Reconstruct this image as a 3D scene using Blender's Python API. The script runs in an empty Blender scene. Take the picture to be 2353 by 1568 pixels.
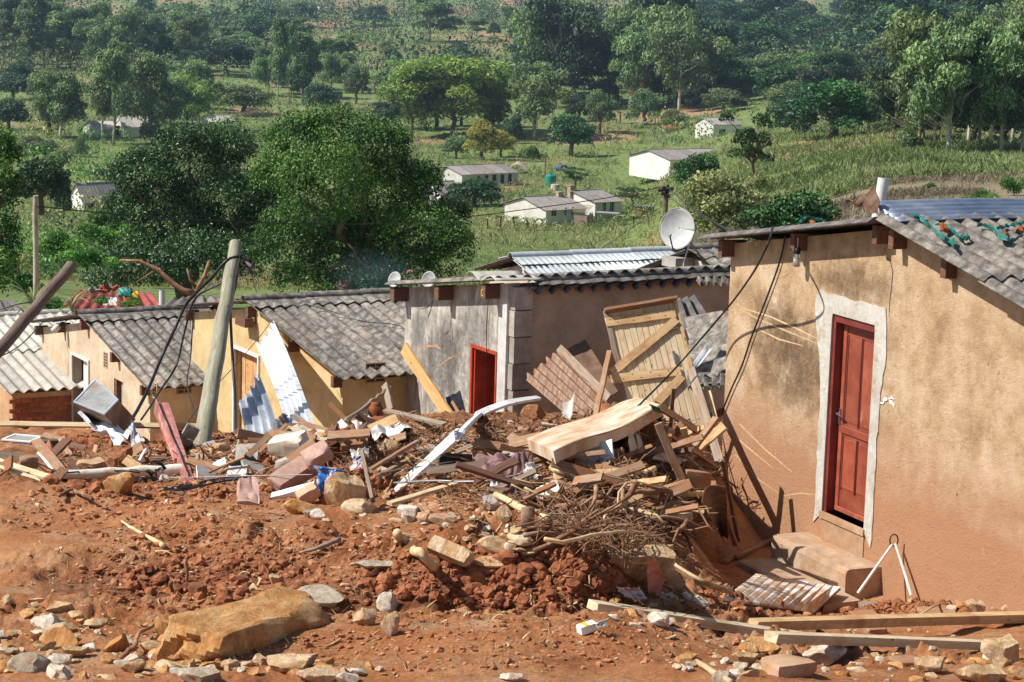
import bpy, math, random
import numpy as np
from mathutils import Vector, Matrix
R_ = math.radians
SC = bpy.context.scene
COL = SC.collection
# ---------------------------------------------------------------- camera
W, H, F = 2353.0, 1568.0, 5000.0
PITCH, ROLL = R_(9.5), R_(1.7)
_f = Vector((0, math.cos(PITCH), -math.sin(PITCH)))
_r0 = Vector((1, 0, 0)); _u0 = Vector((0, math.sin(PITCH), math.cos(PITCH)))
_r = _r0*math.cos(ROLL) + _u0*math.sin(ROLL)
_u = -_r0*math.sin(ROLL) + _u0*math.cos(ROLL)
cam_d = bpy.data.cameras.new('camera'); cam = bpy.data.objects.new('camera', cam_d); COL.objects.link(cam)
cam.matrix_world = Matrix(((_r.x, _u.x, -_f.x, 0), (_r.y, _u.y, -_f.y, 0), (_r.z, _u.z, -_f.z, 0), (0, 0, 0, 1)))
cam_d.sensor_width = 36; cam_d.lens = 36*F/W; cam_d.clip_start = .5; cam_d.clip_end = 12000
SC.camera = cam
# ---------------------------------------------------------------- light
SUN = Vector((-.66, -.13, .70)).normalized()
wd = bpy.data.worlds.new('World'); SC.world = wd; wd.use_nodes = True
nt = wd.node_tree; nt.nodes.clear()
sky = nt.nodes.new('ShaderNodeTexSky'); sky.sky_type = 'NISHITA'; sky.sun_disc = False
sky.sun_elevation = math.asin(SUN.z); sky.sun_rotation = math.atan2(SUN.x, SUN.y)
sky.air_density = 1.0; sky.dust_density = 1.0; sky.ozone_density = 1.2
bg = nt.nodes.new('ShaderNodeBackground'); bg.inputs[1].default_value = .075
wo = nt.nodes.new('ShaderNodeOutputWorld')
nt.links.new(sky.outputs[0], bg.inputs[0]); nt.links.new(bg.outputs[0], wo.inputs[0])
sl = bpy.data.lights.new('sun', 'SUN'); sun = bpy.data.objects.new('sun', sl); COL.objects.link(sun)
sl.energy = 5.0; sl.angle = R_(.5); sl.color = (1, .945, .86)
sun.rotation_euler = (-SUN).to_track_quat('-Z', 'Y').to_euler(); sun.location = (-40, -10, 40)
SC.view_settings.view_transform = 'Standard'; SC.view_settings.look = 'None'
SC.view_settings.exposure = 0.42; SC.view_settings.gamma = 1
SC.view_settings.use_curve_mapping = False
SC.cycles.max_bounces = 6; SC.cycles.transparent_max_bounces = 8; SC.cycles.volume_bounces = 0
SC.cycles.diffuse_bounces = 3; SC.cycles.glossy_bounces = 2; SC.cycles.transmission_bounces = 3

# ---------------------------------------------------------------- picture geometry
def ray(px, py):
    d = _f*F + _r*(px - W/2) - _u*(py - H/2)
    return d/d.y
def at(px, py, Y): return ray(px, py)*Y
def px_of(P):
    P = Vector(P); dz = P.dot(_f)
    return (W/2 + F*P.dot(_r)/dz, H/2 - F*P.dot(_u)/dz)
def pxm(n, Y): return n*Y/F          # picture pixels -> metres at depth Y

# ---------------------------------------------------------------- noise (numpy)
_rs = np.random.RandomState(5)
_perm = _rs.permutation(4096); _val = _rs.rand(4096)*2 - 1
def vnoise(x, y, s=0):
    xi = np.floor(x).astype(np.int64); yi = np.floor(y).astype(np.int64)
    fx = x - xi; fy = y - yi
    fx = fx*fx*(3 - 2*fx); fy = fy*fy*(3 - 2*fy)
    def h(a, b): return _val[_perm[(_perm[(a + s*17) & 4095] + b*131) & 4095]]
    return (h(xi, yi)*(1-fx) + h(xi+1, yi)*fx)*(1-fy) + (h(xi, yi+1)*(1-fx) + h(xi+1, yi+1)*fx)*fy
def fbm(x, y, o=4, s=0, g=.5):
    r = 0; a = 1
    for i in range(o):
        r = r + a*vnoise(x*2**i + i*13.7, y*2**i - i*7.3, s + i); a *= g
    return r

# ---------------------------------------------------------------- meshes
def raw_mesh(name, V, Fc, mats=None, smooth=False, midx=None):
    me = bpy.data.meshes.new(name)
    if isinstance(V, np.ndarray) and isinstance(Fc, np.ndarray):
        n = Fc.shape[1]
        me.vertices.add(len(V)); me.vertices.foreach_set('co', V.astype(np.float32).ravel())
        me.loops.add(Fc.size); me.loops.foreach_set('vertex_index', Fc.astype(np.int32).ravel())
        me.polygons.add(len(Fc))
        me.polygons.foreach_set('loop_start', np.arange(0, Fc.size, n, dtype=np.int32))
        me.update(calc_edges=True)
    else:
        me.from_pydata([tuple(v) for v in V], [], [tuple(f) for f in Fc]); me.update()
    if smooth:
        me.polygons.foreach_set('use_smooth', np.ones(len(me.polygons), dtype=bool))
    else: me.polygons.foreach_set('use_smooth', np.zeros(len(me.polygons), dtype=bool))
    for m in (mats if isinstance(mats, (list, tuple)) else [mats]):
        if m: me.materials.append(m)
    if midx is not None: me.polygons.foreach_set('material_index', np.asarray(midx, dtype=np.int32))
    return me
def link(name, me, parent=None, M=None):
    o = bpy.data.objects.new(name, me); COL.objects.link(o)
    if parent is not None: o.parent = parent
    if M is not None:
        if parent is None: o.matrix_world = M
        else: o.matrix_basis = M
    return o
def tag(o, label=None, cat=None, group=None, kind=None):
    if label: o['label'] = label
    if cat: o['category'] = cat
    if group: o['group'] = group
    if kind: o['kind'] = kind
    return o
def empty(name, loc, rz=0, label=None, cat=None, group=None, M=None):
    o = bpy.data.objects.new(name, None); COL.objects.link(o); o.empty_display_size = .3
    if M is not None: o.matrix_world = M
    else: o.location = loc; o.rotation_euler = (0, 0, rz)
    return tag(o, label, cat, group)

class MB:
    def __init__(s): s.v = []; s.f = []
    def add(s, V, Fc):
        n = len(s.v); s.v += [Vector(p) for p in V]; s.f += [tuple(i + n for i in f) for f in Fc]; return s
    def box(s, a, b, M=None):
        (x0, y0, z0), (x1, y1, z1) = a, b
        V = [(x0,y0,z0),(x1,y0,z0),(x1,y1,z0),(x0,y1,z0),(x0,y0,z1),(x1,y0,z1),(x1,y1,z1),(x0,y1,z1)]
        if M is not None: V = [M @ Vector(p) for p in V]
        return s.add(V, [(0,3,2,1),(4,5,6,7),(0,1,5,4),(1,2,6,5),(2,3,7,6),(3,0,4,7)])
    def prism(s, poly, axis_vec):   # poly: list of 3D points, extruded by axis_vec
        n = len(poly); P = [Vector(p) for p in poly]; Q = [p + Vector(axis_vec) for p in P]
        return s.add(P + Q, [tuple(range(n))[::-1], tuple(range(n, 2*n))] + [(i, (i+1) % n, n + (i+1) % n, n + i) for i in range(n)])
    def tube(s, pts, rad, n=8, cap=True):
        pts = [Vector(p) for p in pts]; m = len(pts)
        if not hasattr(rad, '__len__'): rad = [rad]*m
        V = []; prev = None
        for i, p in enumerate(pts):
            d = (pts[min(i+1, m-1)] - pts[max(i-1, 0)])
            d = d.normalized() if d.length > 1e-9 else Vector((0, 0, 1))
            if prev is None: a = d.orthogonal().normalized()
            else:
                a = prev - d*prev.dot(d); a = a.normalized() if a.length > 1e-6 else d.orthogonal().normalized()
            prev = a; b = d.cross(a)
            for k in range(n):
                t = 2*math.pi*k/n; V.append(p + (a*math.cos(t) + b*math.sin(t))*rad[i])
        Fc = [(i*n + k, i*n + (k+1) % n, (i+1)*n + (k+1) % n, (i+1)*n + k) for i in range(m-1) for k in range(n)]
        if cap: Fc += [tuple(range(n))[::-1], tuple(range((m-1)*n, m*n))]
        return s.add(V, Fc)
    def shell(s, fn, nu, nv, th):   # closed thin sheet following fn(a,b), a,b in 0..1
        P = [[Vector(fn(i/nu, j/nv)) for j in range(nv+1)] for i in range(nu+1)]
        N = []
        for i in range(nu+1):
            row = []
            for j in range(nv+1):
                du = P[min(i+1, nu)][j] - P[max(i-1, 0)][j]; dv = P[i][min(j+1, nv)] - P[i][max(j-1, 0)]
                n = du.cross(dv); row.append(n.normalized() if n.length > 1e-12 else Vector((0, 0, 1)))
            N.append(row)
        a = [P[i][j] + N[i][j]*th/2 for i in range(nu+1) for j in range(nv+1)]
        b = [P[i][j] - N[i][j]*th/2 for i in range(nu+1) for j in range(nv+1)]
        m = nv + 1; o = len(a); Fc = []
        for i in range(nu):
            for j in range(nv):
                q = (i*m+j, (i+1)*m+j, (i+1)*m+j+1, i*m+j+1); Fc.append(q); Fc.append(tuple(o + k for k in q[::-1]))
        for i in range(nu):
            Fc.append((i*m, o+i*m, o+(i+1)*m, (i+1)*m)); Fc.append((i*m+nv, (i+1)*m+nv, o+(i+1)*m+nv, o+i*m+nv))
        for j in range(nv):
            Fc.append((j, j+1, o+j+1, o+j)); k = nu*m; Fc.append((k+j, o+k+j, o+k+j+1, k+j+1))
        return s.add(a + b, Fc)
    def mesh(s, name, mat, smooth=False): return raw_mesh(name, s.v, s.f, mat, smooth)
    def obj(s, name, mat, parent=None, M=None, smooth=False): return link(name, s.mesh(name, mat, smooth), parent, M)

def autosmooth(o, deg=35):
    me = o.data
    try: me.set_sharp_from_angle(angle=R_(deg))
    except Exception: pass
def basis(o, x, y, z):
    return Matrix(((x.x, y.x, z.x, o.x), (x.y, y.y, z.y, o.y), (x.z, y.z, z.z, o.z), (0, 0, 0, 1)))

# ---------------------------------------------------------------- materials
class NT:
    def __init__(s, name):
        s.m = bpy.data.materials.new(name); s.m.use_nodes = True; s.t = s.m.node_tree; s.t.nodes.clear()
        s.out = s.n('ShaderNodeOutputMaterial'); s.b = s.n('ShaderNodeBsdfPrincipled')
        s.l(s.b.outputs[0], s.out.inputs[0]); s.tc = s.n('ShaderNodeTexCoord')
    def n(s, t): return s.t.nodes.new(t)
    def l(s, a, b): s.t.links.new(a, b)
    def setin(s, sock, v):
        if v is None: return
        if isinstance(v, bpy.types.NodeSocket): s.l(v, sock)
        elif hasattr(v, '__len__') and len(v) == 3 and len(sock.default_value) == 4: sock.default_value = (*v, 1)
        else: sock.default_value = v
    def map(s, scale=(1, 1, 1), src='Object', loc=(0, 0, 0)):
        m = s.n('ShaderNodeMapping'); s.l(s.tc.outputs[src], m.inputs[0]); m.inputs['Scale'].default_value = scale
        m.inputs['Location'].default_value = loc; return m.outputs[0]
    def noise(s, vec, scale, detail=4, rough=.6, dist=0):
        n = s.n('ShaderNodeTexNoise'); s.setin(n.inputs['Vector'], vec); n.inputs['Scale'].default_value = scale
        n.inputs['Detail'].default_value = detail; n.inputs['Roughness'].default_value = rough
        n.inputs['Distortion'].default_value = dist; return n.outputs['Fac']
    def voro(s, vec, scale, feat='F1', out='Distance'):
        n = s.n('ShaderNodeTexVoronoi'); n.feature = feat; s.setin(n.inputs['Vector'], vec); n.inputs['Scale'].default_value = scale
        return n.outputs[out]
    def ramp(s, fac, stops):
        r = s.n('ShaderNodeValToRGB'); s.l(fac, r.inputs[0]); e = r.color_ramp.elements
        while len(e) < len(stops): e.new(.5)
        for k, (p, c) in enumerate(stops):
            e[k].position = p; e[k].color = (c, c, c, 1) if not hasattr(c, '__len__') else (*c, 1)
        return r.outputs[0]
    def mix(s, fac, a, b, mode='MIX'):
        m = s.n('ShaderNodeMix'); m.data_type = 'RGBA'; m.blend_type = mode
        s.setin(m.inputs[0], fac); s.setin(m.inputs[6], a); s.setin(m.inputs[7], b); return m.outputs[2]
    def math(s, op, a, b=None, clamp=False):
        m = s.n('ShaderNodeMath'); m.operation = op; m.use_clamp = clamp
        s.setin(m.inputs[0], a); s.setin(m.inputs[1], b); return m.outputs[0]
    def sep(s, vec):
        m = s.n('ShaderNodeSeparateXYZ'); s.l(vec, m.inputs[0]); return m.outputs
    def bump(s, h, strength=.5, dist=.02, prev=None):
        b = s.n('ShaderNodeBump'); b.inputs['Strength'].default_value = strength; b.inputs['Distance'].default_value = dist
        s.l(h, b.inputs['Height']); s.setin(b.inputs['Normal'], prev); return b.outputs[0]
    def fin(s, col, rough=.85, normal=None, metal=0, spec=None, **k):
        s.setin(s.b.inputs['Base Color'], col); s.setin(s.b.inputs['Roughness'], rough)
        s.setin(s.b.inputs['Normal'], normal); s.setin(s.b.inputs['Metallic'], metal)
        if spec is not None: s.b.inputs['Specular IOR Level'].default_value = spec
        return s.m
def tone(name, cols, scale=3, rough=.85, bump=.4, bscale=30, bdist=.01, metal=0, stretch=(1, 1, 1), spec=.3, stops=None, rnd=True, dirt=None, detail=5):
    """three-colour noise material with fine relief"""
    t = NT(name); v = t.map(stretch)
    if rnd:
        oi = t.n('ShaderNodeObjectInfo'); ad = t.n('ShaderNodeVectorMath'); ad.operation = 'ADD'
        cm = t.n('ShaderNodeCombineXYZ'); r = t.math('MULTIPLY', oi.outputs['Random'], 37.0)
        t.l(r, cm.inputs[0]); t.l(r, cm.inputs[1]); t.l(v, ad.inputs[0]); t.l(cm.outputs[0], ad.inputs[1]); v = ad.outputs[0]
    n = t.noise(v, scale, detail, .62)
    st = stops or [.33, .5, .68]
    c = t.ramp(n, list(zip(st, cols)))
    if dirt:
        dcol, lo, hi, dsc = dirt
        d = t.ramp(t.noise(t.map(), dsc, 5, .7), [(lo, 0), (hi, 1)]); c = t.mix(d, c, dcol)
    c = t.mix(.35, c, t.mix(1.0, c, t.ramp(t.noise(v, scale*6, 4, .7), [(.25, .45), (.75, 1.5)]), 'MULTIPLY'))
    if rnd: c = t.mix(1, c, t.ramp(oi.outputs['Random'], [(0, .72), (1, 1.18)]), 'MULTIPLY')
    h = t.noise(v, bscale, 5, .7)
    return t.fin(c, rough, t.bump(h, bump, bdist), metal, spec)
def wood(name, ca, cb, cc, dirt=None, rough=.8, knots=True):
    t = NT(name); oi = t.n('ShaderNodeObjectInfo')
    ad = t.n('ShaderNodeVectorMath'); ad.operation = 'ADD'; cm = t.n('ShaderNodeCombineXYZ')
    r = t.math('MULTIPLY', oi.outputs['Random'], 53.0); t.l(r, cm.inputs[0]); t.l(r, cm.inputs[1]); t.l(r, cm.inputs[2])
    t.l(t.tc.outputs['Object'], ad.inputs[0]); t.l(cm.outputs[0], ad.inputs[1])
    mp = t.n('ShaderNodeMapping'); t.l(ad.outputs[0], mp.inputs[0]); mp.inputs['Scale'].default_value = (1, 14, 14)
    g = t.noise(mp.outputs[0], 2.2, 6, .65, .6)
    c = t.ramp(g, [(.3, ca), (.5, cb), (.7, cc)])
    if knots:
        mp2 = t.n('ShaderNodeMapping'); t.l(ad.outputs[0], mp2.inputs[0]); mp2.inputs['Scale'].default_value = (2.2, 6, 6)
        k = t.ramp(t.voro(mp2.outputs[0], 1.6), [(.05, 1), (.13, 0)]); c = t.mix(k, c, (ca[0]*.4, ca[1]*.35, ca[2]*.3))
    if dirt:
        dcol, lo, hi, dsc = dirt
        c = t.mix(t.ramp(t.noise(ad.outputs[0], dsc, 6, .7), [(lo, 0), (hi, 1)]), c, dcol)
    return t.fin(c, rough, t.bump(g, .35, .008), 0, .3)

def rockmat(name, cols):
    t = NT(name); g = t.n('ShaderNodeNewGeometry').outputs['Position']; oi = t.n('ShaderNodeObjectInfo'); ro = t.n('ShaderNodeVectorRotate'); ro.rotation_type = 'EULER_XYZ'
    cm = t.n('ShaderNodeCombineXYZ'); t.l(t.math('MULTIPLY', oi.outputs['Random'], 6.0), cm.inputs[0]); t.l(t.math('MULTIPLY', oi.outputs['Random'], 11.0), cm.inputs[1]); t.l(g, ro.inputs['Vector']); t.l(cm.outputs[0], ro.inputs['Rotation'])
    mp = t.n('ShaderNodeMapping'); t.l(ro.outputs[0], mp.inputs[0]); mp.inputs['Scale'].default_value = (1, 1, 2.6)
    a = t.noise(mp.outputs[0], 3.5, 8, .7, .4); c = t.ramp(a, [(.34, cols[0]), (.5, cols[1]), (.64, cols[2])])
    c = t.mix(t.ramp(t.noise(g, 4.5, 7, .75), [(.54, 0), (.68, .8)]), c, (.46, .20, .09))
    c = t.mix(.6, c, t.mix(1, c, t.ramp(t.noise(g, 30, 5, .8), [(.3, .5), (.7, 1.5)]), 'MULTIPLY'))
    v = t.n('ShaderNodeTexVoronoi'); v.feature = 'DISTANCE_TO_EDGE'; t.l(mp.outputs[0], v.inputs['Vector']); v.inputs['Scale'].default_value = 4
    c = t.mix(t.ramp(v.outputs['Distance'], [(.0, .22), (.02, 0)]), c, tuple(x*.35 for x in cols[0]))
    b = t.bump(a, .9, .05); b = t.bump(t.noise(mp.outputs[0], 26, 7, .78), .8, .015, b)
    return t.fin(c, .9, b, 0, .2)
RED = (.36, .135, .055)
MT = {}
MT['wood_fresh'] = wood('fresh_pine', (.44, .28, .13), (.57, .38, .19), (.66, .49, .28), ((.40, .20, .10), .48, .68, 3.5))
MT['wood_pale'] = wood('pale_pine', (.50, .37, .21), (.63, .50, .32), (.73, .61, .44), ((.46, .27, .14), .52, .72, 3))
MT['wood_orange'] = wood('orange_pine', (.42, .22, .08), (.55, .31, .12), (.62, .38, .17))
MT['wood_grey'] = wood('weathered_wood', (.16, .12, .09), (.27, .21, .16), (.38, .31, .24), ((.36, .17, .08), .5, .75, 3))
MT['wood_muddy'] = wood('muddy_wood', (.21, .13, .08), (.33, .21, .13), (.46, .33, .21), ((.34, .15, .07), .44, .6, 4))
MT['wood_dark'] = wood('dark_beam', (.10, .05, .035), (.15, .075, .05), (.22, .11, .07))
MT['pole_wood'] = wood('pole_wood', (.17, .155, .11), (.29, .27, .20), (.40, .38, .30), ((.20, .21, .07), .55, .75, 2))
MT['pole_dark'] = wood('dark_pole_wood', (.09, .06, .05), (.15, .105, .08), (.22, .165, .13))
MT['door_red'] = tone('red_door_paint', [(.22, .05, .03), (.30, .07, .038), (.37, .11, .06)], 3, .45, .15, 60, .004, spec=.5, dirt=((.45, .22, .13), .62, .8, 4))
MT['frame_red'] = tone('dark_red_frame', [(.13, .02, .018), (.19, .03, .025), (.24, .05, .035)], 3, .5, .15, 60, .004, spec=.5)
MT['frame_bright'] = tone('bright_red_frame', [(.30, .035, .018), (.42, .055, .025), (.48, .09, .05)], 3, .5, .15, 60, .004)
MT['pink'] = tone('pink_paint', [(.38, .13, .11), (.48, .19, .165), (.60, .36, .32)], 4, .6, .3, 40, .004, dirt=((.38, .17, .09), .52, .7, 5))
MT['pink_con'] = tone('pink_concrete', [(.38, .22, .16), (.48, .30, .24), (.55, .38, .31)], 3, .85, .4, 40, .006, dirt=((.38, .17, .09), .55, .75, 4))
MT['white'] = tone('white_paint', [(.68, .68, .66), (.76, .76, .75), (.8, .8, .79)], 4, .5, .1, 40, .003, dirt=((.45, .25, .15), .6, .75, 5))
MT['white_metal'] = tone('white_sheet_metal', [(.62, .66, .72), (.72, .75, .79), (.78, .79, .8)], 2.5, .38, .1, 20, .003, metal=.15, dirt=((.46, .30, .2), .58, .72, 3))
MT['zinc'] = tone('zinc_sheet', [(.42, .47, .54), (.56, .60, .66), (.68, .71, .75)], 2, .42, .1, 20, .003, metal=.45, dirt=((.40, .24, .16), .62, .76, 3))
MT['zinc_new'] = tone('new_zinc_roof', [(.44, .48, .49), (.53, .57, .58), (.60, .64, .65)], 1.5, .55, .05, 20, .003, metal=.1)
MT['zinc_blue'] = tone('blue_grey_sheet', [(.16, .20, .29), (.26, .31, .41), (.42, .45, .50)], 1.2, .42, .1, 20, .003, metal=.5, stretch=(1, 1, 5), dirt=((.28, .13, .09), .6, .72, 2))
MT['asb'] = tone('asbestos_sheet', [(.10, .088, .078), (.185, .165, .145), (.33, .30, .26)], 9, .92, .5, 60, .006, detail=8, stops=[.38, .5, .64], dirt=((.34, .25, .19), .56, .75, 1.2))
MT['asb_light'] = tone('pale_asbestos', [(.38, .36, .32), (.48, .455, .40), (.56, .53, .48)], 5, .92, .4, 60, .006, dirt=((.25, .21, .17), .58, .75, 2))
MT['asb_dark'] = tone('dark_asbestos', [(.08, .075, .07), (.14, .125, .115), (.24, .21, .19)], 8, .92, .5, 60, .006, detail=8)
MT['rust'] = tone('rusty_sheet', [(.16, .08, .05), (.26, .16, .11), (.36, .26, .19)], 5, .75, .4, 40, .005, metal=.1, stretch=(1, 3, 1))
MT['black'] = tone('black_rubber', [(.012, .012, .014), (.02, .02, .022), (.035, .035, .04)], 4, .45, .2, 30, .004)
MT['cable'] = tone('black_cable', [(.012, .012, .014), (.018, .018, .02), (.03, .03, .035)], 4, .4, .1, 30, .002)
MT['cable_grey'] = tone('grey_wire', [(.2, .2, .2), (.28, .28, .28), (.36, .36, .36)], 4, .4, .1, 30, .002, metal=.4)
MT['white_cable'] = tone('pale_cable', [(.5, .48, .45), (.6, .58, .55), (.65, .63, .6)], 4, .5, .1, 30, .002)
MT['pvc'] = tone('white_pvc', [(.72, .70, .66), (.78, .77, .74), (.8, .79, .77)], 3, .4, .05, 30, .002)
MT['dish'] = tone('dish_grey', [(.50, .51, .50), (.56, .57, .565), (.60, .61, .6)], 2, .4, .05, 30, .002)
MT['con'] = tone('concrete', [(.30, .265, .22), (.40, .355, .30), (.50, .45, .39)], 4, .9, .5, 35, .01)
MT['con_pale'] = tone('pale_concrete', [(.50, .45, .36), (.62, .57, .48), (.70, .66, .58)], 3, .9, .4, 35, .01, dirt=((.42, .22, .12), .55, .72, 3))
MT['con_mud'] = tone('mud_stained_concrete', [(.36, .20, .11), (.44, .27, .16), (.52, .36, .25)], 2.5, .88, .4, 30, .008)
MT['brick'] = tone('red_brick', [(.20, .055, .025), (.30, .085, .035), (.38, .13, .06)], 14, .9, .6, 50, .006)
MT['brick_fresh'] = tone('broken_brick', [(.45, .10, .03), (.58, .15, .045), (.62, .22, .08)], 14, .9, .8, 30, .012)
MT['mortar'] = tone('mortar', [(.20, .10, .06), (.26, .13, .08), (.32, .18, .11)], 9, .95, .6, 40, .01)
MT['rock_tan'] = rockmat('tan_rock', [(.44, .25, .11), (.60, .41, .23), (.72, .58, .42)])
MT['rock_orange'] = rockmat('orange_rock', [(.42, .17, .05), (.58, .30, .11), (.70, .47, .25)])
MT['rock_grey'] = rockmat('grey_rock', [(.32, .25, .17), (.46, .38, .28), (.60, .52, .42)])
MT['rock_white'] = rockmat('pale_rock', [(.54, .42, .28), (.68, .57, .44), (.76, .70, .62)])
MT['clod'] = tone('mud_clod', [(.27, .10, .042), (.40, .165, .075), (.54, .27, .14)], 4, .97, .9, 22, .02, detail=7)
MT['clod_dark'] = tone('damp_mud_clod', [(.16, .052, .024), (.25, .088, .038), (.38, .155, .07)], 4, .95, .9, 22, .02, detail=7)
MT['step'] = tone('worn_step_concrete', [(.33, .21, .13), (.44, .31, .21), (.55, .42, .31)], 3, .9, .5, 30, .008, detail=7, dirt=((.47, .24, .12), .50, .68, 2.2))
MT['twig'] = tone('muddy_twig', [(.17, .08, .04), (.29, .15, .08), (.44, .28, .165)], 6, .9, .4, 40, .004)
MT['twig_pale'] = tone('pale_twig', [(.42, .28, .14), (.58, .42, .23), (.68, .54, .33)], 6, .9, .4, 40, .004)
MT['fabric_blue'] = tone('blue_cloth', [(.015, .06, .26), (.03, .17, .50), (.6, .6, .6)], 11, .9, .3, 40, .004, stops=[.38, .52, .62])
MT['fabric_white'] = tone('white_cloth', [(.55, .5, .46), (.70, .67, .63), (.75, .73, .7)], 5, .9, .3, 40, .004, dirt=((.45, .24, .14), .55, .7, 5))
MT['fabric_purple'] = tone('muddy_purple_cloth', [(.10, .055, .06), (.19, .11, .12), (.28, .15, .10)], 6, .95, .4, 40, .004)
MT['fabric_dark'] = tone('dark_cloth', [(.02, .022, .035), (.05, .055, .08), (.2, .2, .22)], 7, .9, .4, 40, .004)
MT['fabric_stripe'] = tone('striped_cloth', [(.5, .1, .08), (.7, .66, .64), (.25, .3, .5)], 2.5, .9, .3, 40, .004, stretch=(1, 8, 1))
MT['canvas'] = tone('dirty_canvas', [(.33, .25, .17), (.48, .40, .29), (.60, .52, .40)], 3, .9, .3, 40, .004)
MT['foam'] = tone('muddy_foam', [(.46, .25, .13), (.66, .48, .33), (.76, .68, .58)], 2.0, .9, .3, 30, .005, stretch=(.5, 2.5, 1), detail=7)
MT['teal'] = tone('teal_plastic', [(.01, .08, .07), (.02, .17, .14), (.07, .30, .25)], 6, .42, .3, 30, .004)
MT['tank'] = tone('green_tank', [(.01, .25, .18), (.015, .32, .24), (.03, .38, .3)], 2, .4, .05, 20, .004)
MT['yellow'] = tone('yellow_paint', [(.6, .34, .02), (.7, .42, .03), (.75, .5, .06)], 3, .5, .1, 20, .004)
MT['blue'] = tone('blue_paint', [(.02, .04, .30), (.03, .06, .40), (.05, .1, .5)], 3, .5, .1, 20, .004)
MT['cabinet'] = tone('grey_enamel', [(.30, .30, .29), (.40, .40, .385), (.46, .45, .42)], 3, .5, .15, 30, .004, dirt=((.34, .22, .15), .56, .74, 3))
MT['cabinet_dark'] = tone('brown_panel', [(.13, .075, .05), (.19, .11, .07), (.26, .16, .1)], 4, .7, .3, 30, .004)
MT['far_white'] = tone('whitewash', [(.60, .58, .52), (.72, .70, .64), (.78, .77, .72)], .8, .85, .1, 10, .01, dirt=((.5, .38, .28), .66, .85, .5))
MT['far_roof'] = tone('far_grey_roof', [(.22, .195, .18), (.29, .26, .24), (.36, .33, .31)], .8, .9, .2, 10, .02, stretch=(1, 4, 1))
MT['far_dark'] = tone('dark_opening', [(.02, .022, .025), (.03, .032, .035), (.05, .05, .055)], 1, .5, .1, 10, .01)
MT['far_brick'] = tone('far_brick_wall', [(.30, .20, .14), (.42, .30, .22), (.5, .38, .3)], 1.5, .9, .2, 10, .01)
MT['red_roof'] = tone('red_painted_roof', [(.22, .045, .035), (.33, .06, .045), (.38, .11, .08)], 3, .7, .3, 30, .01)
MT['bark_pale'] = tone('pale_bark', [(.30, .25, .18), (.46, .40, .31), (.58, .53, .44)], 2, .9, .5, 8, .03, stretch=(1, 1, .3))
MT['bark'] = tone('brown_bark', [(.09, .065, .045), (.15, .11, .08), (.22, .17, .12)], 3, .9, .6, 8, .03, stretch=(1, 1, .3))
MT['glass'] = NT('jar_glass').fin((.9, .92, .9), .05); MT['glass'].node_tree.nodes['Principled BSDF'].inputs['Transmission Weight'].default_value = .9
MT['steel'] = tone('steel', [(.45, .45, .46), (.55, .55, .56), (.6, .6, .61)], 3, .3, .05, 30, .002, metal=.9)
MT['chalk'] = tone('white_chalk', [(.7, .69, .66), (.78, .77, .75), (.8, .8, .78)], 20, .95, .3, 60, .002)

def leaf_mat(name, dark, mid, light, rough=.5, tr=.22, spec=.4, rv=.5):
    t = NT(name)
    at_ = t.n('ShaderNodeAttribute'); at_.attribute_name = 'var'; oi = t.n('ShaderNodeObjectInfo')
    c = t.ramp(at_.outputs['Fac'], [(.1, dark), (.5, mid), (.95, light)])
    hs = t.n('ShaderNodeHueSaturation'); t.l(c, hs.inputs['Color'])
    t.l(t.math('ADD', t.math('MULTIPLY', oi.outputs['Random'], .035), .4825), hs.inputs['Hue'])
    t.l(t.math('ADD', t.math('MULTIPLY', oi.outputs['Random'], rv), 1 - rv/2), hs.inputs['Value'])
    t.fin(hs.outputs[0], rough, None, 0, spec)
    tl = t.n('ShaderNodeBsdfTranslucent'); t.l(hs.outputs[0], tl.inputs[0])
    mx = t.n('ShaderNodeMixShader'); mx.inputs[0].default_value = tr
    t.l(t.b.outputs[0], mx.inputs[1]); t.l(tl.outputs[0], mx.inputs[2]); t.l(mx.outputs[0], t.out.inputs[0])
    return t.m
LF = {}
LF['mango'] = leaf_mat('mango_leaf', (0.0115, 0.04, 0.011), (0.0322, 0.0975, 0.022), (0.103, 0.213, 0.0495), .45, .16, .4)
LF['bright'] = leaf_mat('bright_leaf', (0.0192, 0.0675, 0.011), (0.06, 0.169, 0.022), (0.204, 0.392, 0.0605), .45, .25)
LF['euc'] = leaf_mat('eucalyptus_leaf', (0.0766, 0.125, 0.0539), (0.149, 0.227, 0.0886), (0.285, 0.387, 0.144), .55, .2)
LF['olive'] = leaf_mat('olive_leaf', (0.116, 0.135, 0.0525), (0.231, 0.26, 0.0963), (0.424, 0.424, 0.175), .6, .25)
LF['feather'] = leaf_mat('feathery_leaf', (0.106, 0.182, 0.035), (0.201, 0.319, 0.0613), (0.378, 0.501, 0.114), .6, .3)
LF['yellow'] = leaf_mat('yellow_leaf', (0.175, 0.193, 0.035), (0.315, 0.298, 0.0525), (0.49, 0.42, 0.0875), .6, .3)
LF['dark'] = leaf_mat('dark_leaf', (0.0144, 0.0375, 0.0192), (0.0384, 0.085, 0.036), (0.096, 0.175, 0.066), .5, .15)
LF['khaki'] = leaf_mat('khaki_leaf', (.16, .13, .08), (.27, .215, .14), (.38, .32, .22), .7, .25)
LF['grass'] = leaf_mat('field_grass', (0.0963, 0.158, 0.0438), (0.21, 0.28, 0.0788), (0.42, 0.438, 0.158), .7, .3)
LF['maize'] = leaf_mat('maize_leaf', (.11, .15, .045), (.22, .29, .095), (.42, .44, .21), .6, .3)

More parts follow.
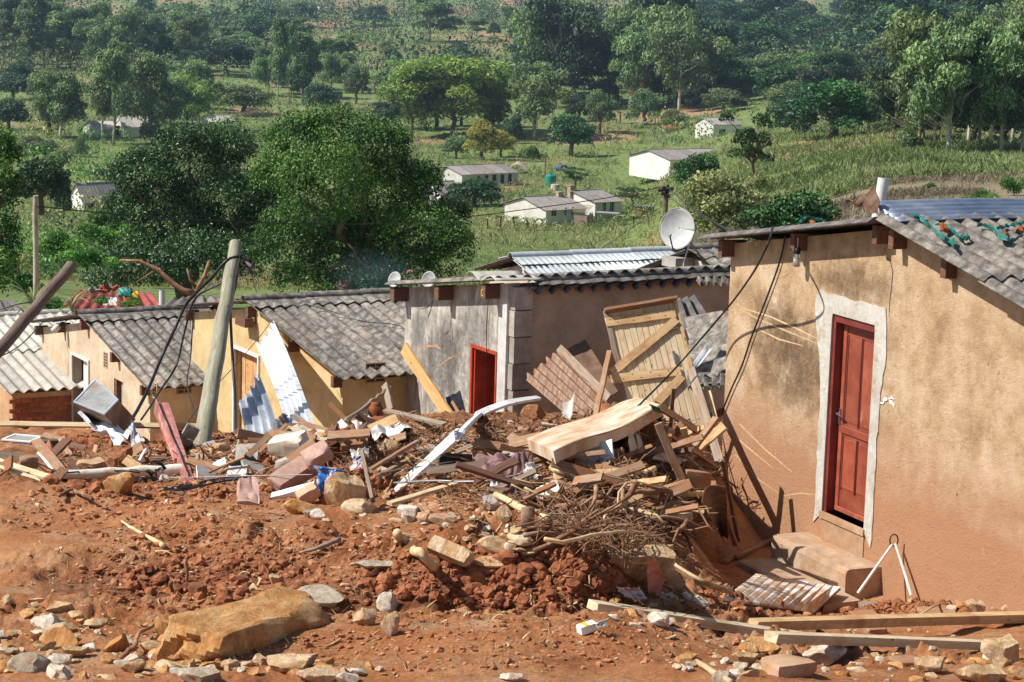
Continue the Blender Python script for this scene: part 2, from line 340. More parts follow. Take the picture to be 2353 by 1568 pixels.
LF['big_mango'] = leaf_mat('big_mango_leaf', (.014, .042, .013), (.045, .115, .034), (.14, .25, .09), .42, .16, .5, 0)
LF['big_bright'] = leaf_mat('big_bright_leaf', (.014, .050, .009), (.048, .150, .025), (.16, .32, .065), .45, .22, .4, 0)
# ---------------------------------------------------------------- labels: each loose piece is named by what lies next to it
LM_NEAR = [(466, 1000, 'the foot of the leaning pole'), (220, 915, 'the grey cabinet'), (400, 1020, 'the pink sheet'), (275, 1112, 'the bright orange boulder'), (200, 1088, 'the fallen pale pole'), (663, 1020, 'the whitish broken block'), (750, 1100, 'the blue cloth'),
 (790, 1140, 'the big tan boulder'), (690, 1075, 'the pinkish beam'), (572, 1130, 'the cracked pink slab'), (1000, 1030, 'the bent white trim'), (975, 1135, 'the pale heap-foot plank'), (980, 880, 'the orange-brown leaning plank'), (864, 940, 'the clay pot'), (1150, 1070, 'the purple garment'),
 (1200, 1165, 'the bamboo pole'), (1360, 1000, 'the mattress'), (1310, 870, 'the rusty corrugated panel'), (1490, 860, 'the plank door'), (1570, 1125, 'the pale peeled log'), (1640, 1200, 'the curved tin sheet'), (1470, 1308, 'the wide pale slab'), (1146, 1258, 'the upright tan slab'),
 (950, 1265, 'the diagonal log'), (890, 1385, 'the pale squared stone'), (572, 1460, 'the huge orange boulder'), (388, 1444, 'the broken orange stone'), (140, 1470, 'the lumpy orange stone'), (66, 1526, 'the long dark corner stone'), (468, 1550, 'the grey bottom boulder'), (325, 1225, 'the knobbly twig'),
 (1350, 1442, 'the drink carton'), (1600, 1425, 'the diagonal timber'), (2000, 1470, 'the lower timber'), (2100, 1430, 'the upper timber'), (2304, 1490, 'the large right-hand boulder'), (1810, 1535, 'the big squared block'), (1800, 1370, 'the slatted panel'), (2040, 1300, 'the white folding legs'),
 (1850, 1290, 'the concrete steps'), (1890, 1506, 'the pale oval stone'), (735, 1370, 'the long grey slab'), (426, 1312, 'the upright twig'), (1030, 1190, 'the brown stone wedge')]
LM_FAR = [(250, 290, 'the white farmhouse'), (109, 300, 'the yellow digger'), (520, 130, 'the huge dark field tree'), (650, 150, 'the bare-trunked eucalyptus pair'), (1275, 120, 'the giant eucalyptus'), (1360, 40, 'the far conifer row'), (1665, 168, 'the blue shed'), (1915, 240, 'the big spreading mango'),
 (2175, 200, 'the white-trunked eucalyptus'), (930, 160, 'the flat-topped acacia'), (1730, 90, 'the first dome tree'), (1905, 70, 'the second dome tree'), (1100, 400, 'the long pale building'), (1108, 320, 'the yellowish tree'), (2300, 230, 'the right-edge eucalyptus'), (186, 350, 'the weeping willow'), (1620, 290, 'the small square house')]
_RW = ['right of', 'upper right of', 'above', 'upper left of', 'left of', 'lower left of', 'below', 'lower right of']
_used = set()
def al(x, y, noun, lms=LM_NEAR):
    ks = sorted(lms, key=lambda m: math.hypot(m[0]-x, (m[1]-y)*1.3))[:5]
    for k in ks + ks[:1]:
        L = _al1(x, y, noun, lms, k)
        if L not in _used: break
    _used.add(L); return L
def _al1(x, y, noun, lms, k):
    dx, dy = x-k[0], k[1]-y; r = math.hypot(dx, dy); s = 1 if lms is LM_NEAR else 1.2
    w = 'just ' if r < 28*s else 'a little ' if r < 60*s else '' if r < 100*s else 'well '
    return '%s %s%s %s' % (noun, w, _RW[int(round(math.atan2(dy, dx)/(math.pi/4))) % 8], k[2])
# ---------------------------------------------------------------- the ground: one sheet
def tan_e(px, py):
    d = ray(px, py); return d.z, d.x       # per metre of depth
_H1 = [(-6.9, 29), (-7.6, 34), (-9, 45), (-10.5, 60), (-12.2, 85), (-20.5, 140), (-29, 195)]
_H2 = [(-6.9, 30), (-7.6, 35), (-8.6, 45), (-9.4, 60)]
FARC = [(635, 232), (520, 290), (430, 360), (370, 420), (300, 510), (200, 690), (100, 980), (40, 1400), (-20, 2200), (-130, 3400), (-160, 5200)]
FARL = [(640, 232), (520, 290), (430, 350), (330, 440), (250, 540), (150, 750), (60, 1080), (0, 1500), (-60, 2300), (-150, 3400), (-180, 5200)]
PROF = {
 -450: ([(1568, 11.5), (1350, 15.5), (1200, 18.5), (1100, 21.2), (1000, 25), (980, 26)], _H1, FARL),
 0: ([(1568, 11.8), (1350, 15.5), (1200, 18.5), (1110, 21.2), (1030, 24.6), (1012, 26)], _H1, FARL),
 400: ([(1568, 12), (1350, 15.4), (1200, 18.5), (1125, 20.6), (1042, 24.2), (1030, 26)], _H1, FARL),
 800: ([(1568, 12), (1350, 15.3), (1200, 18.4), (1110, 20.6), (1020, 24.2), (992, 26.6)], _H1, FARC),
 1176: ([(1568, 12), (1450, 13.5), (1350, 15.3), (1250, 17.3), (1180, 19), (1085, 21.3), (1000, 24), (955, 26.3)], _H1, FARC),
 1450: ([(1568, 12), (1400, 14.7), (1300, 16.8), (1245, 18.4), (1150, 20.2), (1040, 23.2), (985, 25.5), (940, 27.5)], _H1, FARC),
 1620: ([(1568, 12.2), (1430, 15.6), (1345, 18.0), (1275, 19.7), (1175, 21.2), (1070, 23.5), (1000, 25.6), (960, 27.5)], _H2, [(600, 85), (560, 120), (500, 160), (450, 205), (330, 330), (300, 480), (200, 690), (100, 980), (40, 1400), (-20, 2200), (-130, 3400), (-160, 5200)]),
 1760: ([(1568, 12.4), (1500, 15.5), (1450, 17.5), (1400, 19.2), (1345, 20.7), (1300, 21.5), (1262, 22.8), (1250, 23.4)], _H2, [(590, 80), (540, 110), (460, 165), (380, 230), (320, 300), (290, 430), (200, 660), (100, 980), (40, 1400), (-20, 2200), (-130, 3400), (-160, 5200)]),
 2000: ([(1568, 12.7), (1500, 15.8), (1450, 17.8), (1400, 19.5), (1372, 20.4), (1350, 21.2)], [(-6.2, 22), (-6.4, 23)] + _H2, [(580, 72), (520, 92), (440, 135), (360, 200), (312, 280), (290, 400), (190, 680), (100, 980), (40, 1400), (-20, 2200), (-130, 3400), (-160, 5200)]),
 2353: ([(1568, 12.6), (1500, 15.6), (1450, 17.4), (1408, 18.9), (1388, 20.3)], [(-6.0, 23)] + _H2, [(570, 70), (500, 95), (420, 150), (350, 225), (305, 300), (250, 450), (190, 660), (100, 980), (40, 1400), (-20, 2200), (-130, 3400), (-160, 5200)]),
 2800: ([(1568, 12.6), (1500, 15.6), (1450, 17.4), (1408, 18.9), (1388, 20.3)], [(-6.0, 23)] + _H2, [(570, 70), (490, 95), (410, 150), (340, 225), (300, 300), (250, 450), (190, 660), (100, 980), (40, 1400), (-20, 2200), (-130, 3400), (-160, 5200)]),
}
NR1, NR2, NC = 400, 210, 440
Y0, Y1, Y2 = 7.0, 29.0, 5200.0
RY = np.concatenate([np.exp(np.linspace(math.log(Y0), math.log(Y1), NR1, endpoint=False)), np.exp(np.linspace(math.log(Y1), math.log(Y2), NR2))])
CT = np.linspace(-.36, .36, NC)
_cols = sorted(PROF); _ct = []; _cz = []
for px in _cols:
    near, hid, far = PROF[px]; pts = []
    t0 = ray(px, 1200).x
    for py, Y in near:
        x = px
        for _ in range(4): x += (t0 - ray(x, py).x)*F
        pts.append((Y, ray(x, py).z*Y))
    a, b = pts[0], pts[1]; sl_ = (b[1]-a[1])/(b[0]-a[0])
    pts.insert(0, (5, a[1] - sl_*(a[0]-5)*.6))
    pts += [(Y, z) for z, Y in hid]
    for py, Y in far:
        x = px
        for _ in range(4): x += (t0 - ray(x, py).x)*F
        pts.append((Y, ray(x, py).z*Y))
    pts.sort(); _ct.append(t0); _cz.append(np.interp(RY, [p[0] for p in pts], [p[1] for p in pts]))
_cz = np.array(_cz)
GZ = np.array([np.interp(CT, _ct, _cz[:, i]) for i in range(len(RY))])
def _sm(A, n, ax):
    k = np.ones(2*n+1)/(2*n+1); P = np.pad(A, [(n, n) if a == ax else (0, 0) for a in (0, 1)], mode='edge')
    return np.apply_along_axis(lambda r: np.convolve(r, k, mode='valid'), ax, P)
GZ = _sm(_sm(GZ, 7, 0), 5, 1); GZ = _sm(_sm(GZ, 4, 0), 9, 1)
GX = RY[:, None]*CT[None, :]; GY = np.repeat(RY[:, None], NC, 1)
def gz(x, y):
    x = np.asarray(x, float); y = np.asarray(y, float)
    i = np.interp(y, RY, np.arange(len(RY))); j = np.interp(x/y, CT, np.arange(NC))
    i0 = np.clip(i.astype(int), 0, len(RY)-2); j0 = np.clip(j.astype(int), 0, NC-2); a = i - i0; b = j - j0
    return (GZ[i0, j0]*(1-b) + GZ[i0, j0+1]*b)*(1-a) + (GZ[i0+1, j0]*(1-b) + GZ[i0+1, j0+1]*b)*a
_ys = np.exp(np.linspace(math.log(8), math.log(5000), 2600))
def hit(px, py, ymin=0):
    d = ray(px, py); z = gz(d.x*_ys, _ys); below = (d.z*_ys < z) & (_ys > ymin)
    k = int(np.argmax(below)) if below.any() else len(_ys)-1
    a, b = _ys[max(k-1, 0)], _ys[k]
    for _ in range(14):
        m = (a+b)/2
        if d.z*m < gz(d.x*m, m): b = m
        else: a = m
    return d*((a+b)/2)
def up(px, py, lift=0.0):            # the point seen at (px,py) that stands lift metres above the ground there
    P = hit(px, py)
    if P.y > 26.4 and py > 850 and px < 1660: return at(px, py, 24.6 + (1000-py)*.013)
    return P*(1 - lift/max(abs(P.z), 1))
# mounds, hollows and clods of the near mud
def bumpz(px, py, r, h, sx=1.0):
    global GZ
    P = hit(px, py); d2 = ((GX - P.x)/(r*sx))**2 + ((GY - P.y)/r)**2
    GZ = GZ + h*np.exp(-d2)
for a in [(1200, 1325, .45, .32, 2.6), (1330, 1335, .35, .24, 1.5), (1000, 1325, .4, .20, 2), (560, 1395, .5, .18, 1.6), (300, 1300, .4, .14, 2.4), (760, 1290, .4, .14, 2),
          (150, 1160, .8, .16, 1.8), (440, 1215, .45, .16, 1.8), (620, 1250, .5, .10, 2), (60, 1260, .6, .1, 2), (1500, 1500, .8, .1, 2),
          (270, 1015, .7, .10, 1.6), (520, 1070, .6, .10, 1.4), (700, 1050, .8, .16, 1.5), (1000, 1000, .9, .22, 1.6), (1280, 960, .9, .25, 1.3),
          (1560, 1130, .9, .3, 1.1), (1420, 1110, .8, .22, 1.3), (1600, 1385, .35, .06, 2), (1500, 980, .9, .2, 1),
          (700, 1500, .8, .1, 1.5), (1700, 1500, .4, .08, 2)]: bumpz(*a)
for a in [(520, 1345, .35, -.2, 2.2), (350, 1350, .3, -.22, 2), (1180, 1405, .3, -.18, 3.2), (900, 1395, .3, -.12, 2), (230, 1105, .3, -.12, 1.6), (1250, 1400, .35, -.13, 3), (900, 1400, .35, -.1, 2), (700, 1290, .4, -.1, 2),
          (560, 1130, .4, -.15, 1.5), (430, 1070, .5, -.14, 1.3), (900, 1120, .5, -.16, 1.2), (1450, 1250, .5, -.1, 1.5), (1620, 1240, .5, -.1, 1.5), (800, 1470, .3, -.12, 2)]: bumpz(*a)
clear = np.clip(np.abs(GX/GY - .15)*25 + np.clip((18.4-GY)*2, 0, 9), .12, 1)
nm = 1/(1 + np.exp(np.clip((GY - 60)/6, -50, 50))); heap = 1/(1 + np.exp(np.clip(-(GY - 20.0)*1.6, -50, 50)))*nm/(1 + np.exp(np.clip((GX/GY - .080)*160, -50, 50)))
x_, y_ = GX, GY
n1 = fbm(x_*1.1, y_*1.1, 3, 1); n2 = fbm(x_*3.3, y_*3.3, 4, 7, .62); n3 = np.abs(fbm(x_*9, y_*9, 4, 12, .66)); n4 = fbm(x_*26, y_*26, 2, 20)
mask = np.clip(.45 + 1.3*fbm(x_*.55, y_*.7, 2, 33), .12, 1.4)
GZ = GZ + nm*(.035*n1 + .050*n2*mask*clear*1.7 + .036*n3*mask*clear + .005*n4) + heap*(.04*n2 + .02*n3)
_ga = R_(-24); _O = at(2060, 1300, 20.9); _ux = np.array([-math.sin(_ga), -math.cos(_ga)]); _dx, _dy = GX - _O.x, GY - _O.y
_lu = _dx*_ux[0] + _dy*_ux[1]; _lv = -_dx*_ux[1] + _dy*_ux[0]
_ss = lambda e0, e1, q: (lambda t_: t_*t_*(3-2*t_))(np.clip((q-e0)/(e1-e0), 0, 1))
_w = _ss(-2.9, -2.0, _lu)*_ss(1.6, .3, _lu)*_ss(-2.6, -1.2, _lv)
GZ = GZ*(1-_w) + _w*(-6.05 + .02 + np.clip(-_lv-.85, 0, 3)*.14 + .03*n1 + .02*n2)
fm = 1 - nm
GZ = GZ + fm*(.35*fbm(x_/14, y_/14, 4, 3) + np.clip((GY-300)/700, 0, 1)*(2.2*fbm(x_/90, y_/90, 4, 9)) + np.clip((GY-1200)/2000, 0, 1)*40*fbm(x_/700, y_/500, 3, 41))
damp = np.zeros_like(GX)
for px_, py_, rr_, sx_ in [(1200, 1370, .5, 2.8), (1340, 1365, .4, 1.4), (960, 1375, .45, 2), (520, 1345, .5, 2.2), (340, 1345, .45, 2), (230, 1105, .4, 1.6), (1980, 1408, .3, 3), (1700, 1385, .35, 2), (760, 1300, .4, 2.2)]:
    P_ = hit(px_, py_); damp = np.maximum(damp, np.exp(-((GX-P_.x)/(rr_*sx_))**2 - ((GY-P_.y)/rr_)**2))
# attributes: green 0..1, red soil
red_far = np.clip(fbm(x_/22, y_/30, 3, 51)*2.2 - .95, 0, 1)*(GY > 200)*.9
red_top = np.clip(fbm(x_/60, y_/160, 3, 61)*2.4 - .35, 0, 1)*np.clip((GY-650)/400, 0, 1)*np.clip(1.15 - np.abs(CT[None, :]-.02)*5, 0, 1)
redz = np.clip(red_far + red_top, 0, 1)
green = 1/(1 + np.exp(np.clip(-(GY - 52)/3, -50, 50)))
field = np.clip(.5 + 1.4*fbm(x_/30, y_/60, 3, 71), 0, 1)
V = np.stack([GX.ravel(), GY.ravel(), GZ.ravel()], 1)
nr = len(RY); I = np.arange(nr*NC).reshape(nr, NC)
Q = np.stack([I[:-1, :-1].ravel(), I[:-1, 1:].ravel(), I[1:, 1:].ravel(), I[1:, :-1].ravel()], 1)

t = NT('ground_soil')
A = lambda nme: (lambda n: (setattr(n, 'attribute_name', nme), n.outputs['Fac'])[1])(t.n('ShaderNodeAttribute'))
v = t.tc.outputs['Object']
c = t.ramp(t.noise(v, .9, 6, .65), [(.30, (.40, .135, .048)), (.5, (.56, .225, .085)), (.68, (.68, .35, .165))])
c = t.mix(t.ramp(t.noise(v, 2.3, 6, .7), [(.50, 0), (.66, .8)]), c, (.66, .42, .25))
c = t.mix(t.ramp(t.noise(v, 1.7, 7, .72), [(.30, .8), (.46, 0)]), c, (.22, .075, .035))
c = t.mix(t.math('MULTIPLY', A('heap'), t.ramp(t.noise(v, 3.1, 6, .7), [(.40, 0), (.6, .8)])), c, (.24, .12, .065))
c = t.mix(t.math('MULTIPLY', A('damp'), t.ramp(t.noise(v, 5, 6, .75), [(.35, .3), (.6, 1)])), c, (.20, .065, .030))
c = t.mix(.55, c, t.mix(1.0, c, t.ramp(t.noise(v, 38, 4, .75), [(.3, .45), (.7, 1.55)]), 'MULTIPLY'))
g = t.ramp(t.noise(v, .11, 7, .7), [(.32, (.075, .115, .035)), (.5, (.15, .20, .06)), (.66, (.25, .25, .10))])
g = t.mix(t.math('MULTIPLY', A('field'), .6), g, (.19, .26, .075))
g = t.mix(.5, g, t.mix(1.0, g, t.ramp(t.noise(v, .8, 6, .8), [(.35, .4), (.65, 1.5)]), 'MULTIPLY'))
g = t.mix(A('dry'), g, t.ramp(t.noise(v, 1.2, 6, .75), [(.35, (.20, .165, .095)), (.65, (.33, .27, .17))]))
g = t.mix(A('redz'), g, t.ramp(t.noise(v, .2, 6, .7), [(.35, (.33, .15, .08)), (.65, (.48, .30, .19))]))
c = t.mix(A('green'), c, g)
b1 = t.bump(t.noise(v, 13, 7, .8), 1.0, .07); b2 = t.bump(t.noise(v, 60, 4, .75), .6, .012, b1)
t.fin(c, .93, b2, 0, .25)
me = raw_mesh('ground', V, Q, t.m, True)
for nme, arr in (('green', green), ('redz', redz), ('field', field), ('damp', damp), ('dry', np.clip((CT[None, :]-.05)*12, 0, 1)*np.clip((175-GY)/40, 0, 1)*np.clip(.6+fbm(x_/12, y_/18, 3, 77)*1.3, 0, 1)), ('heap', heap)):
    a = me.attributes.new(nme, 'FLOAT', 'POINT'); a.data.foreach_set('value', (arr*np.ones_like(GX)).astype(np.float32).ravel())
tag(link('ground', me), kind='structure')
# ---------------------------------------------------------------- houses
class Frame:
    """local x = along the gable wall towards us, y = into the house along the ridge, z = up"""
    def __init__(s, px, py, Y, yaw, name, label, group=None, zbase=None, cat='house'):
        O = at(px, py, Y); s.O = Vector((O.x, O.y, O.z if zbase is None else zbase))
        a = R_(yaw); s.ux = Vector((-math.sin(a), -math.cos(a), 0)); s.uy = Vector((-s.ux.y, s.ux.x, 0)); s.uz = Vector((0, 0, 1))
        s.M = basis(s.O, s.ux, s.uy, s.uz); s.Mi = s.M.inverted()
        s.root = empty(name, (0, 0, 0), 0, label, cat, group, M=s.M)
    def pick(s, px, py, v=0.0):      # gable-plane point seen at px,py, local coordinates
        d = ray(px, py); n = s.uy; o = s.O + s.uy*v
        k = o.dot(n)/d.dot(n); return s.Mi @ (d*k)
    def picky(s, px, py, u=0.0):     # on plane local x = u
        d = ray(px, py); o = s.O + s.ux*u; k = o.dot(s.ux)/d.dot(s.ux); return s.Mi @ (d*k)
    def obj(s, mb, name, mat, smooth=False, parent=None): return mb.obj(name, mat, parent or s.root, None, smooth)

def wall_mesh(u0, u1, top, w0, v, th, holes=(), du=.35):
    """gable-plane wall between u0,u1; top(u) height; holes (ua,ub,wa,wb); front face at y=v"""
    mb = MB(); us = {u0, u1}
    for h in holes: us |= {h[0], h[1]}
    n = max(2, int((u1-u0)/du)); us |= {u0 + (u1-u0)*k/n for k in range(n+1)}
    us = sorted(x for x in us if u0-1e-6 <= x <= u1+1e-6); us = [x for i, x in enumerate(us) if i == 0 or x - us[i-1] > 1e-5]
    for a, b in zip(us, us[1:]):
        hs = sorted([h for h in holes if h[0] <= a+1e-6 and h[1] >= b-1e-6], key=lambda h: h[2])
        lo = w0; segs = []
        for h in hs: segs.append((lo, lo, h[2], h[2])); lo = h[3]
        segs.append((lo, lo, top(a), top(b)))
        for la, lb, ta, tb in segs:
            if ta - la < 1e-4 and tb - lb < 1e-4: continue
            mb.add([(a, v, la), (b, v, lb), (b, v, tb), (a, v, ta)], [(0, 1, 2, 3)])
            mb.add([(a, v+th, la), (b, v+th, lb), (b, v+th, tb), (a, v+th, ta)], [(3, 2, 1, 0)])
        mb.add([(a, v, top(a)), (b, v, top(b)), (b, v+th, top(b)), (a, v+th, top(a))], [(0, 1, 2, 3)])
    for (ua, ub, wa, wb) in holes:
        mb.add([(ua, v, wa), (ub, v, wa), (ub, v+th, wa), (ua, v+th, wa)], [(0, 1, 2, 3)])
        mb.add([(ua, v, wb), (ub, v, wb), (ub, v+th, wb), (ua, v+th, wb)], [(3, 2, 1, 0)])
        mb.add([(ua, v, wa), (ua, v, wb), (ua, v+th, wb), (ua, v+th, wa)], [(3, 2, 1, 0)])
        mb.add([(ub, v, wa), (ub, v, wb), (ub, v+th, wb), (ub, v+th, wa)], [(0, 1, 2, 3)])
    for u in (u0, u1): mb.add([(u, v, w0), (u, v, top(u)), (u, v+th, top(u)), (u, v+th, w0)], [(0, 1, 2, 3) if u == u0 else (3, 2, 1, 0)])
    return mb
def box_wall(fr, a, b, name, mat): return fr.obj(MB().box(a, b), name, mat)

def corr(fr, side, s0, s1, v0, v1, ridge_u, ridge_w, slope, mat, pitch=.2, amp=.03, nsheet=None, rows=1, th=.012, jag=0, lift=0, rnd=None, name='roof_sheet'):
    """corrugated sheets on one slope; side +1 towards us, -1 away; s distance down the slope"""
    rnd = rnd or random.Random(int(v1*100)+side); n = nsheet or max(1, round((v1-v0)/.95)); out = []
    ca, sa = math.cos(slope), math.sin(slope)
    for r in range(rows):
        sa0 = s0 + (s1-s0)*r/rows - (0.08 if r else 0); sb0 = s0 + (s1-s0)*(r+1)/rows
        for k in range(n):
            va = v0 + (v1-v0)*k/n; vb = v0 + (v1-v0)*(k+1)/n + (.06 if k < n-1 else 0)
            dz = lift + (rows-1-r)*.022 + rnd.uniform(0, .008) + (k % 2)*.006; e = rnd.uniform(-.02, .02); tw = rnd.uniform(-.012, .012)
            nv = max(6, int((vb-va)/pitch*8))
            def fn(a, b):
                v = va + (vb-va)*b; s = sa0 + (sb0 + e - sa0)*a
                if jag and a > .99: s += jag*math.sin(v*13 + k)*.5 + jag*.5*math.sin(v*31)
                return (ridge_u + side*s*ca, v, ridge_w - s*sa + amp*math.cos(2*math.pi*v/pitch)*ca + dz + tw*a*b)
            mb = MB().shell(fn, 5, nv, th)
            o = fr.obj(mb, name, mat, True); autosmooth(o, 50); out.append(o)
    return out
def ridge_caps(fr, v0, v1, u, w, slope, mat, r=.085, wing=.2, pitch=.2, amp=.03, n=3, flip=1):
    for k in range(n):
        va = v0 + (v1-v0)*k/n; vb = v0 + (v1-v0)*(k+1)/n + .05
        def fn(a, b):
            v = va + (vb-va)*b; q = (a-.5)*2; g = .012*(1-b)
            if abs(q) < .4:
                an = q/.4*math.radians(105); return (u + math.sin(an)*r, v, w + math.cos(an)*r*.9 + r*.25 + g)
            s = (abs(q)-.4)/.6*wing; sg = 1 if q > 0 else -1
            sc = .03*math.cos(2*math.pi*v/pitch)*(s/wing)
            return (u + sg*(r*.97 + (s + sc)*math.cos(slope)), v, w - r*.05 - (s+sc)*math.sin(slope) + amp*math.cos(2*math.pi*v/pitch)*min(1, s/wing*1.4) + .02 + g)
        o = fr.obj(MB().shell(fn, 22, max(8, int((vb-va)/pitch*8)), .012), 'ridge_cap', mat, True); autosmooth(o, 60)
def beam(fr, u, w, v0, v1, wd=.07, ht=.17, mat=None, name='roof_beam', tilt=0):
    return fr.obj(MB().box((u-wd/2, v0, w-ht), (u+wd/2, v1, w)), name, mat or MT['wood_dark'])
def vent(fr, u, w, cols=2, rows=5, cw=.085, ch=.028, gap=.02, v=-.004, name='air_vent', plane='g', u0=0):
    """a pierced vent brick: rim plus dark slots"""
    mb = MB(); tw = cols*(cw+gap)+gap; th_ = rows*(ch+gap)+gap; fm = []
    par = None
    def bx(m, a0, a1, b0, b1, d0, d1):
        if plane == 'g': m.box((a0, d0, b0), (a1, d1, b1))
        else: m.box((-d1+u0*2 if False else u0-d1, a0, b0), (u0-d0, a1, b1))
    rim = MB()
    for r in range(rows+1): bx(rim, u-tw/2, u+tw/2, w+r*(ch+gap), w+r*(ch+gap)+gap, v-.004, v+.01)
    for c_ in range(cols+1): bx(rim, u-tw/2+c_*(cw+gap), u-tw/2+c_*(cw+gap)+gap, w+gap, w+th_-gap, v-.003, v+.01)
    hole = MB(); bx(hole, u-tw/2+.004, u+tw/2-.004, w+.004, w+th_-.004, v+.001, v+.008)
    o = fr.obj(rim, name, MT['con_mud']); hole.obj('vent_opening', MT['far_dark'], o)
    return o

def plaster(name, base, fr=None, soots=(), splash=None, low=None, pits=1.0, streak=0, patches=()):
    """rendered mud wall: base three colours, soot clouds (u,w,ru,rw,strength,col), splash (w, width, col)"""
    t = NT(name); v = t.tc.outputs['Object']
    xyz = t.sep(v)
    c = t.ramp(t.noise(v, 1.6, 9, .75), [(.36, base[0]), (.5, base[1]), (.64, base[2])])
    if streak:
        mp = t.map((2.6, 2.6, .7)); c = t.mix(t.ramp(t.noise(mp, 1.3, 7, .7, .4), [(.42, 0), (.66, streak)]), c, (.10, .095, .085))
        c = t.mix(t.ramp(t.noise(mp, 1.7, 7, .7, .6), [(.55, 0), (.66, streak*.8)]), c, (.78, .77, .72))
    if low: c = t.mix(t.math('MULTIPLY', t.ramp(t.math('ADD', xyz[2], t.math('MULTIPLY', t.noise(v, 1.1, 5, .6), .9)), [(0, 1), (1, 0)]), .0), c, low)
    if splash:
        sw, swid, scol = splash
        h = t.math('ADD', t.math('SUBTRACT', sw, xyz[2]), t.math('MULTIPLY', t.math('SUBTRACT', t.noise(v, 1.3, 7, .72), .5), 2.2))
        m = t.math('DIVIDE', h, swid, True); c = t.mix(t.math('MULTIPLY', m, .92), c, scol)
    for (u, w, ru, rw, st, col) in soots:
        dx = t.math('DIVIDE', t.math('SUBTRACT', xyz[0], u), ru); dz = t.math('DIVIDE', t.math('SUBTRACT', xyz[2], w), rw)
        d = t.math('SQRT', t.math('ADD', t.math('MULTIPLY', dx, dx), t.math('MULTIPLY', dz, dz)))
        d = t.math('ADD', d, t.math('MULTIPLY', t.math('SUBTRACT', t.noise(v, 3.2, 7, .75), .5), 1.7))
        m = t.ramp(d, [(.35, st), (1.0, 0)]); m = t.mix(1, m, t.ramp(t.noise(v, 16, 6, .8), [(.32, .45), (.62, 1)]), 'MULTIPLY')
        c = t.mix(m, c, col)
    if splash: c = t.mix(t.ramp(t.noise(v, 7, 8, .85, 1.2), [(.55, 0), (.63, .6)]), c, tuple(x*.95 for x in splash[2]))
    c = t.mix(t.ramp(t.noise(v, 6, 7, .8), [(.60, 0), (.72, .55)]), c, tuple(min(.75, x*1.25+.02) for x in base[2]))
    pit = t.ramp(t.noise(v, 24, 4, .7, 1.2), [(.62, 0), (.70, .55*pits)]); c = t.mix(pit, c, tuple(x*.42 for x in base[0]))
    b = t.bump(t.noise(v, 5, 6, .7), .5, .03); b = t.bump(t.noise(v, 34, 6, .82), .7*pits, .02, b)
    return t.fin(c, .94, b, 0, .2)

def strip(fr, pts, wid, v, mat, name, parent=None, th=.004):
    """flat painted or scraped mark on the wall plane y=v following local (u,w) points"""
    mb = MB(); P = [Vector((p[0], 0, p[1])) for p in pts]; n = len(P)
    for i in range(n-1):
        d = (P[i+1]-P[i]).normalized(); q = Vector((-d.z, 0, d.x))
        wa = wid*(.35 + .65*math.sin(math.pi*(i+.3)/n)); wb = wid*(.35 + .65*math.sin(math.pi*(i+1.3)/n)) if i < n-2 else wid*.3
        a = [P[i]-q*wa/2, P[i]+q*wa/2, P[i+1]+q*wb/2, P[i+1]-q*wb/2]
        mb.add([(p.x, v-th, p.z) for p in a] + [(p.x, v+.001, p.z) for p in a], [(0, 1, 2, 3), (7, 6, 5, 4), (0, 4, 5, 1), (1, 5, 6, 2), (2, 6, 7, 3), (3, 7, 4, 0)])
    return fr.obj(mb, name, mat, parent=parent)

# ================================================= house with the closed red door (right)
HR = Frame(2060, 1300, 20.9, -24, 'plastered_house', 'large tan plastered house at right with a closed red panel door', zbase=-6.05)
def pk(px, py, v=0): p = HR.pick(px, py, v); return p.x, p.z
uL = (pk(1682, 560)[0] + pk(1655, 1100)[0])/2
apex = pk(2058, 520); HR_ru = apex[0]; ridge_w = apex[1]
wl = pk(1682, 556)[1]; slL = math.atan2(ridge_w - wl, HR_ru - uL)
rp = pk(2353, 690); slR = math.atan2(ridge_w - rp[1], rp[0] - HR_ru)
uR = HR_ru + (HR_ru-uL)*1.05
def topR(u): return ridge_w - .02 - ((HR_ru-u)*math.tan(slL) if u < HR_ru else (u-HR_ru)*math.tan(slR))
dl = [pk(1920, 724), pk(2014, 746), pk(1986, 1210), pk(1884, 1177)]
du0 = (dl[0][0]+dl[3][0])/2; du1 = (dl[1][0]+dl[2][0])/2; dw0 = (dl[3][1]+dl[2][1])/2; dw1 = (dl[0][1]+dl[1][1])/2
soot = (.13, .085, .05)
so = []
for px, py, rx, ry, st in [(1790, 780, 80, 130, .95), (1850, 840, 75, 120, .9), (1960, 650, 120, 70, .85), (1810, 900, 110, 60, .5), (1740, 700, 60, 60, .3)]:
    p = pk(px, py); so.append((p[0], p[1], abs(pk(px+rx, py)[0]-p[0]), abs(pk(px, py-ry)[1]-p[1]), st, soot))
sw_ = pk(2150, 1080)[1]
MT['plR'] = plaster('tan_mud_render', [(.36, .23, .125), (.56, .39, .235), (.70, .545, .385)], soots=so, splash=(sw_ + .38, .8, (.47, .245, .135)), pits=1.5)
hole = (du0, du1, dw0, dw1)
HR.obj(wall_mesh(uL, uR, topR, -.5, 0, .18, [hole]), 'gable_wall', MT['plR'])
HR.obj(MB().box((uL, .18, -.5), (uL+.18, 5.0, topR(uL)-.03)), 'side_wall', MT['plR'])
HR.obj(MB().box((uR-.18, .18, -.5), (uR, 5.0, topR(uR)-.03)), 'side_wall', MT['plR'])
HR.obj(wall_mesh(uL+.18, uR-.18, lambda u: topR(u)-.03, -.5, 4.9, .1), 'back_wall', MT['plR'])
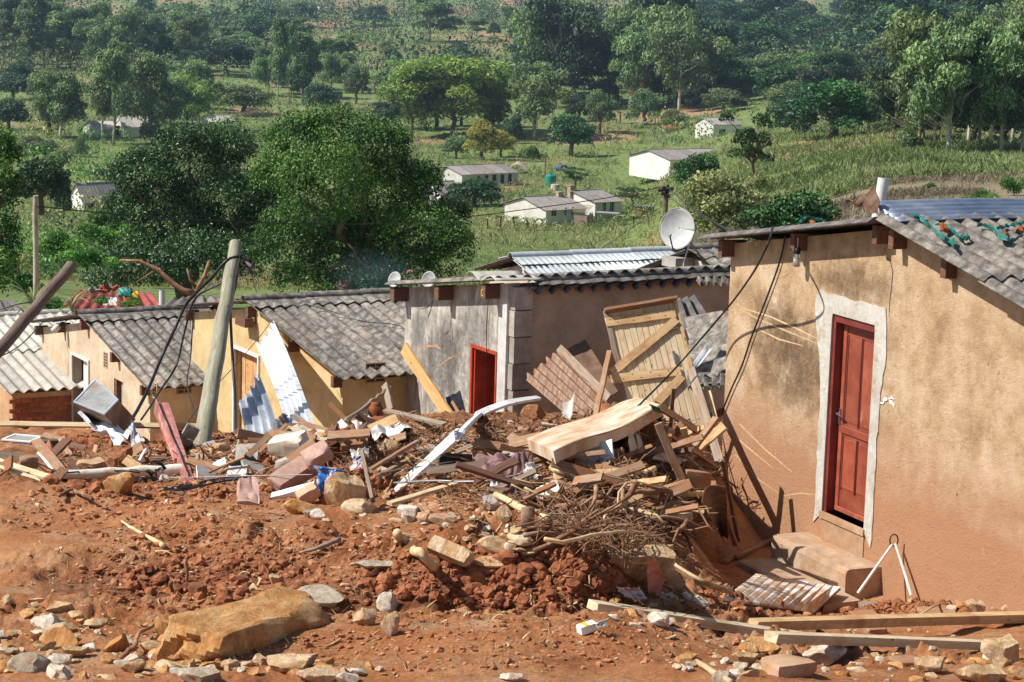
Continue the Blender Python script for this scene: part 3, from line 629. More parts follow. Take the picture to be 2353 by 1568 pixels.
# white plaster surround of the door, rough edged
mb = MB(); rnd = random.Random(3); N = 64
def per(t, a, b, c, d):     # up the left jamb, over the head, down the right jamb
    L1, L2, L3 = d-c, b-a, d-c; s = t*(L1+L2+L3)
    if s < L1: return (a, c+s)
    if s < L1+L2: return (a+s-L1, d)
    return (b, d-(s-L1-L2))
hw = du1-du0
for i in range(N):
    q = []
    for k in (i, i+1):
        tt = k/N; ia = per(tt, du0, du1, dw0-.02, dw1); rr = random.Random(k*7)
        oa = per(tt, du0-(.13 + rr.uniform(0, .03) + .19*math.exp(-((tt-.37)/.07)**2)), du1+.13+rr.uniform(0, .03)+.07*math.exp(-((tt-.66)/.06)**2), dw0-.16, dw1+.19+rr.uniform(-.01, .02))
        q.append((ia, oa))
    (i0, o0), (i1, o1) = q
    P = [i0, o0, o1, i1]; a = [(p[0], -.012, p[1]) for p in P]; b = [(p[0], .0, p[1]) for p in P]
    mb.add(a + b, [(0, 1, 2, 3), (7, 6, 5, 4), (1, 5, 6, 2), (0, 3, 7, 4)] )
HR.obj(mb, 'door_surround', tone('white_lime_plaster', [(.52, .46, .38), (.66, .62, .55), (.74, .72, .67)], 3, .95, .6, 30, .012, dirt=((.50, .33, .19), .54, .68, 4)))
# door
D = HR.obj(MB().box((du0+.06, .115, dw0+.01), (du1-.02, .15, dw1-.09)), 'door', MT['door_red'])
def dbox(a0, a1, b0, b1, v0, v1, name='door_panel', mat='door_red', par=D):
    o = MB().box((a0, v0, b0), (a1, v1, b1)).obj(name, MT[mat], par)
    bv = o.modifiers.new('bev', 'BEVEL'); bv.width = .006; bv.segments = 1; return o
DH = dw1-.09-dw0; da, db = du0+.06, du1-.02; dwid = db-da; st_ = .13*dwid
for k in range(2):
    pa = da + st_ + k*(dwid-2*st_+.02)/2; pb = pa + (dwid-2*st_)/2 - .02
    dbox(pa+.01, pb-.005, dw0+.49*DH, dw0+.93*DH, .108, .116)
    dbox(pa+.01, pb-.005, dw0+.14*DH, dw0+.40*DH, .108, .116)
    for z0, z1 in ((.475, .945), (.125, .415)):
        for (x0, x1, y0, y1) in ((pa-.006, pa+.004, z0, z1), (pb, pb+.010, z0, z1)): dbox(x0, x1, dw0+y0*DH, dw0+y1*DH, .104, .1155, 'moulding', 'frame_red')
dbox(da, db, dw0+.425*DH, dw0+.465*DH, .098, .1155, 'rail'); dbox(da, da+st_*.7, dw0+.02, dw0+DH-.01, .100, .1155, 'stile'); dbox(da, db, dw0+.02, dw0+.035*DH, .098, .1155, 'rail')
hd = MB().box((da+.012, .085, dw0+.47*DH), (da+.045, .1, dw0+.55*DH)); hd.tube([(da+.028, .085, dw0+.525*DH), (da+.028, .05, dw0+.525*DH), (da+.12, .045, dw0+.52*DH)], .009, 8)
hd.obj('handle', MT['steel'], D)
HR.obj(MB().box((du0, .012, dw0), (du0+.05, .17, dw1)).box((du1-.014, .006, dw0), (du1, .17, dw1-.05)).box((du0+.05, .012, dw1-.08), (du1-.014, .17, dw1)), 'door_frame', MT['frame_red'])
HR.obj(MB().box((du0-.02, -.03, dw0-.07), (du1+.02, .17, dw0)), 'door_sill', MT['con_mud'])
HR.obj(MB().box((du0+.01, -.012, dw0-.30), (du1+.01, .1, dw0-.07)), 'threshold_block', MT['con_mud'])
# two concrete steps
def stepmesh(u0, u1, v0, v1, w0, w1, rnd_, nm_, mat_):
    def fn(a, b):   # profile across depth (a), along u (b)
        prof = [(v1, w0), (v1, w1), (v0+.05, w1), (v0+.015, w1-.012), (v0, w1-.05), (v0, w0)]
        s = a*(len(prof)-1); i = min(int(s), len(prof)-2); f_ = s-i
        y = prof[i][0]*(1-f_)+prof[i+1][0]*f_; z = prof[i][1]*(1-f_)+prof[i+1][1]*f_
        return (u0+(u1-u0)*b, y, z)
    m = MB(); n = 10; nb = 14; P = []
    for j in range(nb+1):
        for i in range(n+1):
            p = Vector(fn(i/n, j/nb)); q = (vnoise(np.array(p.x*7), np.array(p.z*7+p.y*5), 3)*.012); P.append(p + Vector((0, -q, q*.6)))
    Fc = [(j*(n+1)+i, j*(n+1)+i+1, (j+1)*(n+1)+i+1, (j+1)*(n+1)+i) for j in range(nb) for i in range(n)]
    Fc += [tuple(range(n+1))[::-1], tuple(range(nb*(n+1), (nb+1)*(n+1)))]
    m.add(P, Fc); return HR.obj(m, nm_, mat_)
s1 = [HR.pick(1783, 1232, -.30), HR.pick(2003, 1308, -.30), HR.pick(1955, 1352, -.42)]
t1 = pk(1990, 1300)[1]
stepmesh(HR.pick(1795, 1245, -.3).x, HR.pick(1965, 1345, -.3).x, -.42, .02, -.5, dw0-.30, 0, 'step', MT['step'])
stepmesh(HR.pick(1722, 1290, -.7).x, HR.pick(1925, 1352, -.7).x, -.85, -.42, -.5, dw0-.53, 0, 'step', MT['step'])
# roof: grey corrugated sheets this side, blue-grey metal sheet over the ridge, beams under
lenR = (uR + .3 - HR_ru)/math.cos(slR)
corr(HR, 1, .10, lenR, -.30, 5.1, HR_ru, ridge_w+.10, slR, MT['asb'], pitch=.21, amp=.030, nsheet=5, rows=2)
corr(HR, -1, 0, (HR_ru-uL+.22)/math.cos(slL), -.30, 5.1, HR_ru-.03, ridge_w+.06, slL, MT['asb_dark'], pitch=.21, amp=.025, nsheet=5, rows=1)
for bu in (uL+.03, (uL+HR_ru)/2-.05, HR_ru-.12, HR_ru+.17, HR_ru+1.02, uR-.1):
    beam(HR, bu, topR(bu)+.035, -.16 if bu < HR_ru+.5 else -.13, .16, .085, .18)
HR.obj(MB().box((uL+.1, .19, ridge_w-.5), (HR_ru-.1, 4.8, ridge_w-.42)), 'roof_beam', MT['wood_dark'])
# blue sheets lie along the ridge, ribs parallel to it
p0 = HR.picky(2048, 478, HR_ru-.25)
blw = ridge_w + .16
def blue(k):
    def fn(a, b):
        s = a*.56; v = -.16 + k*2.5 + b*2.6
        u = HR_ru + .30 - s*math.cos(.28); w = blw - .09 + s*math.sin(.28) + .018*math.cos(a*2*math.pi*5.5) + .01*math.sin(v*2)
        return (u, v, w + k*.012)
    o = HR.obj(MB().shell(fn, 60, 14, .006), 'metal_sheet', MT['zinc_blue'], True)
blue(0); blue(1)
def torn(a, b):
    return (HR_ru - .02 - .55*b - .03*math.sin(a*9), -.18 - .05*a, blw + .02 + (a-.3)*.30*(1-b)**1.3 + .02*math.sin(b*16))
HR.obj(MB().shell(torn, 8, 18, .006), 'bent_flashing', MT['rust'])
# chalk letters beside the door
CH = lambda pts, w=.022: strip(HR, [pk(x, y) for x, y in pts], w, -.006, MT['chalk'], 'chalk_letter')
for L in ([(2023, 911), (2022, 921), (2022, 928)], [(2022, 926), (2028, 926), (2031, 929)], [(2032, 927), (2033, 917), (2036, 914)], [(2036, 914), (2039, 917), (2041, 920)], [(2033, 920), (2037, 920), (2040, 919)],
          [(2044, 917), (2050, 914), (2056, 918)], [(2046, 916), (2050, 912), (2053, 911)], [(2046, 925), (2052, 928), (2056, 931), (2056, 937)], [(2045, 921), (2051, 923), (2053, 926)]): CH(L)
for L in ([(1700, 712), (1745, 735), (1800, 758), (1878, 790)], [(1705, 708), (1770, 728), (1830, 755), (1885, 782)], [(1740, 756), (1790, 780), (1845, 795)], [(1660, 1080), (1720, 1000), (1800, 940)] if False else [(1685, 1000), (1720, 1030), (1775, 1075)],
          [(1700, 975), (1760, 1035), (1820, 1085)], [(1690, 1045), (1740, 1100), (1790, 1135)], [(1800, 1000), (1805, 1040), (1797, 1080)], [(1700, 1130), (1716, 1180), (1722, 1200)], [(1780, 640), (1800, 632), (1812, 625)], [(1800, 1140), (1840, 1134), (1880, 1138)]):
    strip(HR, [pk(x, y) for x, y in L], .018, 0, tone('scrape_mark', [(.48, .31, .16), (.55, .38, .21), (.60, .44, .27)], 9, .95, .4, 30, .005), 'scrape_mark', th=.002)
CK = [(2034, 590), (2046, 600), (2052, 625), (2049, 660), (2045, 690), (2043, 730)]
strip(HR, [pk(x, y) for x, y in CK], .014, 0, MT['far_dark'], 'wall_crack', th=.0015)

# ================================================= house with the sooty wall and open red door (middle)
HM = Frame(1160, 1000, 28.6, -30, 'ruined_house', 'half collapsed grey sooty house in the middle with open bright red door frame', zbase=-7.0)
def pm(px, py, v=0): p = HM.pick(px, py, v); return p.x, p.z
mL = pm(931, 700)[0]; mT = pm(1165, 650)[1]; mTL = pm(935, 662)[1]
topM = lambda u: mTL + (u-mL)/(0-mL)*(mT-mTL)
dq = [pm(1083, 790), pm(1143, 808)]; m0, m1 = dq[0][0], dq[1][0]; mtop = (dq[0][1]+dq[1][1])/2
MT['plM'] = plaster('sooty_lime_render', [(.40, .36, .30), (.56, .52, .45), (.67, .63, .57)], streak=.75, pits=.7,
    soots=[(pm(1020, 840)[0], pm(1020, 840)[1], 1.0, .9, .9, (.085, .08, .075)), (pm(1090, 760)[0], pm(1090, 760)[1], .7, .55, .8, (.10, .095, .09)), (pm(960, 780)[0], pm(960, 780)[1], .35, .6, .6, (.12, .115, .11))])
MT['plB'] = plaster('brown_earth_render', [(.40, .30, .21), (.50, .39, .28), (.60, .48, .36)], pits=1.0, soots=[(0, 0, .1, .1, 0, (.1, .1, .1))])
HM.obj(wall_mesh(mL, -.24, topM, -.6, 0, .18, [(m0, m1, -.6, mtop)]), 'gable_wall', MT['plM'])
HM.obj(wall_mesh(-.24, -.02, topM, -.6, -.012, .19), 'door_jamb_wall', tone('bright_limewash', [(.60, .58, .54), (.72, .71, .68), (.78, .77, .75)], 2, .92, .4, 30, .008, dirt=((.35, .29, .2), .6, .75, 3)))
HM.obj(MB().box((mL, .18, -.6), (mL+.18, 4.2, topM(mL)-.02)), 'side_wall', MT['plM'])
# corner column of concrete blocks
bz = -.6; k = 0
while bz < mT - .1:
    h = .36; t_ = min(bz+h, mT-.03); HM.obj(MB().box((-.02, .02+(k % 2)*.012, bz), (.115+(k % 3)*.006, .30, t_-.015)), 'concrete_block', MT['con'] if k not in (2, 3) else MT['asb_dark']); bz += h; k += 1
ex = HM.picky(1690, 700, .05).y
HM.obj(MB().box((-.015, .305, -.6), (.085, ex, mT-.05)), 'spine_wall', MT['plB'])
door = HM.obj(MB().box((m0, -.012, -.6), (m0+.05, .2, mtop)).box((m1-.035, -.012, -.6), (m1, .2, mtop)).box((m0+.05, -.012, mtop-.05), (m1-.035, .2, mtop)), 'door_frame', MT['frame_bright'])
lf = HM.obj(MB().box((0, 0, 0), (.03, .62, mtop+.55)), 'open_door', MT['frame_bright']); lf.location = (m0+.055, .02, -.6)
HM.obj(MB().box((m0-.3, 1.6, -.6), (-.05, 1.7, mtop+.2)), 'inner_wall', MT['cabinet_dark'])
HM.obj(MB().box((m1-.30, .2, -.6), (m1-.04, .23, mtop-.45)), 'inner_panel', MT['con_pale'])
HM.obj(MB().tube([(m1-.25, -.02, mT-.1)]+[(m1-.25+.01*math.sin(i), -.03, mT-.1-i*.12) for i in range(1, 18)], .006, 5), 'hanging_wire', MT['cable'])
slM = math.atan2(mT-mTL, -mL)
corr(HM, -1, -.1, (-mL+.08)/math.cos(slM), -.30, 4.2, 0, mT+.07, slM, MT['asb'], pitch=.22, amp=.03, nsheet=4, rows=1, jag=.03)
ridge_caps(HM, .35, ex, .04, mT+.0, .3, MT['asb_dark'], r=.075, wing=.12, pitch=.22, amp=.02, n=4)
def scal(a, b):
    v = .2 + (ex-.2)*b; return (.06+.14*a, v, mT - .05 - .05*a + .045*math.cos(2*math.pi*v/.22))
HM.obj(MB().shell(scal, 2, 140, .012), 'broken_sheet_edge', MT['asb_dark'], True)
def curl(a, b):
    v = -.30 + .75*b; u = -.62 + .78*a; return (u, v, mT + .07 - .02*b + .045*math.sin(a*9+.5) - .02*(1-a))
HM.obj(MB().shell(curl, 24, 6, .01), 'curled_sheet', MT['asb_light'], True)
for bu, nm_ in ((mL+.05, 0), ((mL-.2)/2, 0), (-.28, 1)):
    beam(HM, bu, topM(bu)+.0, -.24, .1, .125, .19)
cc = [(-.28+.035*math.cos(a_)*1.0, topM(-.28)-.11+.045*math.sin(a_)) for a_ in [R_(x) for x in (50, 90, 140, 180, 230, 280, 310)]]
strip(HM, cc, .018, -.243, MT['yellow'], 'painted_letter')
for L in ([(958, 812), (972, 797), (1000, 795), (1012, 802)], [(1005, 845), (1030, 825), (1062, 812)]):
    strip(HM, [pm(x, y) for x, y in L], .035, 0, MT['con_mud'], 'scrape_mark', th=.002)
HM.obj(MB().tube([(mL*.56, -.25, topM(mL*.56)-.2), (mL*.56-.05, -.3, topM(mL*.56)-.3), (mL*.56-.16, -.33, topM(mL*.56)-.33)], .006, 5).tube([(mL*.56, -.25, topM(mL*.56)-.2), (mL*.56+.04, -.3, topM(mL*.56)-.32), (mL*.56+.03, -.33, topM(mL*.56)-.42)], .006, 5), 'loose_wire', MT['cable'])

# ================================================= a plain little gabled house
def small_house(nm, label, px, py, Y, yaw, zb, left, apexp, right, eave_px, mats, roof_to, door=None, overl=.2, pitch=.2, caps=3, rows=2, over_r=.3, drop_r=None, roofmat='asb', nshR=4, leftlen=None):
    fr = Frame(px, py, Y, yaw, nm, label, zbase=zb)
    P = lambda x, y, v=0: fr.pick(x, y, v)
    a = P(*apexp); l = P(*left); r = P(*right)
    a.z -= .15; l.z -= .10; r.z -= .06
    ru, rw = a.x, a.z; uL_, uR_ = l.x, r.x
    sl_l = math.atan2(rw - l.z, ru - uL_); sl_r = math.atan2(rw - r.z, uR_ - ru)
    top = lambda u: rw - .03 - ((ru-u)*math.tan(sl_l) if u < ru else (u-ru)*math.tan(sl_r))
    vend = fr.picky(*roof_to, ru).y
    fr.ru, fr.rw, fr.uL, fr.uR, fr.top, fr.vend, fr.slr = ru, rw, uL_, uR_, top, vend, sl_r
    holes = door or []
    hs = []
    for (x0, y0, x1, y1) in holes:
        p, q = P(x0, y0), P(x1, y1); hs.append((p.x, q.x, -.6 if y1 > 900 else q.z, (P(x0, y0).z + P(x1, y0+12).z)/2))
    fr.holes = hs
    fr.obj(wall_mesh(uL_, uR_, top, -.6, 0, .16, hs), 'gable_wall', mats)
    fr.obj(MB().box((uR_-.16, .16, -.6), (uR_, vend+.3, top(uR_)-.02)), 'front_wall', mats)
    fr.obj(MB().box((uL_, .16, -.6), (uL_+.16, vend+.3, top(uL_)-.02)), 'back_wall', mats)
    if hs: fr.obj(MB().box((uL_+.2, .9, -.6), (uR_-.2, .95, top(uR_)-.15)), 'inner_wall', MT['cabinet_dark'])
    corr(fr, 1, .06, (uR_-ru+over_r)/math.cos(sl_r), -overl, vend, ru, rw+.09, sl_r, MT[roofmat], pitch=pitch, amp=pitch*.14, nsheet=nshR, rows=rows)
    corr(fr, -1, .02, (ru-uL_+.2)/math.cos(sl_l) if leftlen is None else leftlen, -overl-.03, vend, ru, rw+.09, sl_l, MT['asb_dark'], pitch=pitch, amp=.02, nsheet=nshR, rows=1)
    ridge_caps(fr, -overl-.03, vend, ru, rw+.09, sl_r, MT[roofmat if roofmat != 'asb' else 'asb'], r=.08, wing=.34, pitch=pitch, amp=pitch*.14, n=caps)
    return fr
def bit(px, py): return (px, py)
MT['plY'] = plaster('yellow_earth_render', [(.46, .33, .15), (.58, .44, .22), (.66, .54, .31)], pits=.4, splash=(.35, .6, (.50, .33, .17)))
MT['plT'] = plaster('pale_stained_render', [(.44, .34, .22), (.57, .46, .32), (.66, .57, .44)], pits=.5, soots=[(0, 0, .1, .1, 0, (.1, .1, .1))], splash=(.8, 1.0, (.50, .32, .16)))
H3 = small_house('yellow_house', 'yellow ochre house behind the tall leaning pole with grey corrugated roof', 590, 900, 33.3, -30, -7.5, (440, 700), (590, 683), (788, 858), None, MT['plY'], (960, 665), door=[(541, 805, 592, 1100)], nshR=5, caps=3, pitch=.21, rows=1)
H2 = small_house('stained_house', 'pale stained house with narrow doorway and small window, left of the tall pole', 215, 900, 37.0, -30, -8.1, (95, 737), (205, 716), (345, 880), None, MT['plT'], (470, 706), door=[(168, 818, 205, 1100), (262, 868, 283, 915)], nshR=4, caps=2, pitch=.20, rows=1)

# white door frames, leaves, windows, vents and beams of the two small houses
def framed(fr, h, mat='white', leaf=None, depth=.12):
    u0, u1, w0, w1 = h; t_ = .045
    o = fr.obj(MB().box((u0-t_, -.03, w0), (u0, .05, w1+t_)).box((u1, -.03, w0), (u1+t_, .05, w1+t_)).box((u0, -.03, w1), (u1, .05, w1+t_)), 'door_frame', MT[mat])
    if leaf: fr.obj(MB().box((u0+(u1-u0)*.35, depth-.03, w0), (u1, depth, w1)), 'door', MT[leaf])
framed(H3, H3.holes[0], 'white', None)
h = H3.holes[0]
for k in range(6):
    a = h[0]+.03+k*(h[1]-h[0]-.04)/6; H3.obj(MB().box((a, .10+.004*(k % 2), h[2]), (a+(h[1]-h[0]-.04)/6-.008, .125, h[3]-.03)), 'door_board', MT['wood_orange' if k % 3 else 'wood_fresh'])
framed(H2, H2.holes[0], 'white', 'white')
h = H2.holes[1]
H2.obj(MB().box((h[0], .01, h[2]), (h[0]+.1, .14, h[3])), 'window_frame', MT['wood_dark'])
w_ = H2.obj(MB().box((h[0]+.1, .09, h[2]), (h[1], .10, h[3])), 'window', MT['cabinet'])
MB().box((h[0]+.1, .07, (h[2]+h[3])/2-.02), (h[1], .09, (h[2]+h[3])/2+.01)).obj('glazing_bar', MT['con_pale'], w_)
for q in ((243, 832, 'g'), (356, 902, 'g')):
    p = H2.pick(q[0], q[1]); vent(H2, p.x, p.z-.1, 2, 5, .07, .03, .02)
p = H2.picky(423, 905, H2.uR); vent(H2, p.y, p.z, 2, 4, .1, .04, .02, 0, plane='s', u0=H2.uR+.006)
p = H3.picky(862, 880, H3.uR); vent(H3, p.y, p.z, 2, 5, .13, .035, .02, 0, plane='s', u0=H3.uR+.006)
for fr in (H2, H3):
    for u in (fr.uL+.06, (fr.uL+fr.ru)/2, fr.ru-.06, (fr.ru+fr.uR)/2, fr.uR-.06): beam(fr, u, fr.top(u)+.03, -.14, .1, .09, .16)
bp = H3.pick(672, 800); H3.obj(MB().box((-.2, -.16, -.04), (.2, -.01, .10), None), 'loose_block', MT['wood_dark']).location = (H3.pick(580, 742).x, -.05, H3.pick(580, 742).z)
# ---------------------------------------------------------------- trees
def leaves(cen, nor, size, rs, aspect=.5, droop=0.0, var=None):
    """one kite-shaped leaf (or leaf spray) per point"""
    n = len(cen); rnd = rs.normal(size=(n, 3)); rnd /= np.linalg.norm(rnd, axis=1)[:, None]
    N = nor*.75 + rnd*.8; N /= np.linalg.norm(N, axis=1)[:, None]
    T = rs.normal(size=(n, 3)); T[:, 2] -= droop*2.5
    T -= N*(T*N).sum(1)[:, None]; T /= np.linalg.norm(T, axis=1)[:, None] + 1e-9
    B = np.cross(N, T); s = size*(.6 + .8*rs.rand(n))[:, None]
    tip = cen + T*s; base = cen - T*s; k = (rs.rand(n)*.5 - .1)[:, None]
    l = cen + B*s*aspect + T*s*k + N*s*.12; r = cen - B*s*aspect + T*s*k + N*s*.12
    Vt = np.stack([base, r, tip, l], 1).reshape(-1, 3); Fq = np.arange(4*n).reshape(n, 4)
    v = rs.rand(n) if var is None else np.clip(var + rs.normal(size=n)*.16, 0, 1)
    return Vt, Fq, np.repeat(v, 4)
def leaf_mesh(name, parts, mat):
    V = np.concatenate([p[0] for p in parts]); off = np.cumsum([0] + [len(p[0]) for p in parts[:-1]])
    Q = np.concatenate([p[1] + o for p, o in zip(parts, off)]); me = raw_mesh(name, V, Q, mat)
    a = me.attributes.new('var', 'FLOAT', 'POINT'); a.data.foreach_set('value', np.concatenate([p[2] for p in parts]).astype(np.float32)); return me
def lobes_pts(lobes, n, rs, fill=.35):
    """points on the outside of overlapping lobes (cx,cy,cz,rx,ry,rz)"""
    L = np.array(lobes); wgt = (L[:, 3]*L[:, 5]); wgt = wgt/wgt.sum(); idx = rs.choice(len(L), n, p=wgt)
    d = rs.normal(size=(n, 3)); d /= np.linalg.norm(d, axis=1)[:, None]; d[:, 2] = np.where(d[:, 2] < -.45, -d[:, 2]*.6, d[:, 2])
    r = 1 - fill*rs.rand(n)**1.6; rip = 1 + .16*vnoise(d[:, 0]*3.1 + idx*7.7, d[:, 2]*3.1 + d[:, 1]*2.7 + idx*3.3, 4)
    P = L[idx, :3] + d*L[idx, 3:6]*(r*rip)[:, None]
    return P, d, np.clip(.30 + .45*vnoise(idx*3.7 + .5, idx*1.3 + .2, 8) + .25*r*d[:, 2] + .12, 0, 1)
def limb(mb, a, b, r0, r1, rnd, n=5, bend=.08):
    a, b = Vector(a), Vector(b); L = (b-a).length; pts = []
    for i in range(n+1):
        f = i/n; p = a.lerp(b, f)
        if 0 < i < n: p += Vector((rnd.uniform(-1, 1), rnd.uniform(-1, 1), rnd.uniform(-.5, .5)))*L*bend
        pts.append(p)
    mb.tube(pts, [r0 + (r1-r0)*i/n for i in range(n+1)], 6); return pts
KINDS = {}
def make_kind(kind, seed):
    """meshes for a tree of height 1; returns (trunk mesh, crown mesh)"""
    rnd = random.Random(seed); rs = np.random.RandomState(seed); mb = MB(); lobes = []
    if kind in ('round', 'dark', 'bright', 'yellow', 'feather_round', 'khaki'):
        h = .30; limb(mb, (0, 0, -.03), (.01, 0, h+.1), .045, .03, rnd)
        for i in range(16):
            a = rnd.uniform(0, 6.28); q = rnd.uniform(.05, .36); z = .36 + .42*math.sqrt(max(0, 1-(q/.42)**2))*rnd.uniform(.3, 1)
            c = (q*math.cos(a), q*math.sin(a), z); rr = rnd.uniform(.10, .19); lobes.append((*c, rr*1.15, rr*1.15, rr*.9))
            if i < 7: limb(mb, (0, 0, h*.8), (c[0]*.8, c[1]*.8, c[2]), .022, .006, rnd)
        for i in range(6): a = rnd.uniform(0, 6.28); lobes.append((.3*math.cos(a), .3*math.sin(a), rnd.uniform(.2, .34), .15, .15, .13))
        lobes.append((0, 0, .48, .34, .34, .35)); n, sz, asp, dr = 8000, .022, .55, .1
    elif kind == 'euc':
        limb(mb, (0, 0, -.02), (.02, 0, .93), .014, .003, rnd, 7, .02)
        for i in range(17):
            z = rnd.uniform(.34, .96); a = rnd.uniform(0, 6.28); q = rnd.uniform(.02, .14)*(1.25 - abs(z-.62)*1.3); c = (q*math.cos(a), q*math.sin(a), z)
            rr = rnd.uniform(.055, .10); lobes.append((*c, rr, rr, rr*1.35)); limb(mb, (0.01, 0, max(.2, z-.14)), c, .006, .002, rnd, 3)
        n, sz, asp, dr = 6500, .017, .4, .8
    elif kind == 'euc_wide':
        limb(mb, (0, 0, -.02), (.03, 0, .85), .018, .004, rnd, 7, .025); limb(mb, (0, 0, .25), (-.10, .02, .8), .012, .003, rnd, 6, .03)
        for i in range(26):
            z = rnd.uniform(.30, .93); a = rnd.uniform(0, 6.28); q = rnd.uniform(.03, .27)*(1.25 - abs(z-.6)*1.5); c = (q*math.cos(a), q*math.sin(a), z)
            rr = rnd.uniform(.075, .13); lobes.append((*c, rr, rr, rr*1.25)); limb(mb, (0.01, 0, max(.2, z-.2)), c, .007, .002, rnd, 3)
        n, sz, asp, dr = 7600, .020, .4, .8
    elif kind == 'poplar':        # narrow young tree
        limb(mb, (0, 0, -.02), (0, 0, .9), .016, .003, rnd)
        for i in range(14):
            z = .14 + .8*i/14; q = .13*math.sin(math.pi*min(1, (1.08-z)/1.0))*.5; a = rnd.uniform(0, 6.28); rr = .12*(1.1-z)+.025
            lobes.append((q*math.cos(a), q*math.sin(a), z, rr, rr, rr*1.1))
        n, sz, asp, dr = 3000, .018, .42, .3
    elif kind == 'cone':
        limb(mb, (0, 0, -.02), (0, 0, .9), .018, .003, rnd)
        for i in range(16):
            z = .10 + .86*i/16; rr = .16*(1.02-z)+.012; lobes.append((0, 0, z, rr, rr, .07))
        n, sz, asp, dr = 2600, .02, .3, .3
    elif kind == 'flat':          # umbrella-crowned acacia
        limb(mb, (0, 0, -.02), (.05, 0, .45), .035, .025, rnd)
        for i in range(13):
            a = rnd.uniform(0, 6.28); q = rnd.uniform(.1, .75); c = (q*math.cos(a), q*math.sin(a), .80 + rnd.uniform(-.10, .08) - .12*q)
            rr = rnd.uniform(.17, .3); lobes.append((*c, rr, rr, rr*.35)); limb(mb, (.04, 0, .42), (c[0], c[1], c[2]-.05), .02, .004, rnd)
        n, sz, asp, dr = 4200, .022, .4, 0
    elif kind == 'bush':
        limb(mb, (0, 0, -.05), (0, 0, .3), .03, .02, rnd)
        for i in range(11):
            a = rnd.uniform(0, 6.28); q = rnd.uniform(0, .55); rr = rnd.uniform(.2, .34); lobes.append((q*math.cos(a), q*math.sin(a), rnd.uniform(.2, .68), rr, rr, rr*.9))
        n, sz, asp, dr = 2600, .04, .5, .1
    elif kind == 'willow':
        limb(mb, (0, 0, -.03), (.02, 0, .55), .03, .018, rnd)
        for i in range(16):
            a = rnd.uniform(0, 6.28); q = rnd.uniform(.02, .24); lobes.append((q*math.cos(a), q*math.sin(a), .78 - q*1.2 + rnd.uniform(-.12, .1), .09, .09, .22))
        n, sz, asp, dr = 4200, .018, .25, 1.5
    elif kind == 'bare':
        def br(a, d, L, r, lv):
            b = a + d*L; limb(mb, a, b, r, r*.6, rnd, 3, .06)
            if lv < 4:
                for _ in range(3):
                    e = (d + Vector((rnd.uniform(-1, 1), rnd.uniform(-1, 1), rnd.uniform(-.2, .7)))*.65).normalized(); br(b, e, L*rnd.uniform(.6, .8), r*.6, lv+1)
        br(Vector((0, 0, -.03)), Vector((-.1, 0, 1)).normalized(), .28, .02, 0)
        lobes = [(rnd.uniform(-.4, .4), rnd.uniform(-.3, .3), rnd.uniform(.45, .9), .16, .16, .13) for _ in range(10)]; n, sz, asp, dr = 700, .012, .4, .2
    elif kind == 'open':
        limb(mb, (0, 0, -.03), (.05, 0, .45), .03, .02, rnd); limb(mb, (.03, 0, .3), (-.22, .03, .7), .018, .008, rnd); limb(mb, (.04, 0, .4), (.25, -.03, .75), .018, .008, rnd)
        for i in range(18):
            a = rnd.uniform(0, 6.28); q = rnd.uniform(.1, .42); c = (q*math.cos(a), q*math.sin(a), rnd.uniform(.42, .92)); rr = rnd.uniform(.06, .12); lobes.append((*c, rr*1.2, rr*1.2, rr*.8))
            limb(mb, (.03, 0, .45), c, .012, .004, rnd, 4)
        n, sz, asp, dr = 3600, .02, .5, .2
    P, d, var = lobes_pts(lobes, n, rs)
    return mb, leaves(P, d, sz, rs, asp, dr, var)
def kind_mesh(kind, seed, leafmat, barkmat):
    key = (kind, seed, leafmat, barkmat)
    if key not in KINDS:
        mb, lv = make_kind(kind, seed); KINDS[key] = (mb.mesh('trunk_' + kind, MT[barkmat], True), leaf_mesh('crown_' + kind, [lv], LF[leafmat]))
    return KINDS[key]
STY = {'mango': ('round', 'mango', 'bark', 'round_tree'), 'dark': ('round', 'dark', 'bark', 'round_tree'), 'bright': ('round', 'bright', 'bark', 'round_tree'),
       'yellow': ('round', 'yellow', 'bark', 'yellow_tree'), 'euc': ('euc', 'euc', 'bark_pale', 'eucalyptus_tree'), 'eucw': ('euc_wide', 'euc', 'bark_pale', 'eucalyptus_tree'),
       'featw': ('euc_wide', 'feather', 'bark', 'feathery_tree'), 'olivew': ('round', 'olive', 'bark', 'olive_tree'), 'young': ('poplar', 'euc', 'bark_pale', 'young_tree'),
       'cone': ('cone', 'dark', 'bark', 'conifer_tree'), 'flat': ('flat', 'feather', 'bark', 'acacia_tree'), 'bush': ('bush', 'bright', 'bark', 'shrub'), 'dbush': ('bush', 'mango', 'bark', 'shrub'),
       'kbush': ('bush', 'olive', 'bark', 'shrub'), 'willow': ('willow', 'euc', 'bark', 'willow_tree'), 'bare': ('bare', 'khaki', 'bark', 'bare_tree'), 'open': ('open', 'mango', 'bark', 'open_tree'), 'redbush': ('bush', 'khaki', 'bark', 'shrub'), 'eucd': ('euc_wide', 'dark', 'bark_pale', 'eucalyptus_tree'), 'greyw': ('round', 'euc', 'bark', 'round_tree')}
_tc = [0]
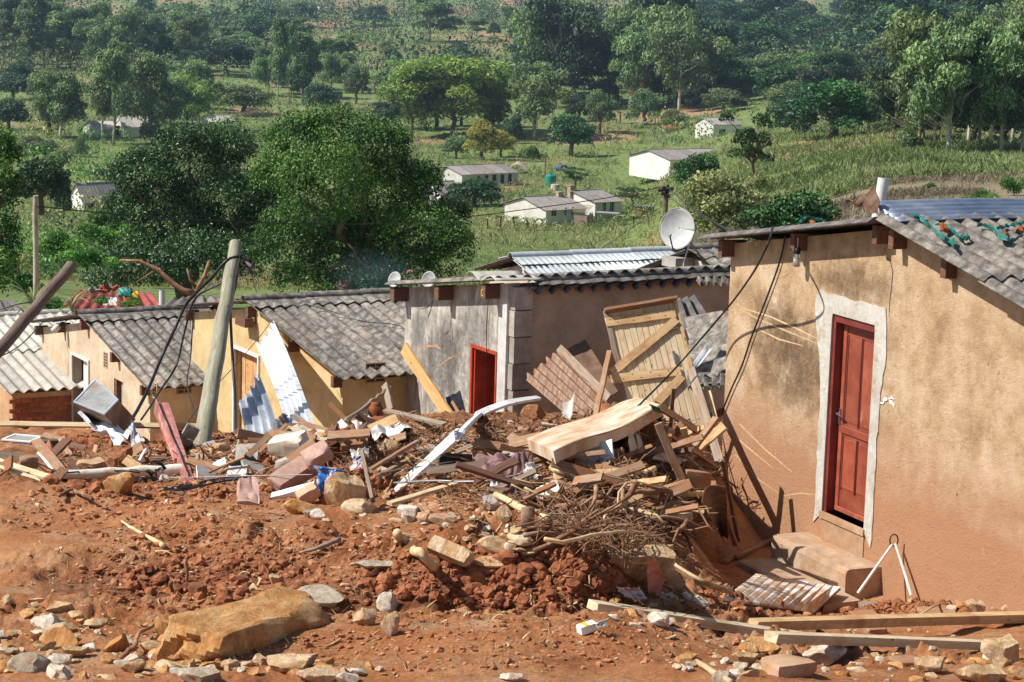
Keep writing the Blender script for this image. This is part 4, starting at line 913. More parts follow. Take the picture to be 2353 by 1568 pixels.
def tree(sty, px, base, top, width, label, Y=None, group=None, cat='tree', nat=None):
    kind, lf, bk, name = STY[sty]; _tc[0] += 1; k = _tc[0]
    P = hit(px, base, 62) if Y is None else at(px, base, Y)
    tm, cm = kind_mesh(kind, 10 + k % 2, lf, bk)
    h = (base-top)*P.y/F; natw = {'round': .86, 'euc': .27, 'euc_wide': .52, 'poplar': .30, 'cone': .34, 'flat': 2.0, 'bush': 1.5, 'willow': .66, 'bare': 1.0, 'open': 1.0}[kind]
    w = width*1.12*P.y/F/natw
    e = empty(name, P, random.Random(k*7).uniform(0, 6.28), label, cat if name != 'shrub' else 'shrub', group)
    e.scale = (w, w, h/.97 if kind not in ('bush', 'flat') else h/.95)
    o = link('trunk', tm, e); link('crown', cm, e)
    return e
ORD = ['leftmost', 'second from the left', 'third from the left', 'fourth from the left', 'fifth from the left', 'sixth from the left', 'seventh from the left', 'rightmost']
EG = 'tall slim eucalyptus trees on the slope at upper left'
for i, (x, b, t_, w) in enumerate([(8, 150, 40, 34), (25, 156, 35, 44), (62, 152, 12, 54), (100, 158, 5, 64), (132, 162, 40, 60), (160, 150, 55, 44), (205, 118, 30, 40)]):
    tree('euc', x, b, t_, w, 'tall dark eucalyptus in the upper left stand, ' + ORD[i], group=EG)
tree('eucw', 295, 162, 22, 62, 'single tall eucalyptus left of the two dark field trees')
tree('eucw', 378, 135, 52, 66, 'stubby bluish eucalyptus on the terrace above the dark round tree')
tree('eucw', 443, 160, 38, 56, 'leafy eucalyptus pair with thin trunks beside the huge dark round tree')
tree('dark', 520, 176, 82, 130, 'huge dark round tree in the green field at upper left', cat='tree')
tree('dark', 330, 140, 105, 46, 'small dark round tree on the stony terrace at upper left')
tree('euc', 638, 238, 56, 34, 'thin eucalyptus with the longest bare trunk, above the big mango tree')
tree('euc', 664, 240, 66, 32, 'thin bare-trunked eucalyptus just right of the longest bare trunk')
tree('euc', 700, 222, 86, 54, 'leafy tall eucalyptus right of the two bare-trunked ones')
tree('euc', 742, 200, 96, 36, 'short slender eucalyptus at the end of the bare-trunked row')
tree('euc', 610, 200, 116, 36, 'little pale eucalyptus left of the bare-trunked pair')
tree('eucw', 140, 322, 165, 92, 'wide olive eucalyptus left of the white farmhouse')
tree('euc', 236, 330, 128, 60, 'tall dense eucalyptus in front of the white farmhouse gable')
tree('euc', 262, 335, 112, 60, 'highest eucalyptus crown of the clump before the white farmhouse')
tree('eucw', 335, 320, 132, 96, 'broad brownish green eucalyptus right of the white farmhouse')
tree('eucw', 400, 275, 150, 70, 'eucalyptus with orange-tinged crown right of the white farmhouse')
tree('eucw', 445, 268, 172, 56, 'thin feathery eucalyptus at the right end of the farmhouse clump')
tree('young', 350, 330, 212, 56, 'low bright eucalyptus just right of the farmhouse roof')
tree('greyw', 560, 262, 188, 118, 'broad grey-green tree right of the maize terrace')
tree('redbush', 577, 275, 243, 60, 'reddish brown leafless bush above the big mango tree')
tree('dark', 740, 262, 184, 78, 'dark round tree behind the top of the big bright tree')
tree('willow', 186, 392, 312, 52, 'small weeping willow on the bare red ground at left')
tree('olivew', 138, 390, 336, 48, 'small olive shrub tree left of the weeping willow')
tree('greyw', 80, 372, 308, 92, 'low grey-green thicket tree below the yellow digger')
tree('kbush', 165, 360, 318, 70, 'low dull bush between the digger and the willow')
tree('dbush', 235, 412, 384, 80, 'hedge-like dark bush on red ground above the grey roof')
tree('mango', 95, 490, 346, 128, 'dark leafy tree over the left utility pole', Y=150)
tree('dark', 146, 500, 400, 46, 'small dark tree with gaps beside the flat grey roof', Y=170)
tree('bright', 255, 560, 455, 90, 'bright low tree hugging the left side of the big mango', Y=120)
tree('featw', 1040, 318, 138, 170, 'large feathery light green tree in the middle distance')
tree('featw', 945, 316, 152, 120, 'brownish feathery tree left of the large light green one')
tree('featw', 1000, 300, 132, 70, 'narrow tuft-topped tree behind the feathery pair')
tree('featw', 1125, 315, 190, 90, 'feathery light tree at the right end of the pale green row')
tree('eucd', 1275, 250, -2, 146, 'giant eucalyptus towering at top centre')
tree('dark', 1325, 205, 84, 92, 'very dark tree tucked against the giant eucalyptus')
tree('eucw', 1228, 322, 150, 112, 'open eucalyptus with two pale trunks in the centre')
tree('mango', 1312, 358, 252, 100, 'dense dark tree right of the pale-trunked eucalyptus')
tree('yellow', 1108, 368, 268, 84, 'yellowish tree above the long pale farm building')
tree('yellow', 1150, 362, 292, 62, 'smaller yellow-green tree right of the yellowish one')
tree('dark', 1180, 330, 262, 48, 'small dark tree between the yellow and pale-trunked trees')
tree('greyw', 1048, 365, 305, 60, 'dull green tree left of the yellowish tree')
tree('bush', 1225, 372, 330, 60, 'leafy bush beneath the pale-trunked eucalyptus')
tree('dark', 1052, 146, 92, 62, 'dark pointed tree on the terrace at upper centre')
tree('euc', 985, 98, 2, 84, 'hazy tall tree on the far terrace at top centre')
tree('flat', 930, 185, 136, 104, 'flat-topped acacia in the dry field at upper centre')
tree('flat', 862, 214, 172, 92, 'lower flat-topped acacia left of the feathery trees')
tree('flat', 832, 118, 76, 84, 'flat-topped acacia on the far hazy terrace')
tree('olivew', 893, 135, 88, 44, 'small dull tree between the acacias')
tree('greyw', 818, 240, 138, 60, 'grey-green tree left of the acacias, behind the bright tree')
tree('euc', 1095, 84, 45, 36, 'little hazy tree beside the pale green lawn')
tree('euc', 1172, 88, 22, 46, 'hazy bluish tree at the far edge of the lawn')
tree('dark', 1135, 84, 50, 30, 'hazy dark tree on the lawn edge, left of the bluish one')
for i, x in enumerate([1328, 1345, 1362, 1378, 1392]):
    tree('cone', x, 66, 2 + (i*5) % 13, 22, 'dark narrow conifer in the far hazy row at top, ' + ORD[i], group='conifers in the far row at top')
tree('eucw', 1405, 210, 48, 62, 'light crowned eucalyptus right of the giant one')
tree('eucd', 1500, 235, -6, 150, 'broad blue-green eucalyptus mass at top right of centre')
tree('eucw', 1448, 255, 90, 90, 'eucalyptus in front of the blue-green mass, left side')
tree('eucw', 1560, 262, 66, 108, 'eucalyptus in front of the blue-green mass, right side')
tree('greyw', 1480, 288, 200, 84, 'spreading tree over the small brick yard')
tree('greyw', 1378, 306, 196, 66, 'upright leafy tree left of the banana plants')
tree('mango', 1590, 250, 175, 90, 'dark round tree left of the white and blue sheds')
tree('greyw', 1662, 258, 198, 96, 'dull tree below the blue shed')
tree('olivew', 1545, 300, 248, 64, 'bare-looking grey tree above the small square house')
tree('mango', 1730, 140, 42, 156, 'large dark dome tree at upper right')
tree('mango', 1602, 128, 50, 90, 'smaller dark dome tree at upper right of centre')
tree('mango', 1905, 116, 28, 150, 'large dark dome tree right of the first dome')
tree('dark', 1822, 52, -8, 70, 'far bluish tree at the top edge, right of centre')
tree('dark', 1940, 45, -10, 70, 'far bluish tree at the top edge above the second dome')
tree('dark', 1650, 48, -12, 120, 'far bluish tree clump at the top edge, left of the first dome')
tree('flat', 1930, 175, 106, 64, 'flat-topped tree beside the tin-roofed hut')
tree('mango', 1775, 200, 118, 96, 'mid green bushy tree right of the white house')
tree('bright', 1855, 208, 118, 110, 'bright bushy tree in the middle of the right-hand wood')
tree('greyw', 1800, 222, 160, 80, 'dull bushy tree above the big dark mango')
tree('mango', 1915, 326, 168, 196, 'big dark spreading mango tree at the edge of the maize')
tree('dark', 1822, 318, 205, 96, 'dark left shoulder tree of the big spreading mango')
tree('olivew', 1995, 312, 196, 80, 'brown-green tree at the right shoulder of the big mango')
tree('eucd', 2085, 200, -12, 190, 'massive dark eucalyptus at upper right')
tree('eucd', 2010, 170, 20, 110, 'dark eucalyptus at the left of the massive one')
tree('eucw', 2190, 180, -12, 140, 'lighter eucalyptus crowns behind the massive one')
tree('dark', 2120, 260, 110, 120, 'dark tree filling the gap below the massive eucalyptus')
tree('eucw', 2175, 362, 62, 150, 'tall brownish eucalyptus with a white forked trunk')
tree('eucw', 2300, 362, 96, 130, 'pale green eucalyptus at the right edge')
tree('eucw', 2240, 300, 40, 110, 'eucalyptus between the white-trunked and the right edge ones')
tree('eucw', 2345, 260, 12, 110, 'dark eucalyptus cut by the right edge')
tree('young', 2092, 356, 248, 52, 'small pointed young tree before the eucalyptus stand')
tree('euc', 2052, 330, 220, 60, 'bluish young eucalyptus beside the big mango')
tree('greyw', 2030, 320, 270, 60, 'low round shrub tree between mango and young eucalyptus')
tree('mango', 1600, 450, 340, 100, 'bright round tree right of the white barn', Y=170)
tree('open', 1722, 448, 262, 150, 'open branching tree before the long grey roof', Y=150)
tree('olivew', 1655, 575, 372, 185, 'big feathery olive-brown tree behind the satellite dish', Y=90)
tree('kbush', 1745, 440, 388, 66, 'pale round bush right of the feathery olive tree', Y=120)
tree('mango', 1820, 620, 416, 200, 'glossy mango tree just behind the roof of the red door house', Y=48)
tree('bare', 2010, 462, 372, 105, 'thin bare shrub left of the white chimney pipe', Y=100)
tree('mango', 1090, 474, 402, 118, 'low dark round tree before the long pale farm building')
tree('open', 1320, 438, 382, 76, 'small open tree beside the green water tank')
tree('open', 1455, 478, 430, 76, 'small tree with washing behind it, right of the twin white houses')
tree('dbush', 1300, 330, 300, 40, 'dark bush behind the dense dark tree')
BL_ = ['round bush just right of the white vent pipe', 'wide bush above the blue metal roof sheet', 'bush at the right edge of the slope, upper', 'dark bush between the pipe and the wide one', 'bush above the roof at the right edge, lowest', 'small bush touching the vent pipe side', 'bush under the white-trunked eucalyptus', 'bush under the pale right-edge eucalyptus']
for bi, (x, b, t_, w) in enumerate([(2135, 448, 412, 50), (2250, 470, 432, 80), (2330, 450, 395, 70), (2180, 478, 452, 80), (2300, 492, 462, 90), (2090, 492, 470, 60), (2205, 395, 372, 80), (2290, 380, 350, 80)]):
    tree('bush', x, b, t_, w, BL_[bi], group='bushes on the right slope')
tree('khaki' if False else 'kbush', 30, 640, 560, 90, 'dry bush at the foot of the left utility pole', Y=75)
TB_ = ['low tangled bush behind the top of the dark leaning pole', 'bush half under the left side of the mango tree', 'tangled bush just right of the slim upright pole', 'upper tangled bush left of the mango tree', 'bush at the very foot of the slim upright pole']
for bi, (x, b, t_, w, y) in enumerate([(200, 620, 560, 130, 70), (330, 600, 500, 80, 90), (130, 600, 520, 130, 85), (250, 570, 500, 120, 95), (60, 680, 620, 100, 60)]):
    tree('bush', x, b, t_, w, TB_[bi], Y=y, group='tangled bushes behind the left houses')

NN = {'eucd': 'dark eucalyptus', 'dark': 'dark round tree', 'eucw': 'light eucalyptus', 'euc': 'slim eucalyptus', 'mango': 'green round tree', 'greyw': 'grey-green tree', 'bright': 'bright tree'}
WL = [('eucd', 1985, 150, -10, 90), ('dark', 2040, 235, 120, 110), ('eucd', 2140, 190, -10, 120), ('dark', 2170, 250, 130, 110), ('eucd', 2250, 190, -12, 120), ('dark', 2240, 330, 190, 120), ('eucw', 2330, 200, -10, 120), ('dark', 2310, 330, 190, 110),
      ('dark', 2120, 330, 200, 90), ('eucd', 2350, 340, 130, 90), ('dark', 1950, 210, 130, 90), ('mango', 1700, 215, 140, 80), ('dark', 1630, 210, 130, 90), ('dark', 1560, 180, 80, 90), ('dark', 1480, 160, 40, 90), ('mango', 1850, 270, 190, 100)]
_r9 = random.Random(77)
WL += [(_r9.choice(['eucd', 'dark', 'eucw', 'mango', 'eucd']), x, _r9.uniform(150, 330), _r9.uniform(60, 180), _r9.uniform(80, 130)) for x in range(2060, 2400, 26)]
WL += [(_r9.choice(['dark', 'mango', 'greyw', 'eucd']), x, _r9.uniform(70, 240), 0, _r9.uniform(70, 120)) for x in range(1420, 2060, 30)]
WL = [(a, b, c, (d if d else c - _r9.uniform(60, 110)), e_) for a, b, c, d, e_ in WL]
for i, (st, x, b, t_, w) in enumerate(WL): tree(st, x, b, t_, w, al(x, (b+t_)/2, NN[st], LM_FAR), group='trees of the dense wood at upper right')
for i, (st, x, b, t_, w) in enumerate([('dark', 30, 230, 160, 90), ('greyw', 110, 100, 40, 90), ('dark', 240, 95, 30, 90), ('greyw', 320, 75, 20, 90), ('mango', 420, 60, 5, 90), ('greyw', 500, 70, 10, 100), ('dark', 600, 60, 5, 90), ('greyw', 560, 120, 70, 80), ('dark', 720, 150, 95, 80), ('greyw', 780, 190, 130, 80),
      ('mango', 20, 300, 220, 90), ('greyw', 480, 250, 200, 70), ('greyw', 650, 110, 50, 80), ('dark', 860, 60, 10, 80), ('greyw', 260, 215, 165, 70), ('greyw', 10, 120, 50, 80), ('dark', 690, 60, 0, 80)]): tree(st, x, b, t_, w, al(x, (b+t_)/2, NN[st], LM_FAR), group='scattered trees of the upper left slope')
for i, (st, x, b, t_, w) in enumerate([('dark', 880, 300, 230, 70), ('greyw', 1180, 200, 140, 70), ('dark', 1140, 215, 150, 70), ('mango', 1210, 170, 110, 60), ('dark', 1330, 280, 210, 70), ('dark', 1390, 250, 170, 70), ('greyw', 1000, 240, 180, 60), ('greyw', 1080, 160, 110, 60), ('greyw', 1430, 120, 60, 70)]): tree(st, x, b, t_, w, al(x, (b+t_)/2, NN[st], LM_FAR), group='filler trees of the central valley')

for i in range(26):
    b = _r9.uniform(30, 260); x = _r9.uniform(0, 820); st = _r9.choice(['euc', 'eucw', 'greyw', 'mango', 'dark']); tree(st, x, b, b - _r9.uniform(45, 90), _r9.uniform(45, 85), al(x, b-35, 'small ' + NN[st], LM_FAR), group='small trees of the upper left slope')
BELTS = [(0, 240, 140, 165, 110, 150, 55, 75, ['euc', 'eucw', 'eucd'], 9), (240, 480, 130, 165, 80, 115, 50, 70, ['eucw', 'greyw', 'eucd'], 5), (90, 160, 300, 325, 110, 150, 60, 80, ['eucw'], 2), (300, 480, 285, 315, 110, 150, 60, 80, ['eucw', 'featw'], 5), (600, 770, 190, 240, 80, 140, 45, 60, ['euc', 'eucw', 'mango'], 5),
         (1190, 1340, 190, 250, 140, 220, 90, 130, ['eucd', 'eucw'], 5), (1400, 1620, 200, 260, 150, 230, 90, 130, ['eucd', 'eucw'], 8), (2060, 2370, 335, 362, 190, 300, 95, 130, ['eucw', 'eucd'], 9), (1580, 1980, 100, 130, 60, 95, 90, 130, ['mango', 'dark'], 6), (1620, 1880, 210, 260, 70, 110, 90, 120, ['greyw', 'mango', 'eucw'], 7), (900, 1160, 290, 318, 110, 170, 80, 110, ['featw'], 4)]
for (x0, x1, b0, b1, h0, h1, w0, w1, sts, n) in BELTS:
    for i in range(n):
        x = x0 + (x1-x0)*(i+.5)/n + _r9.uniform(-10, 10); b = _r9.uniform(b0, b1); h_ = _r9.uniform(h0, h1); st = _r9.choice(sts); tree(st, x, b, b-h_, _r9.uniform(w0, w1), al(x, b-h_/2, 'tall ' + {**NN, 'featw': 'feathery tree'}[st], LM_FAR), group='tall trees of the valley belts')
# the two big trees behind the houses and the one at the left edge
def big_tree(nm, label, Y, base, lobes_px, leafmat, seed, n, size, branches, asp=.42):
    rs = np.random.RandomState(seed); rnd = random.Random(seed); B = at(base[0], base[1], Y); e = empty(nm, B, 0, label, 'tree'); lobes = []
    for (x, y, rx, ry) in lobes_px:
        c = at(x, y, Y + rnd.uniform(-1.6, 1.6)) - B; lobes.append((c.x, c.y, c.z, rx*Y/F, rx*Y/F*.9, ry*Y/F))
    more = []
    for L in lobes:
        for _ in range(6):
            d = Vector((rnd.gauss(0, 1), rnd.gauss(0, 1), rnd.gauss(0, 1))).normalized(); q = rnd.uniform(.22, .36)
            more.append((L[0]+d.x*L[3]*.85, L[1]+d.y*L[4]*.85, L[2]+d.z*L[5]*.8, L[3]*q, L[4]*q, L[5]*q*.9))
    P, d, var = lobes_pts(lobes + more, n, rs, .3)
    P += rs.normal(size=P.shape)*.10
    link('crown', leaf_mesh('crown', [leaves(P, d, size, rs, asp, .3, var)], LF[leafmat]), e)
    mb = MB(); limb(mb, (0, 0, -.5), (.2, 0, 2.0), .4, .28, rnd)
    for L in lobes: limb(mb, (.2, 0, 1.6), (L[0], L[1]-.2, L[2]), .17, .04, rnd, 6, .06)
    for a, b in branches: limb(mb, at(*a, Y-2) - B, at(*b, Y-2) - B, .04, .02, rnd, 5, .06)
    mb.obj('trunk', MT['bark'], e, None, True); return e
big_tree('mango_tree', 'broad glossy dark mango tree in the left centre behind the yellow house', 74, (420, 690),
    [(350, 420, 85, 80), (300, 480, 55, 60), (440, 350, 80, 70), (520, 330, 70, 55), (400, 520, 110, 90), (510, 460, 110, 100), (470, 600, 120, 70), (330, 600, 90, 60), (560, 560, 90, 90), (290, 390, 35, 30), (600, 480, 60, 90), (240, 640, 45, 30)],
    'big_mango', 5, 62000, .064, [((520, 480), (545, 540))])
big_tree('leafy_tree', 'big bright green leafy tree in the centre, right of the mango tree', 70, (800, 690),
    [(690, 330, 75, 70), (770, 300, 75, 60), (860, 340, 85, 80), (640, 400, 60, 80), (740, 420, 110, 100), (870, 450, 110, 100), (960, 430, 60, 60), (800, 560, 130, 100), (960, 540, 100, 90), (670, 560, 90, 90), (1040, 570, 50, 70), (1030, 500, 50, 50), (720, 650, 100, 40), (900, 620, 120, 60)],
    'big_bright', 6, 74000, .060, [((800, 560), (850, 630))])
big_tree('edge_tree', 'dark green tree cut off by the left edge behind the leaning pole', 60, (-30, 700),
    [(0, 350, 45, 50), (-10, 440, 55, 70), (0, 540, 45, 70), (-30, 620, 60, 60), (20, 600, 20, 30)], 'bright', 7, 9000, .065, [])

# ---------------------------------------------------------------- ground cover that nobody could count
def cover(name, n, cond, size, leafmat, seed, per=5, droop=-.7, asp=.16, ymin=64, ymax=500, spread=.4, tmin=-.27, tmax=.28, group=None):
    rs = np.random.RandomState(seed); Yr = np.exp(rs.uniform(math.log(ymin), math.log(ymax), n)); tr = rs.uniform(tmin, tmax, n); X = tr*Yr
    k = cond(X, Yr, tr, rs); X, Yr = X[k], Yr[k]; m = len(X); Z = gz(X, Yr)
    C = np.repeat(np.stack([X, Yr, Z], 1), per, 0); s = np.repeat(size*(.7 + .6*rs.rand(m)), per)
    C += rs.normal(size=C.shape)*np.array([spread, spread, 0])*s[:, None]; C[:, 2] += s*(.35 + .5*rs.rand(len(C)))
    nor = rs.normal(size=C.shape); nor[:, 1] -= .8; nor /= np.linalg.norm(nor, axis=1)[:, None]
    Vt, Q, va = leaves(C, nor, 1.0, rs, asp, droop, np.repeat(np.clip(.5 + .4*fbm(X/15, Yr/30, 2, 5), 0, 1), per))
    # scale each leaf about its centre
    Vt = Vt.reshape(-1, 4, 3); Cc = C[:, None, :]; Vt = (Cc + (Vt - Cc)*(s[:, None, None]*.5)).reshape(-1, 3)
    return tag(link(name, leaf_mesh(name, [(Vt, Q, va)], LF[leafmat])), None, None, None, 'stuff')
tag(cover('maize_field', 26000, lambda X, Y, t_, r: (t_ > .075) & (Y < 330) & (fbm(X/9, Y/14, 2, 91) > -.12), .75, 'maize', 1, 4, -.9, .13, 140, 330, .3, .075, .27), 'field of drying green maize on the right slope', 'maize field')
tag(cover('dry_grass', 26000, lambda X, Y, t_, r: (fbm(X/7, Y/10, 2, 92) > -.2), .42, 'khaki', 2, 4, -.9, .10, 64, 170, .5, .06, .28), 'dry purple-tan grass on the near right slope', 'grass')
tag(cover('green_grass', 21000, lambda X, Y, t_, r: (t_ < .09), .5, 'grass', 3, 4, -.9, .14, 190, 470, .6, -.27, .09), 'green grass and weeds round the valley houses', 'grass')
tag(cover('valley_crops', 26000, lambda X, Y, t_, r: (fbm(X/30, Y/40, 2, 93) > 0), .9, 'maize', 4, 4, -.7, .16, 230, 900, .6), 'pale green crops on the valley floor', 'crops')
def woods(name, n, cond, hs, leafmat, seed, ymin, ymax, lp=46):
    rs = np.random.RandomState(seed); Yr = np.exp(rs.uniform(math.log(ymin), math.log(ymax), n)); tr = rs.uniform(-.29, .29, n); X = tr*Yr
    k = cond(X, Yr, tr, rs); X, Yr = X[k], Yr[k]; m = len(X); Z = gz(X, Yr); h = hs*(.5 + rs.rand(m)); ca = .32 + .5*rs.rand(m)
    d = rs.normal(size=(m, lp, 3)); d /= np.linalg.norm(d, axis=2)[:, :, None]; r = .7 + .4*rs.rand(m, lp, 1)
    sc_ = np.stack([h*ca, h*ca, h*.5], 1)[:, None, :]; C = np.stack([X, Yr, Z + h*.5], 1)[:, None, :] + d*r*sc_
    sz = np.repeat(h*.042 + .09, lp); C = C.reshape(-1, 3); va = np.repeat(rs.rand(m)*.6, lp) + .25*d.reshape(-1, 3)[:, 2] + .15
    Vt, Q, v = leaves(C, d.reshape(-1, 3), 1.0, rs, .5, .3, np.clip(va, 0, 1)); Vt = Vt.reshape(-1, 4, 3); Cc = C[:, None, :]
    Vt = (Cc + (Vt - Cc)*(sz[:, None, None])).reshape(-1, 3)
    return tag(link(name, leaf_mesh(name, [(Vt, Q, v)], LF[leafmat])), None, None, None, 'stuff')
tag(woods('undergrowth', 1400, lambda X, Y, t_, r: (fbm(X/40, Y/60, 3, 94) > -.05) & ~((Y < 420) & (t_ > -.05) & (t_ < .13)) & ~((Y < 300) & (t_ > .12)), 3.2, 'bright', 5, 200, 900, 90), 'low scrub between the trees of the valley', 'scrub')
tag(woods('left_thicket', 1300, lambda X, Y, t_, r: (t_ < -.03) & (Y > 520) & (fbm(X/25, Y/40, 3, 98) > -.15), 5.5, 'euc', 15, 300, 1000, 90), 'grey-green thicket covering the slope at upper left', 'thicket')
tag(woods('scrub', 1700, lambda X, Y, t_, r: (fbm(X/40, Y/60, 3, 95) > .05) & ~((Y < 420) & (t_ > -.05) & (t_ < .13)) & ~((Y < 330) & (t_ > .12)), 3.6, 'olive', 6, 210, 900, 80), 'olive scrub between the trees of the valley', 'scrub')
tag(woods('far_woodland', 1400, lambda X, Y, t_, r: (fbm(X/90, Y/200, 3, 96) > -.12), 13, 'dark', 7, 620, 2600, 110), 'hazy dark woodland on the far hillside', 'woodland')
tag(woods('far_bushland', 1000, lambda X, Y, t_, r: (fbm(X/90, Y/200, 3, 97) > -.2), 8, 'euc', 8, 620, 2200, 110), 'hazy green bushland on the far hillside', 'bushland')

# ---------------------------------------------------------------- far buildings
def far_house(label, gl, gr, apex_px, Yd, yaw, length, h=None, wins=(), name='far_house', wall='far_white', roof='far_roof', chim=None, over=.35, doors=(), zlow=.8, cat='house', frontmat=None, base=None):
    """gable wall picked by its top-left, top-right and apex; ridge of given length running away to the right"""
    if base: Yd = hit(gr[0], base, 62).y; h = (base - gr[1])*Yd/F
    fr = Frame(apex_px[0], apex_px[1], Yd, yaw, name, label, cat=cat)
    fr.O = fr.O.copy(); ap = fr.pick(*apex_px); L = fr.pick(*gl); Rr = fr.pick(*gr); hh = h if h else 2.6
    rw = ap.z; sl = math.atan2(rw - L.z, ap.x - L.x); sr = math.atan2(rw - Rr.z, Rr.x - ap.x); zb = min(L.z, Rr.z) - hh
    fr.root['h'] = hh; del fr.root['h']
    top = lambda u: rw - ((ap.x-u)*math.tan(sl) if u < ap.x else (u-ap.x)*math.tan(sr))
    fr.obj(wall_mesh(L.x, Rr.x, top, zb-zlow, 0, .2), 'gable_wall', MT[wall])
    hs = []; fw = MB()
    for (y0, y1, w0, w1) in list(wins) + list(doors): hs.append((y0, y1, w0+zb, w1+zb))
    wm = wall_mesh(.2, length, lambda u: top(Rr.x)-.02, zb-zlow, 0, .2, hs, du=5)
    rot = Matrix(((0, -1, 0, Rr.x), (1, 0, 0, 0), (0, 0, 1, 0), (0, 0, 0, 1)))
    wm.v = [rot @ p for p in wm.v]; fr.obj(wm, 'front_wall', MT[frontmat or wall])
    fr.obj(MB().box((L.x, .2, zb-zlow), (L.x+.2, length, top(L.x)-.02)), 'back_wall', MT[wall])
    fr.obj(wall_mesh(L.x+.2, Rr.x-.2, lambda u: top(u)-.02, zb-zlow, length-.2, .2), 'end_wall', MT[wall])
    for i, q in enumerate(hs):
        o = fr.obj(MB().box((Rr.x-.16, q[0], q[2]), (Rr.x-.12, q[1], q[3])), 'window' if i < len(wins) else 'door', MT['far_dark'])
        if i < len(wins): MB().box((Rr.x-.115, (q[0]+q[1])/2-.03, q[2]), (Rr.x-.08, (q[0]+q[1])/2+.03, q[3])).obj('glazing_bar', MT['far_white'], o)
    for sg, sl_, wd_ in ((1, sr, (Rr.x-ap.x)+over), (-1, sl, (ap.x-L.x)+over)):
        n = max(2, int(length/2.2))
        for k in range(n):
            va, vb = -over + (length+2*over)*k/n, -over + (length+2*over)*(k+1)/n - .02
            def fn(a, b, va=va, vb=vb, k=k):
                return (ap.x + sg*wd_*a, va+(vb-va)*b, rw + .10 + (k % 2)*.02 - wd_*a*math.tan(sl_) + .02*math.cos(b*40))
            fr.obj(MB().shell(fn, 2, 16, .04), 'roof_panel', MT[roof])
    fr.obj(MB().tube([(ap.x, -over-.02, rw+.12), (ap.x, length+over+.02, rw+.12)], .12, 8), 'ridge_cap', MT[roof])
    if chim:
        cu, cv, cw, ch = chim
        c = fr.obj(MB().box((ap.x+cu-cw, cv-cw, rw-1.2), (ap.x+cu+cw, cv+cw, rw+ch)), 'chimney', MT['far_brick']); MB().box((ap.x+cu-cw-.08, cv-cw-.08, rw+ch+.002), (ap.x+cu+cw+.08, cv+cw+.08, rw+ch+.15)).obj('chimney_cap', MT['con'], c)
    fr.zb = zb; fr.L, fr.Rr, fr.ap = L, Rr, ap; return fr
far_house('white house with bushes in front, left one of the twin white houses', (1160, 468), (1255, 484), (1205, 455), 285, -35, 6.6, wins=[(.9, 1.7, .9, 1.9), (3, 3.4, .9, 2.0), (4.2, 4.6, .9, 2.0)], chim=(.3, 5.6, .33, .55), h=2.9, base=512)
far_house('white house with tall chimney stack, right one of the twin white houses', (1304, 448), (1368, 466), (1318, 441), 298, -35, 4.6, wins=[(1.3, 1.9, .5, 1.7), (2.6, 3.3, .4, 1.7)], chim=(-.5, -.1, .36, .75), h=2.7, base=494)
far_house('long pale building with a row of dark doorways above the dark round tree', (1020, 390), (1062, 402), (1028, 383), 345, -38, 11.5, wins=[(3, 3.7, .5, 1.7)], doors=[(4.6, 5.4, 0, 1.8), (6.2, 7.1, 0, 1.8), (7.9, 8.7, 0, 1.8), (9.5, 10.3, 0, 1.8)], h=2.7, name='long_building', cat='building', base=430)
far_house('low grey-roofed house half hidden behind the big leafy tree', (985, 440), (1012, 447), (990, 420), 300, -38, 4, wins=[(2.2, 3.2, .8, 1.9)], h=2.6, base=470)
far_house('white barn with blank gable wall at right of centre', (1447, 358), (1540, 368), (1492, 346), 300, -30, 14, h=2.9, name='white_barn', cat='barn', roof='far_roof', base=402)
far_house('small white house with square window and brown roof at right of centre', (1598, 284), (1640, 287), (1618, 272), 470, -16, 6, wins=[(1.2, 2.6, .8, 2)], h=2.6, base=314)
far_house('white farmhouse behind the eucalyptus clump at left', (192, 290), (222, 298), (207, 280), 450, -30, 7, doors=[(4, 5, 0, 2)], h=2.8, name='farmhouse', roof='asb_light', base=312)
far_house('pale-roofed building right of the white farmhouse', (262, 286), (286, 292), (270, 266), 460, -30, 7, h=2.4, name='far_shed', cat='shed', roof='asb_light', base=312)
far_house('low house with flat grey roof and ochre wall at left, below the willow', (158, 450), (192, 462), (178, 424), 270, -40, 6, doors=[(.8, 1.6, 0, 2), (2.6, 3.4, 0, 2)], h=2.4, wall='far_white', frontmat='far_brick', base=484)
far_house('cream house with parapet beside the blue shed at upper right', (1714, 168), (1728, 174), (1721, 165), 700, -40, 4, h=3, wall='far_white', roof='far_white', base=190)
fs = far_house('small blue shed with white roof at upper right', (1655, 166), (1676, 170), (1664, 163), 700, -60, 4, h=2.2, name='blue_shed', cat='shed', wall='blue', roof='far_white', base=178)
far_house('little white shed left of the blue shed', (1639, 172), (1646, 174), (1643, 169), 700, -40, 2, h=2, name='white_shed', cat='shed', roof='far_white', base=180)
far_house('tin-roofed hut at the edge of the right-hand wood', (1990, 145), (2010, 150), (1998, 139), 640, -40, 4, h=2, name='hut', cat='hut', roof='zinc', base=158)
far_house('roofless brick house above the tin-roofed hut', (2016, 128), (2040, 130), (2028, 122), 690, -30, 4, h=2.6, wall='far_brick', roof='far_brick', base=140)
far_house('white-walled hut on the bare hillside at top left of centre', (690, 14), (704, 16), (697, 10), 1500, -40, 14, h=3.5, name='hut', cat='hut')
far_house('second hillside hut, right of the first, at top left of centre', (722, 16), (736, 18), (729, 12), 1500, -40, 12, h=3.5, name='hut', cat='hut')
far_house('pale roof peeping through the big mango top at left', (463, 275), (480, 280), (470, 267), 450, -30, 6, h=2, name='far_shed', cat='shed', roof='asb_light', base=290)
